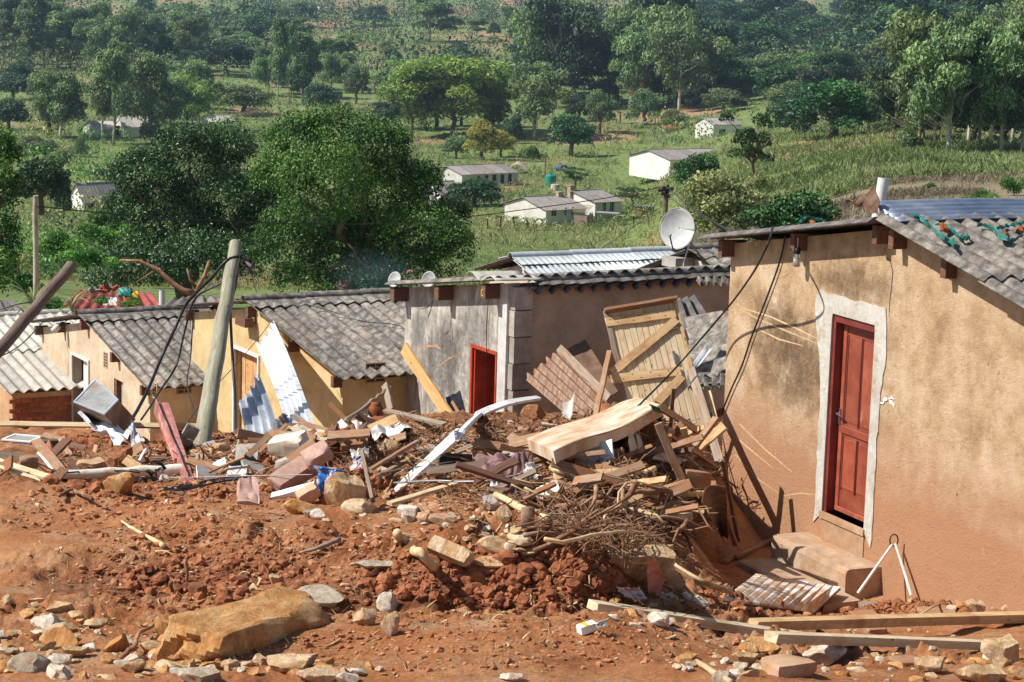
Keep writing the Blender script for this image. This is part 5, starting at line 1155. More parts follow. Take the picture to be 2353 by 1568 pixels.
far_house('pale roof peeping beside the big bright tree top', (642, 292), (650, 294), (646, 285), 430, -30, 4, h=2, name='far_shed', cat='shed', roof='asb_light', base=300)
# green tent-roofed shelter beside the long building
P = hit(1192, 398); s_ = P.y/F
e = empty('tent', P, 0, 'olive tent with sagging roof beside the long pale building', 'tent')
def tent(a, b): return ((a-.5)*58*s_, (b-.5)*46*s_, (27*s_)*(1 - abs(a-.45)*1.5) - abs(b-.5)*8*s_ + .25*math.sin(a*7+b*5))
MB().shell(tent, 10, 8, .08).obj('canvas_roof', MT['canvas'], e, None, True)
for a in (-.4, .4):
    for b in (-.4, .4): MB().tube([(a*58*s_, b*46*s_, -.3), (a*56*s_, b*44*s_, 9*s_)], .08, 6).obj('post', MT['bark'], e)
# water tank and ring
P = hit(1265, 428); r = 12.6*P.y/F; e = empty('water_tank', P, 0, 'bright green ribbed plastic water tank on the grass', 'water tank')
hh = 26*P.y/F; pr = [(r, -.3)] + [(r*(1 - .03*(k % 2)), hh*k/16) for k in range(1, 15)] + [(r*.93, hh*.95), (r*.7, hh*1.0), (r*.3, hh*1.05), (r*.28, hh*1.1), (.01, hh*1.1)]
MB().tube([(0, 0, z) for q, z in pr], [q for q, z in pr], 24, False).obj('tank_body', MT['tank'], e, None, True)
MB().tube([(0, 0, hh*1.101), (0, 0, hh*1.13)], r*.32, 16).obj('lid', MT['tank'], e)
P = hit(1275, 437); r = 9.6*P.y/F; tag(MB().tube([(0, 0, -.2), (0, 0, 13*P.y/F)], [r, r], 20).obj('concrete_ring', MT['con_pale'], None, Matrix.Translation(P)), 'round white concrete basin in front of the green tank', 'basin')
P = hit(1290, 392); tag(MB().tube([(-2.2*.5, 0, .3), (0, 0, .5), (2.2*.5, 0, .35)], [.35, .55, .35], 10).obj('blue_barrel', MT['blue'], None, Matrix.Translation(P)), 'blue plastic drum lying in the grass behind the green tank', 'drum')
# timber privy and sheds beside the twin houses
P = hit(1333, 520); s_ = P.y/F; e = empty('timber_hut', P, R_(-30), 'narrow slatted timber hut before the left twin house', 'hut')
for k in range(9): MB().box((-17*s_, 0, k*3.6*s_-.3), (17*s_, .05, (k+1)*3.6*s_-.34)).obj('plank', MT['wood_grey'], e)
for k in range(9): MB().box((17*s_, .06, k*3.6*s_-.3), (17.5*s_, 26*s_, (k+1)*3.6*s_-.34)).obj('plank', MT['wood_grey'], e)
for k in range(6): MB().box((-20*s_, -.3+k*5*s_, 33*s_+k*.15), (20*s_, -.3+(k+1)*5*s_-.04, 34*s_+k*.15)).obj('roof_plank', MT['wood_grey'], e)
P = hit(1395, 510); e = empty('lean_to', P, R_(-20), 'low open lean-to with clutter behind the timber hut', 'shed')
MB().box((-30*s_, -.1, 20*s_), (26*s_, 25*s_, 21*s_)).obj('roof', MT['far_roof'], e)
for a in (-28, -5, 24): MB().tube([(a*s_, 0, -.3), (a*s_, 0, 20*s_)], .09, 6).obj('post', MT['bark'], e)
for a, m_, w_, h_ in ((-20, 'teal', 5, 11), (-2, 'brick', 6, 9), (10, 'far_white', 5, 12)): MB().box(((a-w_)*s_, .4, -.2), ((a+w_)*s_, .4+w_*s_, h_*s_)).obj('stacked_goods', MT[m_], e)
P = hit(1480, 500); e = empty('tin_shelter', P, R_(-15), 'grey tin-roofed shelter with firewood right of the twin houses', 'shed')
MB().shell(lambda a, b: ((a-.5)*46*s_, (b-.5)*22*s_, 28*s_ + .12*math.sin(a*40) - b*.4), 40, 3, .04).obj('roof', MT['zinc'], e, None, True)
for a in (-20, 20):
    for b in (-8, 8): MB().tube([(a*s_, b*s_, -.3), (a*s_, b*s_, 28*s_)], .08, 6).obj('post', MT['bark'], e)
mbx = MB(); rnd = random.Random(2)
for _ in range(40): a = Vector((rnd.uniform(-18, 18)*s_, rnd.uniform(-6, 6)*s_, rnd.uniform(0, 20)*s_)); mbx.tube([a, a+Vector((rnd.uniform(-1, 1), rnd.uniform(-.5, .5), rnd.uniform(-.4, .4)))], .07, 5)
tag(mbx.obj('firewood', MT['twig'], e), kind='stuff')
P = hit(1537, 305); s_ = P.y/F; e = empty('red_pickup', P, 0, 'small red and white tin shelter in the yard near the light poles', 'shed')
MB().box((-14*s_, -1, 3*s_), (14*s_, 1, 9*s_)).obj('wall', MT['far_white'], e); MB().shell(lambda a, b: ((a-.5)*34*s_, (b-.5)*3, 10*s_+b*.5), 6, 2, .08).obj('roof', MT['red_roof'], e)
e.name = 'tin_shelter'
P = hit(1468, 294); e = empty('shade_frame', P, 0, 'open shade frame with dark benches in the yard', 'shelter')
for a in (-18, 18): MB().tube([(a*s_, 0, -.3), (a*s_, 0, 13*s_)], .1, 6).obj('post', MT['bark'], e)
MB().box((-20*s_, -1, 13*s_), (20*s_, 2, 13.6*s_)).obj('roof', MT['far_roof'], e); MB().box((-10*s_, -.5, -.1), (12*s_, .8, 3.5*s_)).obj('bench', MT['far_dark'], e)
# yellow digger
P = hit(109, 306); s_ = P.y/F; e = empty('yellow_digger', P, R_(20), 'small yellow digger with black glass cab parked at the left', 'digger')
MB().box((-8*s_, -1.2, 6*s_), (8*s_, 1.6, 14*s_)).obj('body', MT['yellow'], e); MB().box((-6*s_, -1, 14.1*s_), (7*s_, .9, 25*s_)).obj('cab', MT['far_dark'], e); MB().box((-7*s_, -1.1, 25.1*s_), (8*s_, 1, 27*s_)).obj('roof', MT['yellow'], e)
for a in (-7, 7): MB().tube([(a*s_-.25, -1.3, 4*s_), (a*s_+.25, -1.3, 4*s_)], 4.6*s_, 12).obj('wheel', MT['black'], e)
MB().tube([(-3*s_, -1.3, 9*s_), (-3*s_, -3, 4*s_), (-3*s_, -3.4, 1*s_)], .18, 6).obj('loader_arm', MT['yellow'], e); MB().box((-8*s_, -4, 0), (8*s_, -3.4, 4*s_)).obj('bucket', MT['yellow'], e)
# far timber poles
for px, b, t_, lab in ((1504, 318, 272, 'thin dark light pole in the yard above the white barn'), (1252, 405, 350, 'thin pale pole beside the tent')):
    P = hit(px, b); tag(MB().tube([P - Vector((0, 0, .5)), P + Vector((0, 0, (b-t_)*P.y/F))], .12, 6).obj('light_pole', MT['bark']), lab, 'pole')
# banana plants
def banana(px, base, top, w, Y, label, seed, group=None):
    P = hit(px, base) if Y is None else at(px, base, Y); rnd = random.Random(seed); e = empty('banana_plant', P, rnd.uniform(0, 6), label, 'banana plant', group); hgt = (base-top)*P.y/F
    MB().tube([(0, 0, -.4), (.05, 0, hgt*.35), (0, .05, hgt*.62)], [hgt*.05, hgt*.04, hgt*.02], 8).obj('stem', MT['bark'], e)
    for k in range(9):
        a = k*2.4 + rnd.uniform(-.3, .3); el = rnd.uniform(.5, 1.3); L = hgt*rnd.uniform(.45, .65); wl_ = L*.16
        def fn(s, c):
            r = L*math.sin(min(s*1.5, 1.57))*.75*math.cos(el*.6) + L*.2*s; z = hgt*.5 + L*(math.sin(el)*s - s*s*.75); q = (c-.5)*2*wl_*math.sin(math.pi*min(1, s*.95+.05))**.5
            return (r*math.cos(a) - q*math.sin(a), r*math.sin(a) + q*math.cos(a), z + abs(c-.5)*.15*L*.3)
        o = MB().shell(fn, 7, 2, .01).obj('leaf', LF['maize'], e); at2 = o.data.attributes.new('var', 'FLOAT', 'POINT'); at2.data.foreach_set('value', [rnd.uniform(.3, .9)]*len(o.data.vertices))
for i, (x, b, t_) in enumerate([(1150, 525, 478), (1180, 528, 480), (1210, 530, 484), (1120, 526, 486), (1245, 528, 488)]): banana(x, b, t_, 30, None, 'ragged banana plant before the left twin house, ' + ['second from the left', 'middle one', 'fourth from the left', 'leftmost', 'rightmost'][i], i, 'banana plants before the left twin house')
banana(1742, 300, 250, 40, None, 'large banana clump right of the small square house', 11)
banana(1425, 285, 238, 40, None, 'banana clump beside the spreading yard tree', 12)
for i, x in enumerate((1455, 1490, 1425)): banana(x, 520, 482, 30, None, 'banana plant by the firewood shelter, ' + ['middle one', 'rightmost', 'leftmost'][i], 20+i, 'banana plants by the firewood shelter')
# ================================================= buildings between and behind
MT['plO'] = plaster('orange_render', [(.42, .25, .13), (.52, .33, .19), (.60, .42, .27)], pits=.8)
MT['plW'] = plaster('beige_render', [(.46, .38, .28), (.56, .47, .36), (.63, .55, .44)], pits=.3)
H1 = small_house('brick_house', 'red brick house with pale corrugated roof cut off by the left edge', -100, 900, 40.5, -30, -8.2, (-205, 742), (-112, 728), (28, 892), None, MT['plO'], (160, 730), nshR=6, caps=4, pitch=.21, roofmat='asb_light')
ev = H1.top(H1.uR); va = H1.picky(24, 930, H1.uR).y; k = 0
for r in range(13):
    z = ev - .10 - (r+1)*.086; y = va - .02 + (.11 if r % 2 else 0); rnd = random.Random(r)
    while y < va + 1.15:
        L = .205; a = rnd.uniform(-.006, .008)
        H1.obj(MB().box((H1.uR-.02, y, z), (H1.uR+.022+a, y+L-.014, z+.072)), 'brick', MT['brick']); y += L + .006
H5 = small_house('zinc_roofed_house', 'beige house behind with bright new ribbed zinc roof', 1198, 800, 38.5, -30, -8.0, (1126, 614), (1198, 585), (1262, 650), None, MT['plW'], (1575, 573), nshR=7, caps=3, pitch=.12, roofmat='zinc_new', rows=1)
H6 = small_house('dish_house', 'low beige gable with broken grey ridge below the large satellite dish', 1605, 800, 33.2, -30, -7.6, (1478, 624), (1604, 566), (1690, 640), None, MT['plW'], (1720, 560), nshR=4, caps=2, pitch=.24, rows=2)
H6.obj(MB().box((-.05, -.35, -.1), (.33, -.02, .05)), 'gutter_piece', MT['asb_light']).location = (H6.pick(1568, 600).x, 0, H6.pick(1568, 594).z)
# red roofed house and the other low roofs behind the left houses
def roof_slab(name, label, quad, Ys, mat, wallmat, n=3, pitch=.2, zb=-11):
    P = [at(x, y, Y) for (x, y), Y in zip(quad, Ys)]; O = (P[0]+P[1])/2; e = empty(name, Vector((O.x, O.y, zb)), 0, label, 'house'); B = Vector((O.x, O.y, zb))
    W_ = (P[1]-P[0]).length
    for k in range(n):
        def fn(a, b, k=k):
            s = (k + b)/n; p = (P[0].lerp(P[1], s)).lerp(P[3].lerp(P[2], s), a) - B; p.z += .03*math.cos(2*math.pi*s*W_/pitch) + .015*(k % 2); return p
        MB().shell(fn, 3, max(8, int(W_/n/pitch*8)), .012).obj('roof_sheet', mat, e, None, True)
    q = [p - B for p in P]; c_ = (q[0]+q[1]+q[2]+q[3])/4
    ins = [c_ + (p - c_)*.93 for p in q]
    lo = [Vector((p.x, p.y, 0)) for p in ins]; hi = [Vector((p.x, p.y, p.z - .12)) for p in ins]
    for i, nm_ in enumerate(('front_wall', 'side_wall', 'back_wall', 'side_wall')):
        j = (i+1) % 4; MB().add([lo[i], lo[j], hi[j], hi[i]] + [p + (c_-p)*.06 for p in (lo[i], lo[j], hi[j], hi[i])], [(0, 1, 2, 3), (7, 6, 5, 4), (0, 4, 5, 1), (3, 2, 6, 7), (0, 3, 7, 4), (1, 5, 6, 2)]).obj(nm_, wallmat, e)
    return e
roof_slab('red_roofed_house', 'low house with flaking red roof strewn with rubble behind the stained house', [(135, 716), (380, 712), (345, 675), (185, 668)], [44, 45, 50, 49], MT['red_roof'], MT['plO'], 5, .25)
roof_slab('grey_roofed_house', 'dark grey roof at the left edge beyond the brick house', [(-60, 726), (78, 724), (30, 690), (-40, 690)], [45, 46, 50, 49], MT['asb_dark'], MT['plO'], 3, .25)
roof_slab('low_house', 'strip of grey roof just behind the tall leaning pole', [(375, 708), (520, 700), (500, 682), (400, 686)], [40, 40, 44, 44], MT['asb'], MT['plO'], 3, .25)
rnd = random.Random(12)
def on(px, py, Y): return at(px, py, Y)
for i in range(14):
    P = on(rnd.uniform(195, 300), rnd.uniform(656, 672), rnd.uniform(47.2, 48.5)); m = MB().box((-.08, -.04, -.03), (.08, .04, .03)).obj('broken_brick', MT[('brick', 'con', 'asb', 'brick')[i % 4]], None, Matrix.Translation(P) @ Matrix.Rotation(rnd.uniform(0, 3), 4, (rnd.random(), rnd.random(), rnd.random()+.1)))
    tag(m, 'small broken brick scattered along the top of the red roof', 'brick', 'broken bricks on the red roof')
for i, (x, y, c_, nm_, cc_) in enumerate([(287, 672, 'teal', 'plastic_bag', 'teal plastic bag lying on the red roof'), (303, 679, 'yellow', 'plastic_tub', 'yellow plastic tub lying on the red roof'), (254, 694, 'pvc', 'basin', 'upturned white basin rim above the stained house ridge')]):
    P = on(x, y, 45.5); tag(MB().shell(lambda a, b: ((a-.5)*.30, (b-.5)*.2, .03*math.sin(a*3.1)*math.sin(b*3.1)+.02*math.sin(a*19+b*11)), 10, 10, .01).obj(nm_, MT[c_], None, Matrix.Translation(P) @ Matrix.Rotation(.9, 4, 'X'), True), cc_, nm_.replace('_', ' '))
for (x, y, w, h, Y, lab) in [(235, 690, 60, 26, 43.8, 'leafy uprooted greenery in front of the red roof, left'), (300, 696, 70, 30, 43.6, 'leafy broken branches lying over the middle of the red roof'), (120, 700, 110, 50, 43, 'weeds growing by the leaning pole beside the red roof')]:
    tree('bush', x, y+h/2, y-h/2, w, lab, Y=Y)
def blades(px, py, Y, n, L, seed, label, mat='maize'):
    rnd = random.Random(seed); P = at(px, py, Y); e = empty('reed_plant', P, 0, label, 'plant')
    for k in range(n):
        a = rnd.uniform(0, 6.28); el = rnd.uniform(.4, 1.2); l_ = L*rnd.uniform(.6, 1.1)
        def fn(s, c): r = l_*(s*.4 + s*s*.55)*math.cos(el*.5)*1.0; z = l_*(1.25*s - s*s*.95*rw_); q = (c-.5)*.06*(1-s*.85); return (r*math.cos(a)-q*math.sin(a), r*math.sin(a)+q*math.cos(a), z)
        rw_ = rnd.uniform(.6, 1.2)
        o = MB().shell(fn, 7, 1, .006).obj('leaf', LF[mat], e); o.data.attributes.new('var', 'FLOAT', 'POINT').data.foreach_set('value', [rnd.uniform(.3, 1)]*len(o.data.vertices))
blades(75, 712, 42, 14, 1.0, 1, 'clump of long pale leaf blades at the foot of the upright pole')
blades(165, 715, 41.5, 12, .8, 2, 'clump of long leaf blades above the stained house eave')
blades(60, 735, 40, 7, .7, 3, 'drooping dry blades above the pale corrugated roof')
# ================================================= poles, cables, dishes
def pole(name, label, pts, rad, mat, cat='utility pole', n=14):
    O = pts[0]; e = empty(name, O, 0, label, cat); P = [p - O for p in pts]
    d = (P[-1]-P[0]); L = d.length; x = d.normalized(); y = x.orthogonal().normalized(); z = x.cross(y); M = basis(Vector((0, 0, 0)), x, y, z); Mi = M.inverted()
    q = [Mi @ p for p in P]; full = []
    for i in range(13): 
        f = i/12*(len(q)-1); j = min(int(f), len(q)-2); full.append(q[j].lerp(q[j+1], f-j) + Vector((0, .008*math.sin(i*1.7), .008*math.cos(i*2.3))))
    rr = [rad[0] + (rad[1]-rad[0])*i/12 for i in range(13)]
    o = MB().tube(full, rr, n).obj('shaft', MT[mat], e, M, True); autosmooth(o, 50); return e, M
gb = hit(466, 1008); Pt = at(541, 562, 27.4); e, M = pole('leaning_pole', 'thick mossy timber pole leaning right in front of the yellow house', [gb - (Pt-gb)*.12, gb.lerp(Pt, .5), Pt], (.108, .078), 'pole_wood')
def cab(name, label, pts, r, mat='cable', cat='cable', group=None, sub=8, parent=None):
    P = [Vector(p) for p in pts]; out = []
    for i in range(len(P)-1):
        p0, p1, p2, p3 = P[max(i-1, 0)], P[i], P[i+1], P[min(i+2, len(P)-1)]
        for k in range(sub):
            t_ = k/sub; out.append(.5*((2*p1) + (p2-p0)*t_ + (2*p0-5*p1+4*p2-p3)*t_*t_ + (3*p1-p0-3*p2+p3)*t_**3))
    out.append(P[-1]); o = MB().tube(out, r, 6).obj(name, MT[mat], parent, None, True)
    return tag(o, label, cat, group) if parent is None else o
def cp(l): return [at(x, y, Y) for x, y, Y in l]
# clamp and insulator on top of the pole
hw_ = empty('pole_hardware', at(556, 596, 27.2), 0, 'black cable clamps hanging at the top of the tall leaning pole', 'clamp')
for i, (x, y, dx, dy, r) in enumerate([(552, 590, 22, 8, .022), (562, 598, 16, 14, .028), (572, 602, 12, 4, .03), (560, 606, 18, 2, .018), (574, 612, 4, 16, .024), (548, 600, 6, 18, .016)]):
    a = at(x, y, 27.2)-hw_.location; b = at(x+dx, y+dy, 27.15)-hw_.location; MB().tube([a, b], r, 7).obj('clamp', MT['asb_dark' if i % 3 == 1 else 'black'], hw_)
cab('cable', 'thick black cable falling from the tall pole to the rubble beside the stained house', cp([(548, 590, 27.1), (520, 600, 27.0), (485, 640, 27), (452, 672, 27.1), (425, 705, 27.2), (400, 760, 27.1), (372, 820, 27), (345, 885, 26.5), (320, 935, 26), (304, 962, 25.6)]), .022)
cab('cable', 'second black cable falling beside the thick one over the grey roof', cp([(540, 640, 27), (480, 665, 27), (447, 690, 27.1), (425, 760, 27.2), (405, 840, 27.1), (370, 895, 26.6), (345, 935, 26), (324, 965, 25.6)]), .013)
cab('cable', 'black cable running down the back of the tall pole to the yellow wall base', cp([(548, 610, 27.6), (540, 660, 27.9), (530, 700, 28), (531, 760, 28.2), (536, 850, 28), (541, 930, 27.4), (541, 1018, 26)]), .02)
cab('cable', 'thin wire looping left of the tall pole across the yellow wall', cp([(447, 700, 28), (442, 760, 28.4), (438, 820, 28.4), (430, 880, 28), (442, 930, 27), (455, 965, 26)]), .009)
cab('cable', 'thin slack wire crossing the yellow wall from lower left', cp([(432, 970, 27), (480, 905, 28), (540, 840, 29), (600, 770, 30), (622, 740, 30.6)]), .005)
cab('cable', 'loose grey wire curling from the pole top toward the house gap', cp([(540, 588, 27.1), (500, 625, 27.4), (470, 668, 27.6), (440, 695, 27.8), (425, 730, 28), (395, 780, 28)]), .008, 'cable_grey')
cab('cable', 'black service wire from the pole hardware to the yellow house roof', cp([(572, 612, 27.2), (580, 640, 27.8), (590, 672, 29)]), .008)
for i, (a, b, c_) in enumerate([((500, 668), (520, 650), (540, 640)), ((480, 680), (515, 668), (538, 665)), ((470, 672), (505, 645), (540, 625))]):
    cab('cable', 'frayed wire bunch spreading left of the tall pole above the roof gap', cp([(*a, 27.4), (*b, 27.2), (*c_, 27.1)]), .006, 'cable_grey', group='frayed wires at the tall pole')
p1_, p2_ = at(-40, 850, 31), at(163, 612, 33.5); e2, _ = pole('fallen_pole', 'dark round pole leaning over the pale corrugated roof at the left edge', [p1_ - (p2_-p1_)*.3, p2_], (.10, .088), 'pole_dark')
cab('cable', 'thin black cable hanging below the dark leaning pole at left', cp([(0, 820, 34), (30, 805, 33.6), (62, 780, 33.4), (98, 740, 34.4)]), .010)
cab('cable', 'slack cable left of the upright pole above the brick house', cp([(-10, 715, 38), (40, 700, 38), (85, 690, 38.4), (120, 660, 39)]), .010)
P = at(83, 712, 46); tag(pole('utility_pole', 'slim upright timber utility pole at the left', [P - Vector((0, 0, 2)), at(81, 450, 46)], (.062, .055), 'bark_pale')[0], None)
P = at(1521, 640, 60); tag(pole('utility_pole', 'dark upright utility pole behind the satellite dish', [P - Vector((0, 0, 3)), at(1532, 424, 60)], (.075, .07), 'pole_dark')[0], None)
cab('power_line', 'long sagging overhead cable from the left pole to the pole by the dish', cp([(82, 474, 46), (200, 486, 46.5), (330, 497, 47), (600, 512, 49), (880, 514, 52), (1060, 500, 54), (1250, 476, 56), (1400, 454, 58), (1530, 428, 60)]), .013, cat='power line')
cab('power_line', 'overhead cable from the pole by the dish down to the right roof', cp([(1533, 430, 60), (1580, 470, 52), (1640, 510, 40), (1690, 538, 30)]), .012, cat='power line')
cab('power_line', 'second thinner overhead cable right of the dish pole', cp([(1533, 445, 60), (1570, 478, 52), (1620, 500, 44), (1665, 522, 36)]), .010, cat='power line')
cab('power_line', 'cable from the left pole dropping toward the leaning pole', cp([(82, 474, 46), (130, 505, 46), (190, 548, 45), (235, 572, 44)]), .009, cat='power line')
cab('power_line', 'thin cable crossing the green slope left of the dish pole', cp([(1300, 622, 45), (1400, 560, 50), (1528, 470, 60)]), .008, cat='power line')
MBk = MB(); 
for a, b in (((1512, 438), (1548, 434)), ((1520, 444), (1540, 452)), ((1524, 430), (1536, 444))): MBk.tube([at(*a, 59.9), at(*b, 59.9)], .05, 6)
tag(MBk.obj('pole_bracket', MT['black']), 'tangle of black brackets near the top of the pole by the dish', 'bracket', kind=None)
# cables on the tan house
cab('cable', 'black cable slung from the tan house eave down to the muddy mattress', [HR.M @ Vector((HR.pick(1783, 525, -.3).x, -.34, HR.pick(1783, 522, -.3).z))] + cp([(1765, 560, 22.2), (1735, 620, 22.6), (1690, 685, 23.4), (1640, 745, 24), (1580, 815, 24.2), (1530, 870, 24), (1470, 930, 23.4), (1400, 1000, 22.8)]), .012)
cab('cable', 'black cable running down across the tan wall from the eave', [HR.M @ HR.pick(x, y, -.03) for x, y in ((1805, 540), (1795, 590), (1775, 650), (1750, 715), (1725, 780), (1705, 840), (1680, 895), (1658, 950))], .010)
# light bulb in a jar under the eave
jo = HR.pick(1833, 560, -.12); e = empty('jar_lamp', HR.M @ jo, 0, 'glass jar lamp hanging under the tan house eave', 'lamp'); s_ = pxm(1, 21.8)
MB().tube([(0, 0, .06), (0, 0, -10*s_)], .006, 6).obj('flex', MT['white_cable'], e)
MB().tube([(0, 0, -10*s_), (0, 0, -14*s_), (0, 0, -24*s_), (0, 0, -25*s_)], [5*s_, 8*s_, 8*s_, 7*s_], 16).obj('lamp_holder', MT['black'], e, None, True)
MB().tube([(0, 0, -24*s_), (0, 0, -28*s_), (0, 0, -50*s_), (0, 0, -55*s_), (0, 0, -57*s_)], [7*s_, 9.5*s_, 9.5*s_, 8*s_, 3*s_], 18).obj('jar', MT['glass'], e, None, True)
MB().tube([(0, 0, -25*s_), (0, 0, -32*s_), (0, 0, -40*s_), (0, 0, -46*s_), (0, 0, -48*s_)], [3*s_, 3.5*s_, 6*s_, 5*s_, 1*s_], 14).obj('bulb', MT['pvc'], e, None, True)
jo = H2.pick(142, 745, -.1); e = empty('wall_lamp', H2.M @ jo, 0, 'glass jar lamp on the stained house gable', 'lamp'); s_ = pxm(1, 35)
MB().tube([(6*s_, 0, 4*s_), (-6*s_, -.02, -4*s_)], [.03, .045], 10).obj('lamp_holder', MT['black'], e); MB().tube([(-6*s_, -.02, -4*s_), (-12*s_, -.04, -9*s_), (-21*s_, -.07, -18*s_), (-22*s_, -.07, -19*s_)], [.05, .06, .055, .02], 14).obj('jar', MT['pvc'], e, None, True)
MB().tube([(6*s_, 0, 4*s_), (14*s_, .04, 10*s_)], .01, 6).obj('bracket', MT['white_cable'], e)
# satellite dishes
def dish(name, label, c, R, nrm, upv, mast_to=None, arm=True):
    n = nrm.normalized(); x = upv.cross(n).normalized(); y = n.cross(x); e = empty(name, (0, 0, 0), 0, label, 'satellite dish', M=basis(c, x, y, n))
    fn = lambda a, b: (R*.93*a*math.cos(b*2*math.pi), R*a*math.sin(b*2*math.pi), R*.30*a*a - R*.12)
    o = MB().shell(lambda a, b: fn(max(a, .001), b), 10, 36, .008).obj('reflector', MT['dish'], e, None, True)
    MB().tube([fn(1, k/36) for k in range(37)], R*.022, 6, False).obj('rim', MT['asb_light'], e, None, True)
    if arm:
        f = Vector((0, -R*.35, R*.95)); MB().tube([(0, -R*1.02, .02), (0, -R*.98, R*.35), f - Vector((0, 0, .02))], R*.035, 8).obj('arm', MT['black'], e)
        MB().tube([f + Vector((-R*.10, 0, 0)), f + Vector((R*.10, 0, .01))], R*.05, 8).tube([f - Vector((0, 0, R*.16)), f + Vector((0, 0, R*.08))], R*.07, 10).obj('receiver', MT['asb_light'], e)
    if mast_to is not None:
        q = e.matrix_world.inverted() if False else basis(c, x, y, n).inverted(); MB().tube([(0, 0, -R*.12), (0, -R*.1, -R*.35), q @ mast_to], R*.05, 8).obj('mast', MT['black'], e)
    return e
dish('satellite_dish', 'large grey satellite dish above the corrugated roofs at right of centre', at(1560, 526, 31), .295, Vector((-.50, -.83, .12)), Vector((.12, .1, 1)), at(1610, 590, 33))
dish('satellite_dish', 'small white satellite dish peeping over the sooty house roof corner', at(908, 643, 36), .13, Vector((-.5, -.8, .35)), Vector((0, 0, 1)), at(908, 670, 36.4), False)
dish('satellite_dish', 'half-hidden white satellite dish just behind the sooty house roof', at(986, 643, 37), .14, Vector((-.4, -.85, .35)), Vector((0, 0, 1)), at(986, 680, 37.4), False)
cab('cable', 'pale cable hanging from the large satellite dish', cp([(1582, 560, 31.2), (1578, 580, 31), (1572, 600, 31), (1569, 625, 31)]), .008, 'white_cable')
# pipes
def pipe(label, base, top, r, cat='pipe'):
    o = MB().tube([base, base.lerp(top, .9), top], [r, r, r], 18, False); ins = MB(); e = o.obj('vent_pipe', MT['pvc'], None, None, True)
    d = (top-base).normalized(); MB().tube([top - d*.03, top - d*.001], r*.90, 18).obj('pipe_bore', MT['far_dark'], e); return tag(e, label, cat)
pipe('tall white plastic vent pipe above the ridge of the tan house', at(2014, 512, 23.6), at(2031, 409, 23.6), .063)
pipe('short white vent pipe behind the stained house roof', at(372, 705, 40), at(373, 667, 40), .058)
# fallen branch behind the left roofs
mbx = empty('fallen_branch', at(450, 675, 44), 0, 'bare forked fallen branch behind the stained house roof', 'branch'); O = mbx.location
for i, (l, r0, r1) in enumerate([([(275, 598), (320, 600), (360, 618), (395, 650), (420, 668), (450, 675)], .02, .075), ([(430, 617), (436, 640), (452, 665)], .018, .04), ([(481, 600), (472, 630), (452, 668), (430, 690)], .03, .06), ([(360, 618), (335, 635), (310, 650)], .015, .008)]):
    pts = [at(x, y, 43.8) - O for x, y in l]; n = len(pts); MB().tube(pts, [r0+(r1-r0)*k/(n-1) for k in range(n)], 8).obj('limb', MT['twig'], mbx, None, True)
# wires lying on the yellow house roof
for l, lab in (([(700, 700), (760, 715), (830, 738), (900, 745), (925, 752)], 'thin wire lying across the yellow house roof'), ([(905, 790), (918, 800), (945, 812), (960, 820)], 'knot of dark wire on the right part of the yellow house roof')):
    pts = []
    for x, y in l:
        d = ray(x, y); o = H3.M @ Vector((H3.ru, 0, H3.rw+.17)); nn = (H3.uz*math.cos(H3.slr) + H3.ux*math.sin(H3.slr)); pts.append(d*(o.dot(nn)/d.dot(nn)))
    cab('wire', lab, pts, .007)
# stones and green netting that hold down the tan house roof
def onroof(x, y, lift=.0):
    d = ray(x, y); nn = (HR.uz*math.cos(slR) + HR.ux*math.sin(slR)); o = HR.M @ Vector((HR_ru, 0, ridge_w+.15+lift)); return d*(o.dot(nn)/d.dot(nn))
import bmesh
# ================================================= stones, planks, blocks
def rock_mesh(name, seed, mat, sub=3, planes=13, squash=(1, 1, 1), lo=.42, hi=.8, rough_=.07):
    bm = bmesh.new(); bmesh.ops.create_icosphere(bm, subdivisions=sub, radius=1); rs = np.random.RandomState(seed)
    V = np.array([v.co[:] for v in bm.verts]); N = rs.normal(size=(planes, 3)); N /= np.linalg.norm(N, axis=1)[:, None]; D = rs.uniform(lo, hi, planes)
    for n, d in zip(N, D):
        k = V @ n - d; V -= np.where(k > 0, k, 0)[:, None]*n[None, :]
    V += rough_*np.stack([vnoise(V[:, 0]*3+V[:, 2]*2, V[:, 1]*3+V[:, 2], seed+q) for q in range(3)], 1)
    V += rough_*.35*np.stack([vnoise(V[:, 0]*9+V[:, 2]*5, V[:, 1]*9+V[:, 2]*3, seed+q+9) for q in range(3)], 1)
    m = np.abs(V).max(0); V = V/m*np.array(squash)
    for v, c in zip(bm.verts, V): v.co = c
    me = bpy.data.meshes.new(name); bm.to_mesh(me); bm.free(); me.polygons.foreach_set('use_smooth', np.ones(len(me.polygons), dtype=bool)); me.materials.append(MT[mat])
    try: me.set_sharp_from_angle(angle=R_(24))
    except Exception: pass
    return me
RM = {}
def rmesh(mat, k, sub=3):
    key = (mat, k, sub)
    if key not in RM: RM[key] = rock_mesh('rock_shape', 100 + k*7 + sub, mat, sub, 10 + k % 5)
    return RM[key]
for k_, m_ in MT.items(): m_['key'] = k_
_rc = [0]
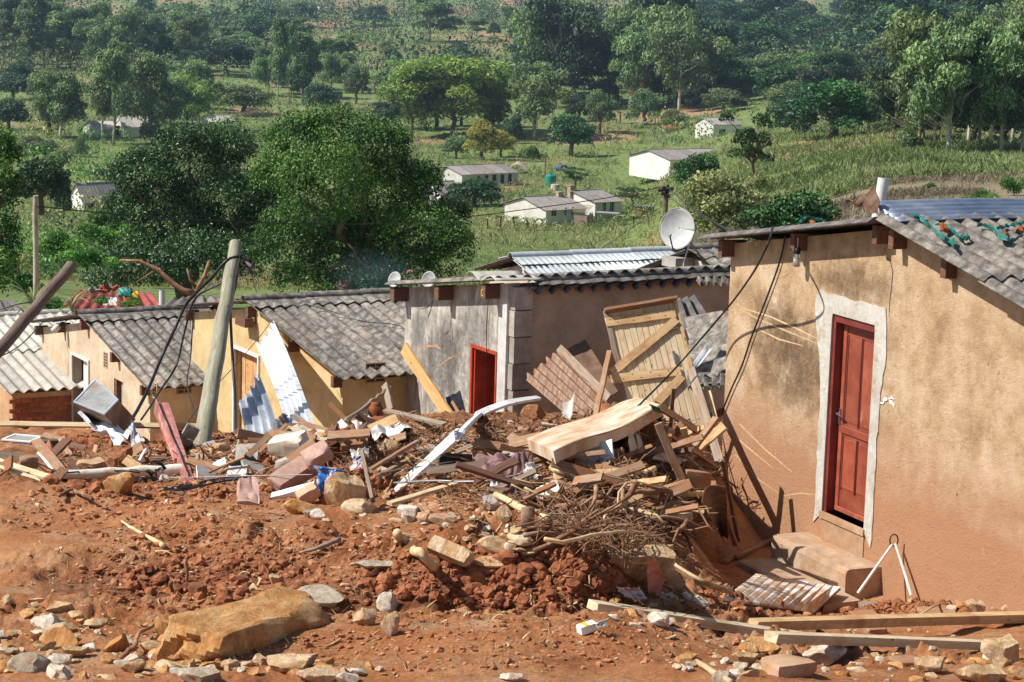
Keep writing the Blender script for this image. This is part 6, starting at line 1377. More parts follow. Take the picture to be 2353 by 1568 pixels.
def rock(px, py, w, h, mat, label, lift=None, tilt=0, sub=4, name='rock', cat='rock', group=None, deep=.8, rz=None, flat=1.0, k=None, sink=.35):
    """stone whose picture centre is px,py and picture size w x h"""
    _rc[0] += 1; kk = _rc[0] if k is None else k; P = hit(px, py + h*.38); Y = P.y; s = Y/F; rnd = random.Random(kk*31)
    hw, hh = w*s/2, h*s/2*flat; me = rmesh(mat, kk % 9, sub)
    o = bpy.data.objects.new(name, me); COL.objects.link(o)
    a = rnd.uniform(-.25, .25) if rz is None else rz
    o.matrix_world = Matrix.Translation(P + Vector((0, hw*deep*.3, hh*(1-sink)))) @ Matrix.Rotation(tilt, 4, 'Y') @ Matrix.Rotation(a, 4, 'Z') @ Matrix.Diagonal((hw*1.04, hw*deep, hh*1.12, 1))
    return tag(o, label, cat, group)
def plank_mesh(L, w, t_, mat, seed=0, warp=.01, n=8, bend=0.0):
    rs = random.Random(seed); mb = MB(); rows = []
    for i in range(n+1):
        x = L*i/n; dy = rs.uniform(-warp, warp)*.3; dz = math.sin(math.pi*i/n)*bend; e = [rs.uniform(-.04, .04)*w for _ in range(4)]
        if i in (0, n): x += 0
        c = [(-w/2+e[0], -t_/2), (w/2+e[1], -t_/2), (w/2+e[2], t_/2), (-w/2+e[3], t_/2)]
        rows.append([(x + (rs.uniform(-.3, .3)*w*.25 if i in (0, n) else 0), y+dy, z+dz) for y, z in c])
    V = [p for r in rows for p in r]; Fc = [(i*4+k, i*4+(k+1) % 4, (i+1)*4+(k+1) % 4, (i+1)*4+k) for i in range(n) for k in range(4)] + [(3, 2, 1, 0), tuple(n*4+k for k in range(4))]
    mb.add(V, Fc); return mb
def plank(label, P0, P1, w, t_, mat, face=None, name='plank', cat='plank', group=None, seed=None, bend=0.0, parent=None):
    """board from P0 to P1 (metres); face = direction its broad side looks"""
    P0, P1 = Vector(P0), Vector(P1); x = (P1-P0); L = x.length; x = x.normalized(); f = Vector(face) if face is not None else Vector((-.2, -.45, 1)); z = (f - x*f.dot(x)).normalized(); y = z.cross(x)
    sd = seed if seed is not None else int(abs(P0.x*971 + P1.y*331 + L*77)) % 9999
    o = plank_mesh(L, w, t_, mat, sd, bend=bend).obj(name, MT[mat], parent, basis(P0, x, y, z)); return tag(o, label, cat, group) if parent is None else o
def pp(label, a, b, wpx, t_, mat, la=.05, lb=.05, face=None, **k):
    """plank seen from picture point a to b, la/lb metres above the mud at its ends"""
    A, B = up(*a, la), up(*b, lb); return plank(label, A, B, wpx*(A.y+B.y)/2/F, t_, mat, face, **k)
def chip_box(sx, sy, sz, seed, amt=.06, n=4, cuts=3, lo=1.15):
    """block with worn, chipped edges"""
    rs = np.random.RandomState(seed); mb = MB(); bm = bmesh.new(); bmesh.ops.create_cube(bm, size=2); bmesh.ops.subdivide_edges(bm, edges=bm.edges[:], cuts=n, use_grid_fill=True)
    V = np.array([v.co[:] for v in bm.verts]); r = np.linalg.norm(np.maximum(np.abs(V)-.8, 0), axis=1)
    V *= (1 - np.clip(r-.2, 0, 1)*.45)[:, None]
    for _ in range(cuts):
        nn = np.sign(rs.normal(size=3))*rs.uniform(.25 if cuts > 3 else .5, 1, 3); nn /= np.linalg.norm(nn); k = V @ nn - rs.uniform(lo, 1.45); V -= np.where(k > 0, k, 0)[:, None]*nn
    V += amt*np.stack([vnoise(V[:, 0]*2.3+V[:, 2]*1.7, V[:, 1]*2.3+V[:, 2], seed+q) for q in range(3)], 1); V *= np.array([sx/2, sy/2, sz/2])
    for v, c in zip(bm.verts, V): v.co = c
    F_ = [tuple(v.index for v in f.verts) for f in bm.faces]; bm.verts.index_update(); mb.add([tuple(c) for c in V], F_); bm.free(); return mb
def block(px, py, w, h, mat, label, rot=(0, 0, 0), deep=.7, lift=.0, name='concrete_block', cat='block', seed=None, group=None, amt=.06, hz=None):
    P = up(px, py + h*.3, lift); s = P.y/F; sd = seed or int(px*7+py); hz_ = hz if hz else h*s*.8
    o = chip_box(w*s, w*s*deep, hz_, sd, amt).obj(name, MT[mat], None, Matrix.Translation(P + Vector((0, 0, hz_*.35))) @ Matrix.Rotation(rot[2], 4, 'Z') @ Matrix.Rotation(rot[1], 4, 'Y') @ Matrix.Rotation(rot[0], 4, 'X'), True)
    autosmooth(o, 32); return tag(o, label, cat, group)
def quad_sheet(label, q, mat, nr=0, amp=.03, jag=0, name='metal_sheet', cat='metal sheet', th=.004, crumple=0, sag=0, nu=14, nv=None, seed=0, jag2=0, shape=None, group=None, along='b'):
    """sheet on 4 points TL,TR,BR,BL (metres); nr ribs running from top edge to bottom edge"""
    TL, TR, BR, BL = [Vector(p) for p in q]; N = (TR-TL).cross(BL-TL).normalized(); O = (TL+TR+BR+BL)/4; nv = nv or max(10, nr*8)
    x = ((TR+BR)-(TL+BL)); z = N; x = (x - z*x.dot(z)).normalized(); y = z.cross(x); M = basis(O, x, y, z); Mi = M.inverted(); Wd = (TR-TL).length
    def fn(a, b):
        aa = a
        if jag: aa = a + jag*(.5+.5*math.sin(b*23+seed)+.4*math.sin(b*51+seed*2))*max(0, 1-a/.12)
        if jag2: aa = aa - jag2*(.5+.5*math.sin(b*17+seed*3)+.4*math.sin(b*37))*a**3
        top = TL.lerp(TR, b); bot = BL.lerp(BR, b); p = top.lerp(bot, aa)
        d = sag*math.sin(math.pi*a) + sag*.4*math.sin(math.pi*b)
        if nr:
            ph = b*nr; f = ph - math.floor(ph); d += amp*math.cos(2*math.pi*ph)
        if crumple: d += crumple*(float(vnoise(np.array(a*4+seed), np.array(b*4.3), seed)) + .5*abs(float(vnoise(np.array(a*9+seed), np.array(b*8), seed+3))))
        if shape: d += shape(a, b)
        return Mi @ (p + N*d)
    o = MB().shell(fn, nu, nv, th).obj(name, MT[mat], None, M, True); autosmooth(o, 40 if crumple == 0 else 30)
    return tag(o, label, cat, group)
def A(x, y, Y): return at(x, y, Y)

# ------------------------------------------------- green netting, broken bricks on the tan roof
for i, (x, y, w, lab) in enumerate([(2172, 524, 32, 'orange broken brick in green netting on the tan house roof, the largest and leftmost'), (2312, 540, 22, 'orange broken brick in netting on the tan roof, second from the left'), (2346, 528, 20, 'orange broken brick on the tan roof at the picture edge'), (1868, 512, 18, 'orange broken brick behind the left roof edge of the tan house')]):
    P = onroof(x, y, .05) if x > 2000 else A(x, y, 24.5)
    o = bpy.data.objects.new('broken_brick', rock_mesh('broken_brick', 40+i, 'brick_fresh', 3, 9, (1, 1, 1), .55, .85, .09)); COL.objects.link(o); s = P.y/F*w/2
    o.matrix_world = Matrix.Translation(P) @ Matrix.Rotation(.7, 4, 'Y') @ Matrix.Diagonal((s*1.1, s*.7, s*.6, 1)); tag(o, lab, 'broken brick')
def net(label, pts, w, seed, grp=None):
    P = [onroof(x, y, .05) if x > 2000 else A(x, y, 24.4) for x, y in pts]; n = len(P); rs = random.Random(seed); w0_ = w*.6
    def fn(a, b):
        f = a*(n-1); i = min(int(f), n-2); p = P[i].lerp(P[i+1], f-i); w = w0_; d = (P[min(i+1, n-1)]-P[max(i, 0)]).normalized(); s_ = d.cross(Vector((0, 0, 1))).normalized()
        return p + s_*(b-.5)*w*(.5+.5*math.sin(a*9+seed)) + Vector((0, 0, 1))*(.016*math.sin(b*9+a*31+seed) + .010*math.sin(a*47+b*5))
    tag(MB().shell(fn, 26, 7, .004).obj('green_netting', MT['teal'], None, None, False), label, 'netting', grp)
net('long strip of green netting wound over the leftmost brick on the tan roof', [(2095, 495), (2115, 500), (2140, 522), (2165, 545), (2185, 552), (2192, 566)], .10, 1)
net('green netting looped right of the leftmost brick on the tan roof', [(2150, 512), (2185, 525), (2205, 545), (2225, 548), (2222, 536)], .08, 2)
net('crumpled green netting over the second brick on the tan roof', [(2245, 515), (2270, 520), (2290, 530), (2310, 552), (2330, 552), (2350, 540)], .13, 3)
net('green netting tangle at the right edge of the tan roof', [(2290, 525), (2320, 518), (2353, 512), (2375, 515)], .14, 4)
net('green netting bundle behind the left roof edge of the tan house', [(1835, 512), (1850, 500), (1870, 502), (1895, 508)], .13, 5)
# ------------------------------------------------- sheets leaning on the yellow house
def h3w(x, y, off): return H3.M @ H3.pick(x, y, -off)
quad_sheet('tall white ribbed metal sheet leaning on the yellow house wall', [h3w(587, 798, .12), h3w(626, 735, .12), A(724, 990, 24.8), A(664, 998, 24.8)], 'white_metal', 5, .022, jag=.05, seed=2, sag=.03)
quad_sheet('bluish ribbed metal sheet standing crooked before the white framed doorway', [A(545, 926, 25.6), A(592, 858, 26.0), A(640, 1005, 24.4), A(562, 1038, 24.0)], 'zinc', 4, .028, jag=.07, seed=5, sag=.05, crumple=0)
quad_sheet('narrow jagged white metal offcut left of the bluish sheet', [A(585, 870, 28.4), A(593, 858, 28.4), A(600, 930, 27.6), A(590, 935, 27.6)], 'white_metal', 0, .01, crumple=.03)
# ------------------------------------------------- wooden ledged door lying upright in the heap
def tx(x, y, Y): return at(x, y, Y)
BLd, TLd, TRd = tx(1421, 985, 24.9), tx(1388, 716, 25.6), tx(1551, 688, 25.75)
xv = (TRd-TLd).normalized(); zv = (TLd-BLd).normalized(); zv = (zv - xv*zv.dot(xv)).normalized(); yv = zv.cross(xv); Wd = (TRd-TLd).length; Hd = (TLd-BLd).length + .2
OD = TLd - zv*Hd
e = empty('wooden_door', (0, 0, 0), 0, 'pale plank door with ledges and braces standing upright in the rubble', 'door', M=basis(OD, xv, yv, zv))
nb = 11
for k in range(nb):
    a = .03 + (Wd-.06)*k/nb; b = .03 + (Wd-.06)*(k+1)/nb - .007; rs = random.Random(k)
    mesh_ = MB().box((0, 0, 0), (Hd-.06, b-a, .02)); o = mesh_.obj('board', MT['wood_pale'], e, Matrix.Translation((b, -.002+rs.uniform(-.003, .003), .01)) @ Matrix(((0, -1, 0, 0), (0, 0, -1, 0), (1, 0, 0, 0), (0, 0, 0, 1))))
def dpart(nm_, x0, z0, x1, z1, w, mat='wood_fresh', y=-.045, t_=.024):
    A_, B_ = Vector((x0, y, z0)), Vector((x1, y, z1)); plank(None, A_, B_, w, t_, mat, (0, -1, 0), name=nm_, parent=e)
dl_ = lambda px, py: (lambda q: (q.x, q.z))(basis(OD, xv, yv, zv).inverted() @ (lambda d: d*(OD.dot(yv)/d.dot(yv)))(ray(px, py)))
a = dl_(1392, 745); b = dl_(1552, 723); dpart('ledge', a[0], a[1], b[0], b[1], .105)
a = dl_(1402, 874); b = dl_(1562, 856); dpart('ledge', a[0], a[1], b[0], b[1], .105)
a = dl_(1405, 860); b = dl_(1552, 738); dpart('brace', a[0], a[1], b[0], b[1], .10, y=-.048)
a = dl_(1445, 995); b = dl_(1566, 868); dpart('brace', a[0], a[1], b[0], b[1], .10, y=-.048)
dpart('frame_post', .012, Hd*.58, .012, Hd-.02, .05, 'wood_grey', -.02, .05); dpart('frame_post', Wd-.012, Hd*.35, Wd-.012, Hd-.02, .04, 'wood_fresh', -.01, .05)
MB().box((-.01, -.13, Hd-.03), (Wd+.01, .03, Hd)).obj('frame_head', MT['wood_muddy'], e)
a = dl_(1515, 765); b = dl_(1556, 758); MB().tube([(a[0], -.05, a[1]), (b[0], -.05, b[1])], .010, 7).box(((a[0]+b[0])/2-.04, -.055, a[1]-.012), ((a[0]+b[0])/2+.04, -.036, a[1]+.02)).obj('bolt', MT['asb_dark'], e)
a = dl_(1547, 820); MB().box((a[0]-.01, -.06, a[1]-.09), (a[0]+.02, -.03, a[1]+.05)).obj('handle', MT['steel'], e)
ng = MB()
for (x0, y0, x1, y1, n) in ((1400, 742, 1545, 722, 9), (1410, 872, 1555, 857, 8)):
    for i in range(n):
        q = dl_(x0+(x1-x0)*i/(n-1), y0+(y1-y0)*i/(n-1)+(5 if i % 2 else -4)); ng.tube([(q[0], -.0585, q[1]), (q[0], -.062, q[1])], .006, 6)
tag(ng.obj('nail_heads', MT['black'], e), kind='stuff')
# ------------------------------------------------- collapsed roof sheets right of the door, under the tan house
def cs(label, q, nr, mat='asb', **k): return quad_sheet(label, q, mat, nr, .035, name='roofing_sheet', cat='roofing sheet', th=.012, **k)
cs('fallen grey corrugated sheet between the plank door and the tan house, upper', [A(1575, 735, 27.5), A(1600, 880, 25.5), A(1690, 850, 25), A(1690, 715, 27)], 5, nu=8)
cs('fallen grey corrugated sheet between the plank door and the tan house, lower', [A(1568, 800, 26.6), A(1580, 890, 25.0), A(1690, 885, 24.6), A(1690, 800, 26.4)], 4, nu=8)
cs('tilted dark corrugated sheet behind the top of the plank door', [A(1550, 690, 28), A(1600, 680, 28.4), A(1640, 735, 28), A(1570, 760, 27.6)], 3, 'asb_dark')
quad_sheet('curled white metal scrap on the fallen grey sheet', [A(1592, 835, 24.9), A(1625, 790, 25.2), A(1636, 802, 25.1), A(1608, 838, 24.9)], 'white_metal', 0, shape=lambda a, b: .06*math.sin(math.pi*a))
cs('hanging sheet edge with scalloped rim left of the tan house corner', [A(1575, 868, 25.2), A(1670, 862, 24.8), A(1670, 890, 24.6), A(1578, 893, 25)], 5, 'asb', nu=4)
cs('broken sheet corner hanging under the sooty house ridge beside the tan house', [A(1598, 640, 27.2), A(1672, 636, 26.8), A(1672, 655, 26.8), A(1606, 652, 27)], 4, 'asb', nu=3)
plank('slanting grey rafter right of the plank door', A(1588, 848, 24.4), A(1655, 1065, 22.9), .10, .03, 'wood_grey', (-.3, -1, .2)); plank('thin stake beside the tan house corner', A(1630, 900, 24.2), A(1655, 1010, 23.4), .045, .03, 'wood_pale', (-.3, -1, .2))
plank('pale stake left of the plank door', A(1367, 962, 24.2), A(1401, 808, 25.4), .06, .04, 'wood_muddy', (-.3, -1, .2))
# ------------------------------------------------- rusty corrugated panel and brown board against the spine wall
q = [A(1206, 868, 27.9), A(1292, 794, 28.6), A(1405, 912, 26.2), A(1330, 975, 25.8)]
quad_sheet('brown rusty corrugated panel leaning on the dim wall', q, 'rust', 6, .03, jag=.03, seed=3, name='corrugated_panel', cat='metal sheet')
quad_sheet('flat brown board standing behind the rusty corrugated panel', [A(1305, 802, 28.8), A(1345, 782, 29), A(1420, 900, 27.6), A(1370, 935, 27.2)], 'cabinet_dark', 0, crumple=.01, name='board', cat='board', th=.02)
plank('weathered grey batten over the rusty corrugated panel', A(1285, 800, 28.2), A(1400, 915, 26.1), .10, .025, 'wood_grey', (-.3, -1, .3))
plank('wide orange-brown plank leaning on the sooty wall', A(928, 800, 27.8), A(1036, 962, 26.2), .155, .035, 'wood_orange', (-.6, -.8, .1))
quad_sheet('black square panel leaning by the red door frame', [A(1024, 914, 27.2), A(1058, 900, 27.3), A(1071, 948, 26.7), A(1034, 950, 26.7)], 'black', 0, crumple=.01, name='black_panel', cat='panel', th=.02)
plank('small pale batten in front of the black panel', A(1038, 925, 26.8), A(1058, 955, 26.4), .05, .02, 'wood_muddy', (-.5, -.8, .2))
quad_sheet('upright grey curved sheet fragment in front of the rusty panel', [A(1293, 925, 25.4), A(1320, 900, 25.5), A(1314, 955, 25), A(1290, 965, 25)], 'asb_light', 0, shape=lambda a, b: .05*math.sin(math.pi*b), jag=.05, name='sheet_fragment', cat='metal sheet', th=.01)
# ------------------------------------------------- white gutter, planks and posts of the main heap
gp = [(906, 1128, .06), (955, 1075, .28), (1005, 1020, .42), (1055, 975, .50), (1100, 965, .62), (1160, 962, .85), (1230, 962, .95)]
GPts = [up(906, 1128, .06), up(955, 1084, .26), up(1005, 1038, .36), up(1055, 992, .42), A(1102, 950, 24.2), A(1168, 924, 25.0), A(1238, 912, 25.8)]
def gut(a, b):
    f = a*(len(GPts)-1); i = min(int(f), len(GPts)-2); t_ = f-i; p0, p1, p2, p3 = GPts[max(i-1, 0)], GPts[i], GPts[i+1], GPts[min(i+2, len(GPts)-1)]
    p = .5*((2*p1) + (p2-p0)*t_ + (2*p0-5*p1+4*p2-p3)*t_*t_ + (3*p1-p0-3*p2+p3)*t_**3); d = (p2-p1).normalized(); s_ = d.cross(Vector((-.3, -1, .6)).normalized()).normalized(); n_ = s_.cross(d)
    w = .115*(.35 + .65*min(1, a*5))*(1 if a < .75 else 1 - (a-.75)*1.4); prof = [(-.5, .03), (-.46, 0), (-.12, 0), (-.08, .018), (-.04, 0), (.2, 0), (.24, .016), (.28, 0), (.46, 0), (.5, .04)]
    g = b*(len(prof)-1); j = min(int(g), len(prof)-2); u = prof[j][0]*(1-g+j)+prof[j+1][0]*(g-j); h = prof[j][1]*(1-g+j)+prof[j+1][1]*(g-j)
    return p - s_*u*w - n_*h
_g = MB().shell(gut, 60, 27, .003).obj('white_trim', MT['white'], None, None, True); autosmooth(_g, 25)
tag(_g, 'long bent white metal trim arching down the debris heap', 'metal trim')
pp('pale plank lying at the heap foot below the white trim', (895, 1158), (1052, 1110), 16, .03, 'wood_pale', .06, .10)
block(938, 1172, 48, 26, 'con_pale', 'pale squared block under the end of the pale plank', (0, 0, -.25), .7)
pp('dark wet plank sloping below the boulder in the heap', (850, 1080), (960, 1014), 10, .03, 'wood_muddy', .12, .2)
pp('second dark plank under the first, left of the white trim', (868, 1096), (950, 1050), 12, .03, 'wood_muddy', .08, .1)
pp('grey plank lying above the white sacks', (880, 942), (1022, 976), 14, .03, 'wood_grey', .35, .2)
pp('upright splintered grey board above the clay pot', (884, 884), (899, 944), 17, .03, 'wood_grey', .75, .3, face=(-.3, -1, .2))
pp('thin stake standing beside the tan boulder', (831, 1036), (858, 1154), 9, .025, 'wood_grey', .55, .06, face=(-.3, -1, .2))
pp('dark plank poking out left of the sacks', (820, 1002), (845, 965), 14, .03, 'wood_dark', .2, .4)
pp('pale thick plank with muddy end below the mattress', (1322, 1066), (1430, 1092), 24, .07, 'wood_muddy', .22, .2)
pp('long stick plank running down from the plank door foot', (1520, 1000), (1640, 1105), 14, .03, 'wood_grey', .5, .25)
pp('dark batten crossing the upper right of the heap', (1540, 1000), (1650, 1075), 9, .03, 'wood_muddy', .6, .35)
block(1602, 1100, 64, 52, 'wood_muddy', 'dark brown board block near the tan wall in the heap', (0, .1, .2), .35, .3, name='wood_block')
plank('leaning broken branch against the tan house corner', up(1640, 1110, .45), up(1690, 1250, .05), .05, .05, 'wood_muddy', (-.3, -1, .2))
quad_sheet('rusty curved tin sheet propped at the tan house corner', [up(1612, 1155, .62), up(1668, 1120, .80), up(1674, 1240, .2), up(1672, 1262, .02)], 'rust', 0, shape=lambda a, b: .10*math.sin(math.pi*b), name='tin_sheet', th=.004, crumple=0)
plank('thin dark stake standing at the tan house corner', up(1662, 1058, .95), up(1696, 1244, .05), .035, .03, 'wood_dark', (-.3, -1, .2))
for (a, b, w, m_, la, lb, lab) in [((1663, 1292), (1815, 1196), 13, 'wood_muddy', .04, .30, 'muddy plank sloping up to the steps beside the tan wall'), ((1690, 1280), (1775, 1240), 12, 'wood_muddy', .03, .1, 'lower muddy plank left of the steps')]: pp(lab, a, b, w, .03, m_, la, lb)
plank('broken upright post stump left of the steps', up(1782, 1255, -.05), up(1784, 1178, .36), .085, .07, 'wood_grey', (-.3, -1, .2))
plank('bent metal strap behind the post stump', up(1800, 1205, .25), up(1818, 1192, .33), .03, .02, 'wood_dark'); 
# mattress
MP = [up(1214, 1026, .42), up(1462, 926, .60), up(1521, 944, .62), up(1275, 1058, .42)]
O = (MP[0]+MP[1]+MP[2]+MP[3])/4; N_ = (MP[1]-MP[0]).cross(MP[3]-MP[0]).normalized(); N_ = N_ if N_.z > 0 else -N_
xv_ = ((MP[1]-MP[0])+(MP[2]-MP[3])); xv_ = (xv_ - N_*xv_.dot(N_)).normalized(); M_ = basis(O, xv_, N_.cross(xv_), N_); Mi_ = M_.inverted()
def matt(a, b):
    p = MP[0].lerp(MP[1], a).lerp(MP[3].lerp(MP[2], a), b); w = .022*math.sin(a*7.2+.6) + .015*math.sin(a*3+b*2); ed = min(a, 1-a, b, 1-b);
    return Mi_ @ (p + N_*w)
e = empty('mattress', (0, 0, 0), 0, 'muddy foam mattress slab lying wavy on top of the heap', 'mattress', M=M_)
autosmooth(MB().shell(matt, 36, 12, .12).obj('foam', MT['foam'], e, None, True), 50)
def piping(a): return matt(a, 1) + Vector((0, 0, .05))
MB().tube([piping(i/30) for i in range(31)], .008, 6).obj('piping', MT['foam'], e, None, True)
# black plastic and metal scraps beneath it
quad_sheet('black plastic sheet bunched under the mattress', [up(1345, 1035, .3), up(1455, 985, .5), up(1470, 1035, .2), up(1370, 1065, .15)], 'black', 0, crumple=.10, name='plastic_sheet', cat='plastic sheet', seed=2)
quad_sheet('folded shiny metal strip below the mattress', [up(1378, 1032, .35), up(1400, 1030, .35), up(1403, 1075, .2), up(1378, 1060, .2)], 'steel', 0, crumple=.04, name='metal_strip', cat='metal strip', seed=4)
quad_sheet('crumpled silver foil right of the mattress', [up(1452, 978, .5), up(1468, 985, .5), up(1476, 1035, .3), up(1446, 1040, .3)], 'zinc', 0, crumple=.09, name='foil', cat='foil', seed=7)
quad_sheet('white broken board lying right of the mattress', [up(1500, 1052, .3), up(1540, 1018, .38), up(1596, 1050, .3), up(1560, 1068, .25)], 'con_pale', 0, crumple=.01, name='board', cat='board', th=.02)
block(1518, 992, 52, 44, 'con_mud', 'tan squared stone behind the silver foil', (.3, .3, .5), .7, .35)
quad_sheet('turquoise plastic rag on the mattress end', [up(1492, 930, .72), up(1512, 934, .72), up(1522, 952, .6), up(1500, 945, .66)], 'teal', 0, crumple=.05, name='rag', cat='rag', seed=3)
quad_sheet('turquoise rag hanging off the mattress corner', [up(1514, 950, .6), up(1524, 952, .6), up(1522, 975, .45), up(1512, 970, .45)], 'teal', 0, crumple=.04, name='rag', cat='rag', seed=8)
# cloths
def cloth(label, q, mat, seed=1, cr=.07, name='cloth', nr=3): return quad_sheet(label, q, mat, nr, .014, crumple=cr*.5, name=name, cat='cloth', seed=seed, th=.006, nu=18, nv=24)
cloth('bright blue patterned cloth draped over the rubble', [up(718, 1070, .45), up(783, 1080, .40), up(770, 1132, .12), up(728, 1140, .10)], 'fabric_blue', 1)
cloth('white knotted cloth on top of the thin stake', [up(805, 1036, .5), up(846, 1028, .55), up(844, 1048, .45), up(808, 1052, .42)], 'fabric_white', 2, .09)
cloth('small blue-white rag hanging from the thin stake', [up(820, 1048, .45), up(838, 1045, .45), up(832, 1078, .3), up(812, 1080, .3)], 'fabric_stripe', 3)
cloth('muddy purple garment half buried left of the mattress', [up(1085, 1042, .25), up(1215, 1038, .3), up(1180, 1090, .12), up(1110, 1098, .1)], 'fabric_purple', 4, .11)
cloth('muddy brown garment hanging below the mattress left corner', [up(1185, 1048, .35), up(1225, 1045, .35), up(1205, 1150, .08), up(1170, 1135, .08)], 'fabric_purple', 5, .10)
cloth('dirty cream sack lying left of the grey plank', [up(775, 968, .3), up(850, 955, .35), up(858, 985, .2), up(790, 995, .15)], 'fabric_white', 6, .10, 'sack')
cloth('cream sack with reddish mud under the grey plank', [up(845, 985, .25), up(925, 950, .4), up(945, 985, .2), up(860, 1005, .15)], 'fabric_white', 9, .12, 'sack')
cloth('long dirty canvas strip sagging over the rubble', [up(640, 972, .35), up(845, 1002, .3), up(842, 1020, .2), up(690, 1005, .25)], 'canvas', 7, .10, 'canvas_strip')
cloth('dark curled rubber sheet at the foot of the white metal sheet', [up(630, 965, .35), up(655, 945, .45), up(665, 985, .2), up(640, 1000, .15)], 'asb_dark', 8, .08, 'rubber_sheet')
cloth('white plastic scraps below the mattress', [up(1205, 1068, .3), up(1225, 1062, .32), up(1222, 1100, .15), up(1205, 1105, .15)], 'white', 11, .06, 'plastic_scrap')
cloth('white torn paper beside the bamboo pole', [up(1125, 1112, .12), up(1160, 1106, .14), up(1165, 1122, .08), up(1128, 1128, .06)], 'white', 12, .05, 'paper')
cloth('striped white and red cloth before the pale stone slab', [up(1424, 1352, .06), up(1470, 1350, .07), up(1494, 1378, .05), up(1440, 1374, .03)], 'fabric_stripe', 13, .05)
cloth('dark rag at the foot of the white metal tongs', [up(2070, 1368, .05), up(2100, 1362, .06), up(2118, 1376, .04), up(2080, 1382, .03)], 'fabric_dark', 14, .03)
e = empty('drink_carton', (0, 0, 0), 0, 'crushed white and yellow drink carton on the red mud', 'carton', M=Matrix.Translation(up(1350, 1442, .04)) @ Matrix.Rotation(.45, 4, 'Z') @ Matrix.Rotation(-.2, 4, 'Y'))
MB().box((-.06, -.035, -.025), (.05, .035, .025)).obj('carton_body', MT['white'], e); MB().box((-.03, -.036, .0252), (.0, .036, .027)).obj('yellow_band', MT['yellow'], e); quad_sheet('torn purple-white wrapper flap beside the drink carton', [up(1368, 1432, .08), up(1395, 1422, .10), up(1398, 1438, .06), up(1372, 1444, .05)], 'fabric_white', 0, crumple=.03, name='wrapper', cat='wrapper')
# ------------------------------------------------- left rubble: cabinets, planks, poles
def cabinet(label, O, xv, yv, zv, sx, sy, sz, face, side, rim):
    x = xv.normalized(); y = (yv - x*yv.dot(x)).normalized(); z = x.cross(y); e = empty('cabinet', (0, 0, 0), 0, label, 'cabinet', M=basis(O, x, y, z))
    MB().box((0, 0, -sz), (sx, sy, 0)).obj('body', MT[side], e); MB().box((.02, .02, .001), (sx-.02, sy-.02, .006)).obj('front_panel', MT[face], e)
    r = MB()
    for a, b in (((-.01, -.01, 0), (.02, sy+.01, .015)), ((sx-.02, -.01, 0), (sx+.01, sy+.01, .015)), ((.02, -.01, 0), (sx-.02, .02, .015)), ((.02, sy-.02, 0), (sx-.02, sy+.01, .015))): r.box(a, b)
    r.obj('rim', MT[rim], e); return e
Lp, Rp, Bp = A(169, 926, 25.1), A(273, 921, 25.0), A(240, 955, 24.6); _n = (Rp-Bp).cross(Lp-Bp); _d = ray(219, 873); Tp = _d*(Bp.dot(_n)/_d.dot(_n)); Ex = A(312, 960, 25.5) - Rp; Ex.z -= .02
e = empty('cabinet', Bp, 0, 'grey metal cabinet tilted on its corner before the stained house', 'cabinet'); fc = [p - Bp for p in (Bp, Rp, Tp, Lp)]; n0 = (fc[1]-fc[0]).cross(fc[3]-fc[0]).normalized(); n0 = n0 if n0.y < 0 else -n0
MB().prism(fc, Ex).obj('body', MT['cabinet_dark'], e); c0 = (fc[0]+fc[1]+fc[2]+fc[3])/4
MB().prism([c0 + (p-c0)*.90 + n0*.004 for p in fc], n0*.006).obj('front_panel', MT['cabinet'], e)
r = MB()
for k in range(4):
    a, b = fc[k], fc[(k+1) % 4]; r.prism([a + n0*.003, b + n0*.003, c0 + (b-c0)*.91 + n0*.003, c0 + (a-c0)*.91 + n0*.003], n0*.016)
r.obj('rim', MT['zinc'], e)
a_, b_, c_ = A(-8, 1000, 25.4), A(60, 1030, 24.9), A(25, 982, 25.9)
cabinet('white-rimmed grey fridge shell lying in rubble at the left edge', A(5, 1012, 25.1), A(78, 1018, 25.0)-A(5, 1012, 25.1), A(25, 984, 25.8)-A(5, 1012, 25.1), None, .36, .32, .3, 'cabinet', 'zinc', 'white')
plank('very long pale plank lying level across the left rubble', A(-30, 974, 25.6), A(455, 980, 25.4), .055, .06, 'wood_pale', (-.1, -1, .6))
quad_sheet('crumpled white metal sheet sliding off the left mud heap', [A(178, 952, 25.2), A(205, 930, 25.8), A(302, 990, 24.6), A(272, 1022, 23.9)], 'white_metal', 0, crumple=.09, seed=5, shape=lambda a, b: .05*math.sin(math.pi*b))
quad_sheet('torn whitish sheet piece right of the crumpled white sheet', [A(296, 966, 25.0), A(306, 961, 25.2), A(332, 1016, 24.0), A(303, 1024, 23.9)], 'white_metal', 0, crumple=.05, seed=9)
e = empty('pink_sheet', (0, 0, 0), 0, 'pink fluted panel standing slanted in the left rubble', 'panel')
t0_, t1_, b1_, b0_ = up(354, 930, .85), up(386, 930, .85), up(446, 1115, .02), up(418, 1112, .02)
for k, (f0, f1, cut) in enumerate([(0, .30, .74), (.33, .56, 1), (.58, .78, 1), (.80, 1, 1)]):
    a = t0_.lerp(t1_, (f0+f1)/2); b = b0_.lerp(b1_, (f0+f1)/2); b = a.lerp(b, cut); plank(None, a, b, .05, .03 + .012*(k % 2), 'pink', (-.35, -1, .1), name='fluted_strip', parent=e)
plank(None, t0_.lerp(b0_, .02)+Vector((0, .03, 0)), t0_.lerp(b0_, .98)+Vector((.05, .03, 0)), .16, .01, 'pink', (-.35, -1, .1), name='backing_board', parent=e)
a = up(132, 1092, .10); b = up(416, 1080, .16); e, _ = pole('concrete_pole', 'pale fallen pole lying flat across the left rubble', [a, b], (.045, .062), 'con_pale', 'fallen pole')
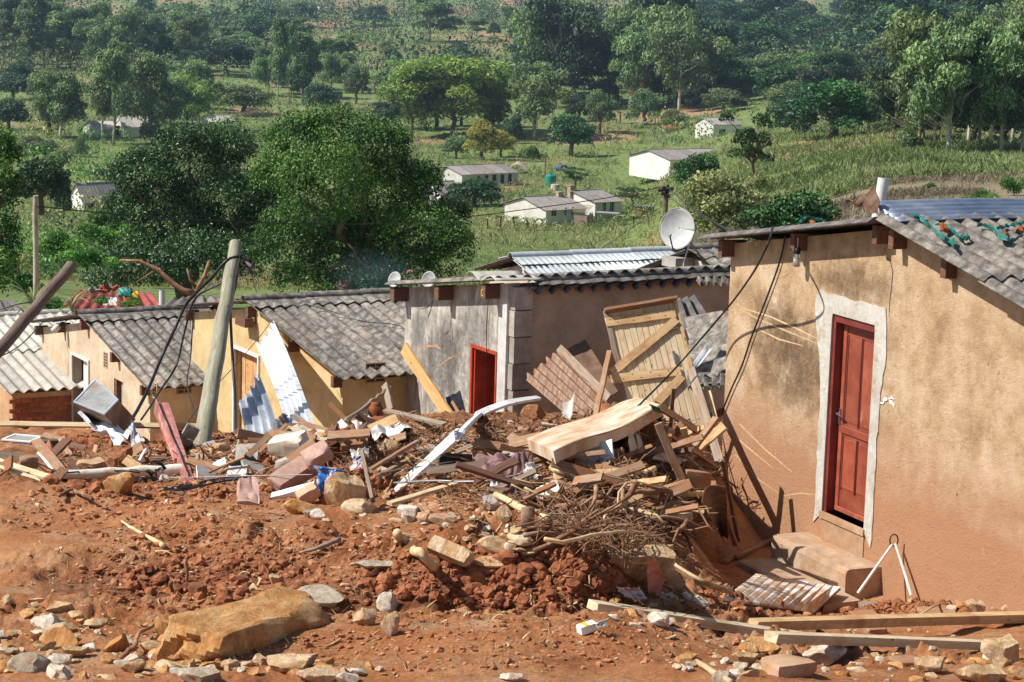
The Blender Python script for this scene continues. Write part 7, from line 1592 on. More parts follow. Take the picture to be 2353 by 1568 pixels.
cab('cable', 'black cable draped along the fallen pale pole', [up(60, 1055, .1), up(95, 1068, .08), up(140, 1086, .14), (a+b)/2 + Vector((-.3, -.06, .02)), (a+b)/2 + Vector((.1, -.06, .03)), up(340, 1092, .12)], .008)
hw2 = empty('pole_fitting', up(350, 1100, .12), 0, 'black tangle of fittings at the end of the fallen pale pole', 'fitting'); rnd = random.Random(4)
for k in range(12):
    v = Vector((rnd.uniform(-.12, .14), rnd.uniform(-.06, .06), rnd.uniform(-.06, .10))); w_ = v + Vector((rnd.uniform(-.09, .09), rnd.uniform(-.04, .04), rnd.uniform(-.08, .08))); MB().tube([v, (v+w_)/2+Vector((0, 0, .02)), w_], rnd.uniform(.007, .02), 6).obj('fitting_piece', MT['black'], hw2)
for i in range(4): cab('cable', ['lowest', 'second lowest', 'third', 'uppermost'][i] + ' black cable snaking right from the fallen pole end', [up(375+i*3, 1122+i*2, .06), up(430, 1116+i*3, .08), up(480, 1104+i*3, .08), up(550, 1096+i*2, .06), up(600, 1104+i*3, .03)], .009, group='black cables by the fallen pole')
cab('wire', 'taut pale wire stretched from the fallen pole to the blue cloth', [up(385, 1098, .15), up(560, 1094, .22), up(718, 1091, .3)], .004, 'white_cable', 'wire')
cab('wire', 'long grey strap snaking over the middle of the heap', [up(905, 1110, .1), up(1000, 1105, .2), (up(1060, 1107, .16)), up(1130, 1104, .16), up(1200, 1088, .2), up(1245, 1070, .3)], .010, 'cable_grey', 'wire')
cab('wire', 'thin grey wire curling left of the long white trim', [up(868, 1125, .05), up(872, 1092, .2), up(900, 1082, .25), up(980, 1070, .25), up(1050, 1060, .2)], .006, 'cable_grey', 'wire')
for (a, b, w, m_, la, lb, lab, t_) in [((82, 1012), (150, 1094), 24, 'wood_muddy', .25, .05, 'broad muddy plank sloping down in the left rubble', .03), ((-10, 1058), (112, 1098), 16, 'wood_pale', .12, .06, 'pale split plank at the left edge of the rubble', .03), ((-5, 1072), (95, 1104), 10, 'wood_pale', .06, .03, 'thin pale plank under the split one at the left edge', .02),
     ((100, 1000), (140, 1012), 18, 'wood_muddy', .3, .25, 'small muddy board on the left mud heap', .03), ((336, 1030), (310, 1078), 6, 'pvc', .35, .05, 'thin white rod leaning behind the fallen pale pole', .02), ((625, 1143), (722, 1117), 20, 'white', .12, .22, 'white painted plank under the blue cloth', .05),
     ((480, 1085), (562, 1050), 7, 'twig', .08, .25, 'thin pale stick leaning left of the pink beam', .02), ((130, 1092), (88, 1040), 6, 'pvc', .05, .22, 'thin white stick beside the broad muddy plank', .015)]:
    pp(lab, a, b, w, t_, m_, la, lb)
block(66, 1060, 42, 34, 'con_mud', 'squared brown block at the left of the rubble', (0, 0, .3), .8, .05); block(112, 1020, 46, 28, 'cabinet_dark', 'brown box shape on the left mud heap', (0, 0, .5), .7, .1)
pb0, pb1 = up(632, 1118, .10), up(735, 1052, .34)
def beamblock(label, a, b, w, h, mat, seed=1):
    x = (b-a).normalized(); f = Vector((-.3, -.8, .9)); z = (f - x*f.dot(x)).normalized(); y = z.cross(x); o = chip_box((b-a).length, w, h, seed, .03, 5).obj('concrete_beam', MT[mat], None, basis((a+b)/2, x, y, z), True); autosmooth(o, 30); return tag(o, label, 'beam')
beamblock('long pinkish concrete beam lying diagonally in the rubble', pb0, pb1, .20, .16, 'pink_con', 3)
beamblock('shorter pinkish beam piece on top of the long one', up(700, 1062, .35), up(757, 1030, .45), .17, .14, 'pink_con', 5)
quad_sheet('cracked pink slab lying in front of the rubble', [up(548, 1100, .24), up(592, 1098, .22), up(598, 1162, .0), up(545, 1160, .0)], 'pink_con', 0, crumple=.015, name='slab', cat='slab', th=.05, jag=.08)
block(663, 1020, 86, 50, 'con_pale', 'large whitish broken block on the rubble below the metal sheets', (.25, -.25, -.35), .65, .25, amt=.08); block(664, 1062, 66, 36, 'con', 'rough grey block under the whitish one', (.2, -.4, -.4), .6, .15, amt=.1)
block(708, 1136, 52, 40, 'con_mud', 'muddy concrete lump right of the white painted plank', (.2, -.5, .3), .7, .05, amt=.1); block(434, 998, 34, 60, 'con', 'grey slab leaning against the foot of the tall pole', (0, .5, .2), .35, .05, amt=.06)
# named stones ------------------------------------------------------------
for a in [(272, 1112, 72, 54, 'rock_orange', 'bright orange boulder in front of the fallen pale pole'), (215, 1066, 82, 34, 'con_mud', 'long brown slab stone behind the fallen pale pole'), (275, 1055, 58, 60, 'clod', 'leaning brown mud slab behind the fallen pale pole'),
          (790, 1130, 100, 90, 'rock_tan', 'big tan boulder beside the blue cloth'), (688, 1166, 76, 40, 'rock_orange', 'yellow-orange stone at the rubble foot below the blue cloth'), (731, 1182, 38, 28, 'rock_white', 'small white stone at the rubble foot'), (716, 1180, 42, 26, 'rock_grey', 'small grey stone left of the white one'),
          (822, 1165, 90, 34, 'rock_tan', 'flat tan stone under the big tan boulder'), (892, 1030, 50, 48, 'rock_tan', 'streaked tan boulder high on the heap'), (975, 1038, 60, 30, 'rock_grey', 'dark long stone between boulder and white trim'),
          (1025, 1192, 84, 36, 'con_mud', 'long brown stone wedge below the pale plank'), (975, 1192, 36, 32, 'con_mud', 'squarish pinkish stone left of the brown wedge'), (936, 1190, 34, 28, 'rock_white', 'small pale stone below the pale squared block'),
          (1146, 1258, 104, 56, 'rock_tan', 'upright tan slab stone in the middle mud'), (1128, 1292, 78, 24, 'rock_tan', 'flat tan stone in front of the upright slab stone'), (866, 1300, 108, 34, 'rock_grey', 'low long grey-pink stone half sunk in mud'), (890, 1385, 60, 50, 'rock_white', 'pale squared stone on the lower mud bank'),
          (838, 1418, 60, 50, 'rock_tan', 'tan stone left of the pale squared stone'), (896, 1436, 44, 66, 'rock_tan', 'pointed stone standing below the pale squared stone'), 
          (1532, 1374, 74, 30, 'rock_tan', 'flat stone beside the fallen pink piece'), (1300, 1232, 46, 44, 'rock_white', 'pale rounded stone at the foot of the root tangle'), 
          (388, 1444, 76, 64, 'rock_orange', 'broken rounded orange stone left of the huge boulder'), (356, 1490, 74, 34, 'rock_tan', 'flat disc-like stone below the broken orange one'), (140, 1470, 100, 54, 'rock_orange', 'orange lumpy stone at lower left'), (172, 1496, 70, 38, 'rock_tan', 'flat stone in front of the orange lumpy one'),
          (66, 1526, 116, 44, 'rock_grey', 'long dark stone at the lower left corner'), (132, 1520, 70, 44, 'rock_white', 'pale square slab right of the long dark stone'), (305, 1532, 60, 32, 'rock_tan', 'tan flat stone left of the grey bottom boulder'), (468, 1550, 122, 50, 'rock_grey', 'grey boulder cut by the bottom edge'),
          (672, 1526, 122, 44, 'rock_tan', 'mud-covered flat stone right of the grey bottom boulder'), (730, 1556, 110, 34, 'rock_tan', 'reddish slab on the bottom edge below the huge boulder'), (800, 1560, 60, 34, 'rock_white', 'white stone on the bottom edge'), (735, 1370, 130, 44, 'rock_grey', 'long grey slab stone above the huge orange boulder'),
          (634, 1332, 36, 40, 'rock_tan', 'small pointed stone above the huge orange boulder'), (108, 1430, 92, 24, 'rock_white', 'flat white stone at left above the lumpy orange one'), (220, 1432, 62, 26, 'rock_tan', 'small tan slab at left'), (1890, 1506, 120, 46, 'rock_white', 'pale oval stone below the timber planks'),
          (2304, 1490, 104, 84, 'rock_tan', 'large tan boulder at the end of the pale timber'), (2140, 1528, 80, 40, 'rock_tan', 'tan stone right of the wood offcut under the timbers'), (2256, 1554, 120, 44, 'rock_tan', 'wide tan stone on the bottom edge at right'), (2340, 1548, 50, 40, 'rock_orange', 'small orange stone in the bottom right corner'),
          (1748, 1484, 92, 36, 'rock_orange', 'orange flat stone under the left end of the timbers'), (1714, 1512, 70, 44, 'rock_tan', 'split brown stone beside the big squared block'), (1664, 1558, 66, 30, 'rock_grey', 'rounded grey stone on the bottom edge left of the squared block'), (1176, 1556, 60, 22, 'rock_white', 'white flat stone on the bottom edge in the middle'),
          (1290, 1196, 30, 30, 'rock_tan', 'pale stone under the bamboo pole'), (460, 1352, 60, 50, 'clod', 'big lump of red mud with straw in the left foreground'), (2190, 1400, 30, 20, 'rock_tan', 'small stone at the foot of the tan wall'), (2240, 1395, 50, 34, 'rock_tan', 'cracked stone near the right edge by the tan wall')]:
    rock(*a)
bq_a, bq_b = up(418, 1508, .08), up(728, 1418, .22); bq_x = (bq_b-bq_a).normalized(); bq_f = Vector((-.1, -.55, 1)); bq_z = (bq_f - bq_x*bq_f.dot(bq_x)).normalized(); bq_m = chip_box((bq_b-bq_a).length*.95, .42, .34, 78, .12, 10, 7, 1.0)
bq_o = bq_m.obj('rock', MT['rock_orange'], None, basis((bq_a+bq_b)/2, bq_x, bq_z.cross(bq_x), bq_z), True); autosmooth(bq_o, 22); tag(bq_o, 'huge elongated orange boulder lying aslant in the foreground', 'rock')
block(1466, 1296, 160, 84, 'rock_tan', 'wide pale stone slab standing in front of the root tangle', (.5, .06, .15), .30, .02, name='rock', cat='rock', amt=.15, hz=.26)
rock(1136, 1158, 56, 46, 'con', 'grey triangular concrete chunk in the heap', k=3); rock(1160, 1180, 36, 40, 'rock_tan', 'straw-covered stone under the bamboo pole'); rock(1258, 982, 40, 34, 'rock_white', 'pale stone on the heap crest'); rock(1225, 950, 66, 40, 'clod', 'rust-red mud lump on the heap crest')
block(1810, 1535, 108, 60, 'con_mud', 'big squared flat-topped block at the bottom, right of centre', (0, 0, .45), .8, .0, amt=.05); 

beamblock('squared brown stone beam lying in the middle mud', up(990, 1250, .06), up(1080, 1288, .05), .12, .10, 'rock_tan', 9)
e = empty('pink_piece', (0, 0, 0), 0, 'pink painted pointed metal piece against the pale stone slab', 'metal piece')
q = [up(1500, 1278, .30), up(1516, 1280, .30), up(1528, 1330, .12), up(1512, 1370, .02), up(1490, 1366, .02), up(1486, 1310, .2)]
MB().prism(q, Vector((.01, .03, 0))).obj('plate', MT['pink'], e); plank(None, up(1505, 1280, .31), up(1503, 1366, .035), .012, .02, 'frame_red', (-.3, -1, .2), name='rib', parent=e); plank(None, up(1516, 1284, .31), up(1512, 1360, .06), .012, .02, 'frame_red', (-.3, -1, .2), name='rib', parent=e)
BP = [up(1503, 1268, .30), up(1555, 1305, .16), up(1612, 1338, .08), up(1680, 1362, .04)]
for i in range(4): cab('bark_strip', ['uppermost', 'second', 'third', 'lowest'][i] + ' of the curved dry bark strips by the pale stone slab', [p + Vector((0, .02*i, -.012*i + .015)) for p in BP], .016, 'twig_pale', 'bark strip', 'dry bark strips', 4)
# grey slatted panel lying by the steps
q = [up(1660, 1380, .14), up(1736, 1322, .16), up(1932, 1353, .15), up(1872, 1408, .12)]
e = empty('slatted_panel', (0, 0, 0), 0, 'mud-smeared white slatted panel lying flat in front of the steps', 'panel')
MT['slat'] = tone('muddy_white_slat', [(.42, .25, .14), (.56, .42, .31), (.74, .73, .71)], 2.2, .8, .3, 30, .004, stops=[.36, .48, .58])
nS = 11
for k in range(nS):
    f0 = (k+.06)/nS; f1 = (k+.94)/nS; P_ = [q[0].lerp(q[3], f0), q[1].lerp(q[2], f0), q[1].lerp(q[2], f1), q[0].lerp(q[3], f1)]; MB().prism([p for p in P_], Vector((0, 0, .018))).obj('slat', MT['slat'], e)
MB().prism([p - Vector((0, 0, .012)) for p in (q[0], q[1], q[2], q[3])], Vector((0, 0, .010))).obj('backing', MT['wood_dark'], e)
cab('wire', 'small white wire loop at the end of the slatted panel', [up(1865, 1378, .08), up(1880, 1372, .09), up(1884, 1384, .05)], .008, 'pvc', 'wire')
# tongs-like white poles
e = empty('metal_tongs', up(2054, 1240, .5), 0, 'white painted folding legs joined by a ring leaning on the tan wall', 'folding legs'); O = e.location.copy()
a = HR.M @ HR.pick(2050, 1252, -.12); b = HR.M @ HR.pick(1971, 1364, -.55); c_ = HR.M @ HR.pick(2094, 1369, -.12)
MB().tube([a-O, a.lerp(b, .6)-O, b-O], [.012, .015, .015], 8).obj('leg', MT['pvc'], e); MB().tube([a+Vector((.03, 0, .01))-O, a.lerp(c_, .55)+Vector((.02, 0, 0))-O, c_-O], [.012, .015, .015], 8).obj('leg', MT['pvc'], e)
rc_ = a + Vector((.015, 0, .045)); MB().tube([rc_ - O + Vector((.04*math.cos(t_), 0, .06*math.sin(t_))) for t_ in [k*math.pi/8 for k in range(17)]], .007, 6, False).obj('ring', MT['black'], e)
# long timbers in front of the tan house
def timber(label, a, b, w, h, mat, la, lb): A_, B_ = up(*a, la), up(*b, lb); x = (B_-A_).normalized(); return plank(label, A_, B_, w, h, mat, (0, -.05, 1), name='timber', cat='timber')
timber('upper long tan timber lying before the tan house', (1730, 1436), (2420, 1416), .11, .075, 'wood_fresh', .18, .18)
timber('long pale timber running diagonally to the lower right', (1362, 1392), (1905, 1474), .11, .06, 'wood_pale', .16, .22)
timber('lower pale timber ending at the large tan boulder', (1770, 1464), (2262, 1482), .10, .06, 'wood_pale', .20, .20)
for a in [(2152, 1404, 78, 26, 'wood_muddy', 'brown board end poking from under the upper timber'), (2084, 1516, 74, 40, 'wood_muddy', 'brown wood offcut under the lower pale timber'), (1985, 1412, 60, 22, 'wood_muddy', 'flat brown board piece left of the board end'), (2010, 1448, 50, 14, 'wood_muddy', 'short brown board between the timbers'), (1995, 1392, 40, 12, 'wood_grey', 'little grey wood piece right of the slatted panel')]:
    block(*a, rot=(0, 0, .3), deep=.8, name='wood_offcut', cat='wood offcut', hz=.05, lift=.03)
cab('dry_twig', 'dry bent twig by the foot of the tan wall', [up(2105, 1418, .03), up(2150, 1392, .1), up(2190, 1378, .1), up(2215, 1374, .05)], .008, 'twig_pale', 'twig')
# clay pot, can
P = up(864, 945, .28); tag(MB().tube([P + Vector((0, 0, z)) for z in (-.12, -.06, .0, .06, .08, .10)], [.05, .085, .095, .075, .055, .065], 18).obj('clay_pot', MT['brick'], None, None, True), 'banded clay pot standing among the sticks', 'pot')
P = up(1212, 1205, .03); tag(MB().tube([P + Vector((0, 0, z)) for z in (-.02, .12)], .05, 14).obj('tin_can', MT['rust'], None, None, True), 'muddy tin can standing below the bamboo pole', 'can')
# ------------------------------------------------- roots, bamboo, branches
def branch(label, pts, r0, r1, mat='twig', lifts=.1, name='branch', cat='branch', group=None):
    P = [up(x, y, l if not isinstance(lifts, (int, float)) else lifts) for (x, y), l in zip(pts, lifts if not isinstance(lifts, (int, float)) else [lifts]*len(pts))]; rnd = random.Random(int(pts[0][0]*3)); out = []
    for i in range(len(P)-1):
        for k in range(4): out.append(P[i].lerp(P[i+1], k/4) + Vector((rnd.uniform(-1, 1), rnd.uniform(-1, 1), rnd.uniform(-1, 1)))*r0*.35)
    out.append(P[-1]); n = len(out); o = MB().tube(out, [(r0 + (r1-r0)*i/(n-1))*rnd.uniform(.88, 1.12) for i in range(n)], 8).obj(name, MT[mat], None, None, True); return tag(o, label, cat, group)
branch('thick grey branch pointing up over the clay pot', [(797, 965), (840, 935), (870, 910), (899, 890)], .03, .02, 'wood_grey', [.3, .45, .6, .75])
branch('thick bamboo pole sticking out of the heap foot', [(1140, 1138), (1195, 1165), (1255, 1192)], .032, .028, 'twig_pale', [.22, .18, .08], 'bamboo_pole', 'bamboo pole')
branch('pale peeled log in the right of the root tangle', [(1500, 1118), (1545, 1128), (1600, 1136), (1640, 1134)], .036, .03, 'twig_pale', [.35, .35, .32, .3], 'log', 'log')
branch('long curved root sweeping across the tangle', [(1255, 1168), (1310, 1160), (1361, 1156), (1408, 1160), (1445, 1140), (1465, 1105)], .02, .03, 'twig', [.2, .28, .3, .32, .35, .4], 'root', 'root')
branch('pale knotty log lying diagonal in the middle mud', [(911, 1228), (935, 1246), (965, 1272), (998, 1304)], .036, .030, 'twig_pale', [.08, .13, .15, .06], 'log', 'log')
branch('short white stick by the tin can', [(1165, 1210), (1195, 1175)], .012, .012, 'pvc', [.05, .15], 'stick', 'stick')
branch('pale knobbly twig lying on the smooth mud at left', [(280, 1198), (300, 1212), (325, 1225), (350, 1240), (375, 1254)], .010, .022, 'twig_pale', .03, 'stick', 'stick')
branch('curved thin root in the lower left stones', [(278, 1512), (305, 1490), (320, 1455), (355, 1435)], .018, .012, 'twig', [.05, .12, .14, .1], 'root', 'root')
branch('short upright twig in the left mud hollow', [(426, 1284), (430, 1312), (430, 1340)], .014, .01, 'twig', [.14, .08, .02], 'stick', 'stick')
branch('second stubby twig left of the upright one', [(392, 1338), (396, 1362), (394, 1388)], .016, .012, 'twig', [.13, .06, .01], 'stick', 'stick')
branch('bent root lying beside the fallen pale pole', [(136, 1140), (165, 1126), (190, 1134), (212, 1148)], .02, .022, 'twig', .06, 'root', 'root')
branch('dark twig on the mud below the pink slab', [(690, 1270), (740, 1256), (780, 1240)], .012, .02, 'wood_grey', .04, 'stick', 'stick')
branch('pale root in the bottom right corner of the mud', [(1600, 1520), (1640, 1545), (1680, 1568)], .02, .02, 'twig_pale', .05, 'root', 'root')
branch('thin stick under the long bent white trim', [(890, 1130), (905, 1095), (935, 1075)], .01, .008, 'twig_pale', [.05, .2, .25], 'stick', 'stick')
def inpoly(cx, cy, rx, ry, rnd):
    while True:
        a, b = rnd.uniform(-1, 1), rnd.uniform(-1, 1)
        if a*a + b*b < 1: return cx + a*rx, cy + b*ry
STK = []
for k in range(10):
    rnd = random.Random(k); pts = [Vector((x_/6, rnd.uniform(-.05, .05), rnd.uniform(-.04, .04))) for x_ in range(7)]; r = rnd.uniform(.016, .026)
    me = MB().tube(pts, [r*(1.1-.09*i) for i in range(7)], 5).mesh('stick_shape', MT[('twig', 'twig_pale', 'wood_muddy', 'twig', 'wood_grey')[k % 5]], True); STK.append(me)
def sticks(n, cx, cy, rx, ry, Ls, label, group, seed, name='stick', ang=(-.6, 1.2), hi=.35, rs_=(.5, 1.2)):
    rnd = random.Random(seed)
    for i in range(n):
        x, y = inpoly(cx, cy, rx, ry, rnd); P = up(x, y, rnd.uniform(.0, hi)*rnd.random()); L = rnd.uniform(*Ls); a = rnd.uniform(*ang); el = rnd.gauss(0, .28)
        o = bpy.data.objects.new(name, STK[rnd.randrange(10)]); COL.objects.link(o); d = Vector((math.cos(a)*math.cos(el), math.sin(a)*math.cos(el), math.sin(el))); q = d.to_track_quat('X', 'Z').to_matrix().to_4x4(); w = rnd.uniform(*rs_)
        o.matrix_world = Matrix.Translation(P - d*L*.5) @ q @ Matrix.Diagonal((L, L*.8 if L < .8 else .8, L*.8 if L < .8 else .8, 1)) @ Matrix.Diagonal((1, w, w, 1)); tag(o, al(x, y, ('long' if L > .6*Ls[1] else 'short') + (' thick ' if w > .85 else ' thin ') + name.replace('_', ' ')), 'stick', group)
sticks(110, 1430, 1165, 190, 85, (.25, .95), 'muddy stick tangled in the root heap right of the bamboo pole', 'sticks in the right root heap', 1)
sticks(80, 1110, 1085, 190, 70, (.15, .6), 'small stick stuck in the brown heap around the long white trim', 'sticks in the middle heap', 2)
sticks(40, 560, 1050, 330, 45, (.15, .6), 'stick scattered among the left rubble blocks', 'sticks in the left rubble', 3)
sticks(40, 1560, 1010, 90, 60, (.25, .8), 'thin lath fallen between the plank door and the tan wall', 'laths by the tan house corner', 5, 'lath')
sticks(22, 700, 1330, 650, 130, (.08, .3), 'short twig lying on the red foreground mud', 'twigs on the foreground mud', 4, hi=.05)
def curvy(n, cx, cy, rx, ry, Ls, rr, mats, label, group, seed, hi=.4):
    rnd = random.Random(seed)
    for i in range(n):
        x, y = inpoly(cx, cy, rx, ry, rnd); P = up(x, y, rnd.uniform(.02, hi)); L = rnd.uniform(*Ls); a = rnd.uniform(-3.1, 3.1); d = Vector((math.cos(a), math.sin(a)*.8, rnd.gauss(-.1, .35))).normalized(); s_ = d.orthogonal().normalized(); c = rnd.uniform(-.3, .3)*L; pts = []
        for k in range(9):
            f = k/8; pts.append(P + d*L*(f-.5) + s_*c*math.sin(math.pi*f*rnd.uniform(.9, 1.1)) + Vector((rnd.gauss(0, .01), rnd.gauss(0, .01), rnd.gauss(0, .012) - .12*L*(2*f-1)**2)))
        r = rnd.uniform(*rr); tag(MB().tube(pts, [r*(1.1-.7*k/8)*rnd.uniform(.85, 1.15) for k in range(9)], 7).obj('root', MT[rnd.choice(mats)], None, None, True), al(x, y, ('long' if L > .8 else 'short') + ' bent root'), 'root', group)
curvy(34, 1440, 1160, 180, 80, (.4, 1.2), (.012, .030), ['twig', 'twig', 'twig_pale', 'wood_muddy'], 'thick bent root woven through the right root heap', 'bent roots in the right heap', 1)
curvy(14, 1200, 1040, 150, 60, (.3, .7), (.010, .022), ['twig', 'wood_muddy'], 'bent root sticking out of the middle heap', 'bent roots in the middle heap', 2, .25)
def boards(n, cx, cy, rx, ry, Ls, ws, mats, label, group, seed, hi=.35, nm='board_piece', ct='board', el=.35):
    rnd = random.Random(seed)
    for i in range(n):
        x, y = inpoly(cx, cy, rx, ry, rnd); P = up(x, y, rnd.uniform(.03, hi)); L = rnd.uniform(*Ls); a = rnd.choice([rnd.uniform(-.5, 1.2), rnd.uniform(1.8, 3.6)]); e_ = rnd.gauss(.05, el); d = Vector((math.cos(a)*math.cos(e_), math.sin(a)*math.cos(e_), math.sin(e_)))
        m_ = rnd.choice(mats); plank(al(x, y, (('long ' if L > .6*Ls[1]+.15 else 'short ' if L < .5*Ls[1] else '') + WC[m_] + ' ' + (ct if ct != 'board' else 'broken board'))), P - d*L*.5, P + d*L*.5, rnd.uniform(*ws), rnd.uniform(.015, .04), m_, (rnd.uniform(-1, .3), -.8, rnd.uniform(.2, 1.2)), name=nm, cat=ct, group=group, seed=i)
MT['wood_caked'] = wood('mud_caked_wood', (.15, .085, .05), (.24, .145, .085), (.36, .25, .16), ((.30, .125, .055), .40, .58, 5))
WC = {'wood_caked': 'mud-caked', 'wood_muddy': 'muddy brown', 'wood_dark': 'dark', 'wood_grey': 'grey', 'wood_fresh': 'pale', 'zinc': 'silvery', 'black': 'black', 'asb_light': 'grey', 'fabric_white': 'whitish', 'white_metal': 'white'}
WM = ['wood_caked', 'wood_caked', 'wood_muddy', 'wood_muddy', 'wood_dark', 'wood_grey', 'wood_muddy', 'wood_fresh']
boards(22, 1200, 1065, 190, 70, (.25, .8), (.035, .11), WM, 'muddy broken board lying in the middle heap', 'broken boards in the middle heap', 1)
boards(22, 1470, 1110, 150, 80, (.25, .8), (.035, .10), WM, 'muddy broken board caught in the right root heap', 'broken boards in the right heap', 2)
boards(24, 720, 1005, 200, 36, (.2, .7), (.035, .11), WM, 'broken board among the rubble before the yellow house', 'broken boards before the yellow house', 3)
boards(20, 250, 1060, 250, 40, (.2, .6), (.05, .14), WM, 'broken board in the left rubble', 'broken boards in the left rubble', 4, .2)
boards(14, 1580, 1000, 60, 60, (.4, .9), (.04, .10), WM, 'splintered board between the plank door and the tan wall', 'splintered boards by the tan house corner', 5, .6, el=.7)
boards(12, 1250, 1050, 330, 80, (.12, .35), (.10, .22), ['zinc', 'black', 'asb_light', 'fabric_white', 'white_metal'], 'small scrap of sheet or plastic on the heap', 'scraps on the heap', 6, .2, 'scrap', 'scrap')
boards(10, 600, 1060, 330, 50, (.12, .3), (.10, .2), ['zinc', 'black', 'asb_light', 'fabric_white', 'white_metal'], 'small scrap of sheet or plastic in the left rubble', 'scraps in the left rubble', 7, .15, 'scrap', 'scrap')
# fibres: roots and straw nobody could count
def fibres(name, label, n, zones, seed, L=(.12, .5), r=.006, mat='twig', hi=.30):
    rs = np.random.RandomState(seed); Vs, Fs = [], []; off = 0
    for (cx, cy, rx, ry, wgt) in zones:
        for _ in range(int(n*wgt)):
            a, b = rs.uniform(-1, 1, 2)
            if a*a+b*b > 1: continue
            d0 = ray(cx+a*rx, cy+b*ry); 
            P = hitfast(cx+a*rx, cy+b*ry); P = P*(1 - rs.rand()**2*hi/5)
            an = rs.uniform(0, 6.28); el = rs.normal()*.5; d = np.array([math.cos(an)*math.cos(el), math.sin(an)*math.cos(el), math.sin(el)]); l = rs.uniform(*L); p = np.array(P); rr = r*rs.uniform(.5, 1.2)*(1 + 2.2*(rs.rand() > .88))
            sd = np.cross(d, rs.normal(size=3)); sd /= np.linalg.norm(sd); u2 = np.cross(d, sd); cur = sd*rs.uniform(-.25, .25)*l
            for t_ in (0, .33, .66, 1):
                c = p + d*l*(t_-.5) + cur*(1-(2*t_-1)**2) + (0, 0, -.1*l*abs(t_-.5))
                for k in range(3): q = k*2.094; Vs.append(c + (sd*math.cos(q) + u2*math.sin(q))*rr*(1.15-t_*.7))
            for s in range(3):
                for k in range(3): Fs.append((off+s*3+k, off+s*3+(k+1) % 3, off+(s+1)*3+(k+1) % 3, off+(s+1)*3+k))
            off += 12
    return tag(link(name, raw_mesh(name, np.array(Vs), np.array(Fs), MT[mat], True)), label, name.replace('_', ' '), None, 'stuff')
_hx = np.linspace(-60, 2420, 249); _hy = np.linspace(880, 1570, 139)
_hg = np.zeros((139, 249))
for i, yy in enumerate(_hy):
    dz = np.array([ray(x, yy)[:] for x in _hx]); ys = _ys[_ys < 60]; Z = gz(dz[:, 0][:, None]*ys, np.repeat(ys[None, :], 249, 0)); bl = dz[:, 2][:, None]*ys < Z
    _hg[i] = np.where(bl.any(1), ys[bl.argmax(1)], 40)
def hitfast(px, py):
    i = min(max((py-880)/5, 0), 137.99); j = min(max((px+60)/10, 0), 247.99); i0, j0 = int(i), int(j); Y = _hg[i0, j0]
    d = ray(px, py); p = d*Y; return Vector((p.x, p.y, float(gz(p.x, p.y))))
for i, (x, y) in enumerate([(1938, 404), (1985, 398), (2030, 392), (2090, 396), (2150, 400), (2212, 398), (2290, 404), (2330, 396)]):
    P = hit(x, y, 62); tag(MB().tube([P - Vector((0, 0, .4)), P + Vector((0, 0, 14*P.y/F))], .05, 5).obj('fence_post', MT['bark_pale']), 'thin fence post on the right slope, ' + (ORD + ['last'])[i if i < 7 else 7], 'fence post', 'fence posts on the right slope')
fibres('root_tangle', 'mat of muddy roots and reeds in the right debris heap', 2900, [(1440, 1160, 200, 90, .55), (1430, 1215, 130, 45, .25), (1540, 1060, 110, 70, .2)], 1, (.12, .5), .0065)
fibres('straw_mat', 'muddy straw and splinters over the middle debris heap', 2600, [(1120, 1080, 210, 85, .5), (1230, 980, 170, 50, .3), (960, 1010, 130, 50, .2)], 2, (.06, .28), .005, 'twig', .10)
fibres('left_straw', 'straw and splinters in the left rubble', 1400, [(500, 1060, 380, 55, 1)], 3, (.06, .25), .005, 'twig', .1)
fibres('mud_straw', 'bits of straw on the foreground mud', 900, [(900, 1360, 900, 180, 1)], 4, (.04, .16), .003, 'twig_pale', .02)
# ------------------------------------------------- countable loose stones (copies of a few shapes)
def stones(n, zones, mats, size, label, group, seed, name='stone', cat='stone', sub=2, flat=(.35, .8)):
    rnd = random.Random(seed)
    for i in range(n):
        z = zones[rnd.choices(range(len(zones)), [q[4] for q in zones])[0]]; x, y = inpoly(*z[:4], rnd); P = hitfast(x, y); s = rnd.uniform(*size)**1.0*(.6 + .8*rnd.random()**2)*P.y/F/2
        o = bpy.data.objects.new(name, rmesh(rnd.choice(mats), rnd.randrange(9), sub)); COL.objects.link(o)
        o.matrix_world = Matrix.Translation(P + Vector((0, 0, s*.15))) @ Matrix.Rotation(rnd.uniform(0, 6.28), 4, 'Z') @ Matrix.Rotation(rnd.gauss(0, .3), 4, 'X') @ Matrix.Diagonal((s*rnd.uniform(.8, 1.5), s*rnd.uniform(.6, 1.1), s*rnd.uniform(*flat), 1)); o.data = o.data; cn = {'rock_tan': 'tan', 'rock_white': 'whitish', 'rock_orange': 'orange', 'rock_grey': 'greyish', 'con_mud': 'muddy brown', 'con': 'grey', 'con_pale': 'pale', 'brick': 'red'}[o.data.materials[0].get('key', 'rock_tan')]; tag(o, al(x, y, ('big ' if s > .6*size[1]*P.y/F/2 else 'small ') + cn + ' ' + ('stone' if name == 'stone' else 'rubble lump')), cat, group)
stones(140, [(260, 1505, 340, 66, 2), (60, 1440, 160, 60, .8), (700, 1545, 200, 25, .6)], ['rock_tan', 'rock_white', 'rock_orange', 'rock_orange', 'rock_tan'], (22, 58), 'angular @ stone in the stony bed at lower left', 'stones at lower left', 1, sub=3)
stones(75, [(1000, 1215, 260, 45, 1), (1180, 1290, 160, 40, .6), (700, 1330, 200, 70, .25)], ['rock_tan', 'rock_white', 'con_mud', 'rock_tan'], (16, 38), 'loose @ stone along the foot of the middle heap', 'stones at the foot of the heap', 2, sub=3)
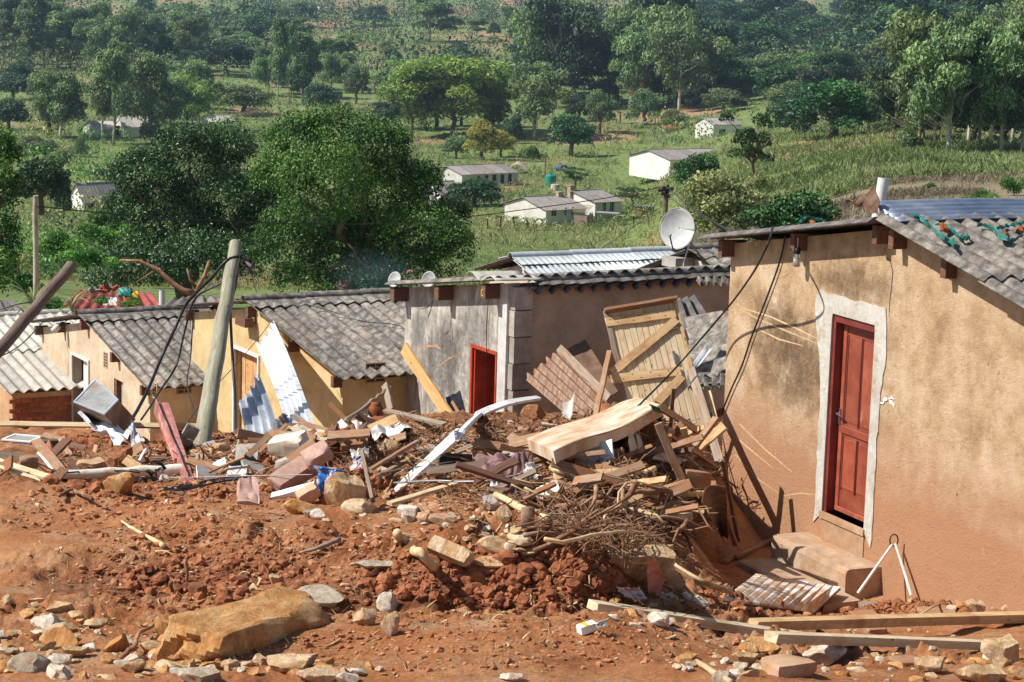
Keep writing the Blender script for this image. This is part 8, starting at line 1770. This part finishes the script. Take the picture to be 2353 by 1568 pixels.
stones(95, [(1950, 1530, 420, 40, 1), (2150, 1400, 180, 15, .25), (1500, 1400, 120, 40, .25)], ['rock_tan', 'rock_white', 'rock_orange'], (16, 50), 'loose @ stone around the long timbers at lower right', 'stones at lower right', 3, sub=3)
stones(75, [(620, 1070, 150, 60, 1.4), (450, 1080, 200, 40, .8), (900, 1050, 100, 60, .7)], ['con', 'con_mud', 'rock_tan', 'con_pale', 'rock_grey', 'brick'], (16, 44), 'broken @ masonry lump in the left and middle rubble', 'rubble lumps', 4, 'rubble_lump', 'rubble', sub=3)
stones(34, [(1150, 1050, 220, 60, 1)], ['con', 'con_mud', 'rock_tan', 'brick', 'con_pale'], (22, 52), 'broken @ masonry lump high in the middle heap', 'rubble lumps in the middle heap', 7, 'rubble_lump', 'rubble', sub=3)
stones(20, [(1400, 1080, 230, 90, 1)], ['con', 'con_mud', 'rock_tan', 'brick'], (14, 34), 'broken @ masonry lump caught in the right root heap', 'rubble lumps in the root heap', 5, 'rubble_lump', 'rubble', sub=3)
def gravel(name, label, n, zones, seed, size, mat, squ=.7, lv=1):
    rs = np.random.RandomState(seed); bm = bmesh.new(); bmesh.ops.create_icosphere(bm, subdivisions=lv, radius=1); base = np.array([v.co[:] for v in bm.verts]); fc = np.array([[v.index for v in f.verts] for f in bm.faces]); bm.free()
    Vs, Fs = [], []; nvt = len(base); c = 0
    for (cx, cy, rx, ry, wgt) in zones:
        m = int(n*wgt); a = rs.uniform(-1, 1, (m, 2)); a = a[(a**2).sum(1) < 1]
        for q in a:
            P = hitfast(cx+q[0]*rx, cy+q[1]*ry); s = size*(.35 + rs.rand()**3*1.6)*P.y/F/2; B = (base*(1 + .9*(rs.rand(nvt, 1)-.5)) + rs.uniform(-.25, .25, (nvt, 3))) if lv == 1 else base*(1 + .35*vnoise(base[:, 0]*1.7+q[0]*90, base[:, 1]*1.7+base[:, 2]*1.3+q[1]*70, 2) + .28*vnoise(base[:, 0]*4+q[1]*90, base[:, 1]*4+base[:, 2]*3, 5))[:, None] + rs.uniform(-.10, .10, (nvt, 3)); an = rs.uniform(0, 6.28); ca, sa = math.cos(an), math.sin(an)
            B = B*np.array([s*rs.uniform(.8, 1.4), s, s*squ]); B = np.stack([B[:, 0]*ca-B[:, 1]*sa, B[:, 0]*sa+B[:, 1]*ca, B[:, 2]], 1); Vs.append(B + np.array([P.x, P.y, P.z + s*.2])); Fs.append(fc + c); c += nvt
    return tag(link(name, raw_mesh(name, np.concatenate(Vs), np.concatenate(Fs), MT[mat])), label, name.replace('_', ' '), None, 'stuff')
gravel('mud_clods', 'crumbly red mud clods over the foreground', 8000, [(1200, 1350, 260, 60, .22), (600, 1330, 420, 90, .22), (330, 1180, 330, 70, .13), (1000, 1480, 700, 70, .15), (380, 1010, 160, 30, .08), (1950, 1405, 200, 20, .07), (1650, 1380, 140, 30, .05), (700, 1270, 500, 60, .08)], 1, 10.5, 'clod', .8)
gravel('mud_lumps', 'large crumbling lumps of damp red mud along the mud banks', 1500, [(1440, 1140, 190, 90, .12), (1200, 1345, 240, 60, .42), (520, 1340, 240, 50, .16), (300, 1020, 160, 25, .08), (980, 1345, 160, 40, .12), (1700, 1385, 120, 25, .08), (1980, 1405, 150, 14, .06), (700, 1100, 300, 60, .1), (230, 1110, 140, 30, .06)], 9, 20, 'clod_dark', .85, 2)
gravel('pebbles', 'small pale pebbles strewn over the red mud', 2600, [(900, 1450, 900, 110, .35), (500, 1300, 500, 120, .15), (300, 1500, 320, 60, .15), (1900, 1500, 450, 60, .12), (1100, 1230, 500, 50, .15), (350, 1170, 350, 50, .08)], 2, 7, 'rock_tan', .55)
gravel('heap_rubble', 'small rubble and earth crumbs over the debris heap', 3200, [(1150, 1080, 330, 110, .5), (600, 1060, 300, 60, .3), (1500, 1150, 160, 100, .2)], 3, 11, 'con_mud', .7)
# ---------------------------------------------------------------- haze
hb = MB().box((-2600, -40, -130), (2600, 5600, 300)); hz = bpy.data.materials.new('haze_air'); hz.use_nodes = True; n_ = hz.node_tree; n_.nodes.clear()
pv = n_.nodes.new('ShaderNodeVolumePrincipled'); pv.inputs['Color'].default_value = (.52, .76, 1, 1); pv.inputs['Density'].default_value = .00011; pv.inputs['Anisotropy'].default_value = .2
oo = n_.nodes.new('ShaderNodeOutputMaterial'); n_.links.new(pv.outputs[0], oo.inputs[1]); tag(hb.obj('haze', hz), kind='stuff')

sm = bpy.data.materials.new('smoke_puff'); sm.use_nodes = True; n_ = sm.node_tree; n_.nodes.clear()
tcn = n_.nodes.new('ShaderNodeTexCoord'); nz = n_.nodes.new('ShaderNodeTexNoise'); nz.inputs['Scale'].default_value = 2.2; nz.inputs['Detail'].default_value = 4
gr = n_.nodes.new('ShaderNodeTexGradient'); gr.gradient_type = 'SPHERICAL'; ml = n_.nodes.new('ShaderNodeMath'); ml.operation = 'MULTIPLY'; m2 = n_.nodes.new('ShaderNodeMath'); m2.operation = 'MULTIPLY'; m2.inputs[1].default_value = .16
pv = n_.nodes.new('ShaderNodeVolumePrincipled'); pv.inputs['Color'].default_value = (.45, .68, 1, 1); oo = n_.nodes.new('ShaderNodeOutputMaterial')
n_.links.new(tcn.outputs['Object'], nz.inputs[0]); n_.links.new(tcn.outputs['Object'], gr.inputs[0]); n_.links.new(nz.outputs['Fac'], ml.inputs[0]); n_.links.new(gr.outputs['Fac'], ml.inputs[1]); n_.links.new(ml.outputs[0], m2.inputs[0]); n_.links.new(m2.outputs[0], pv.inputs['Density']); n_.links.new(pv.outputs[0], oo.inputs[1])
bm = bmesh.new(); bmesh.ops.create_icosphere(bm, subdivisions=3, radius=1); me = bpy.data.meshes.new('smoke'); bm.to_mesh(me); bm.free(); me.materials.append(sm)
tag(link('smoke', me, None, Matrix.Translation(at(860, 628, 52)) @ Matrix.Diagonal((1.3, 1.0, .65, 1))), 'thin bluish smoke drifting behind the yellow house roof', 'smoke', None, 'stuff')
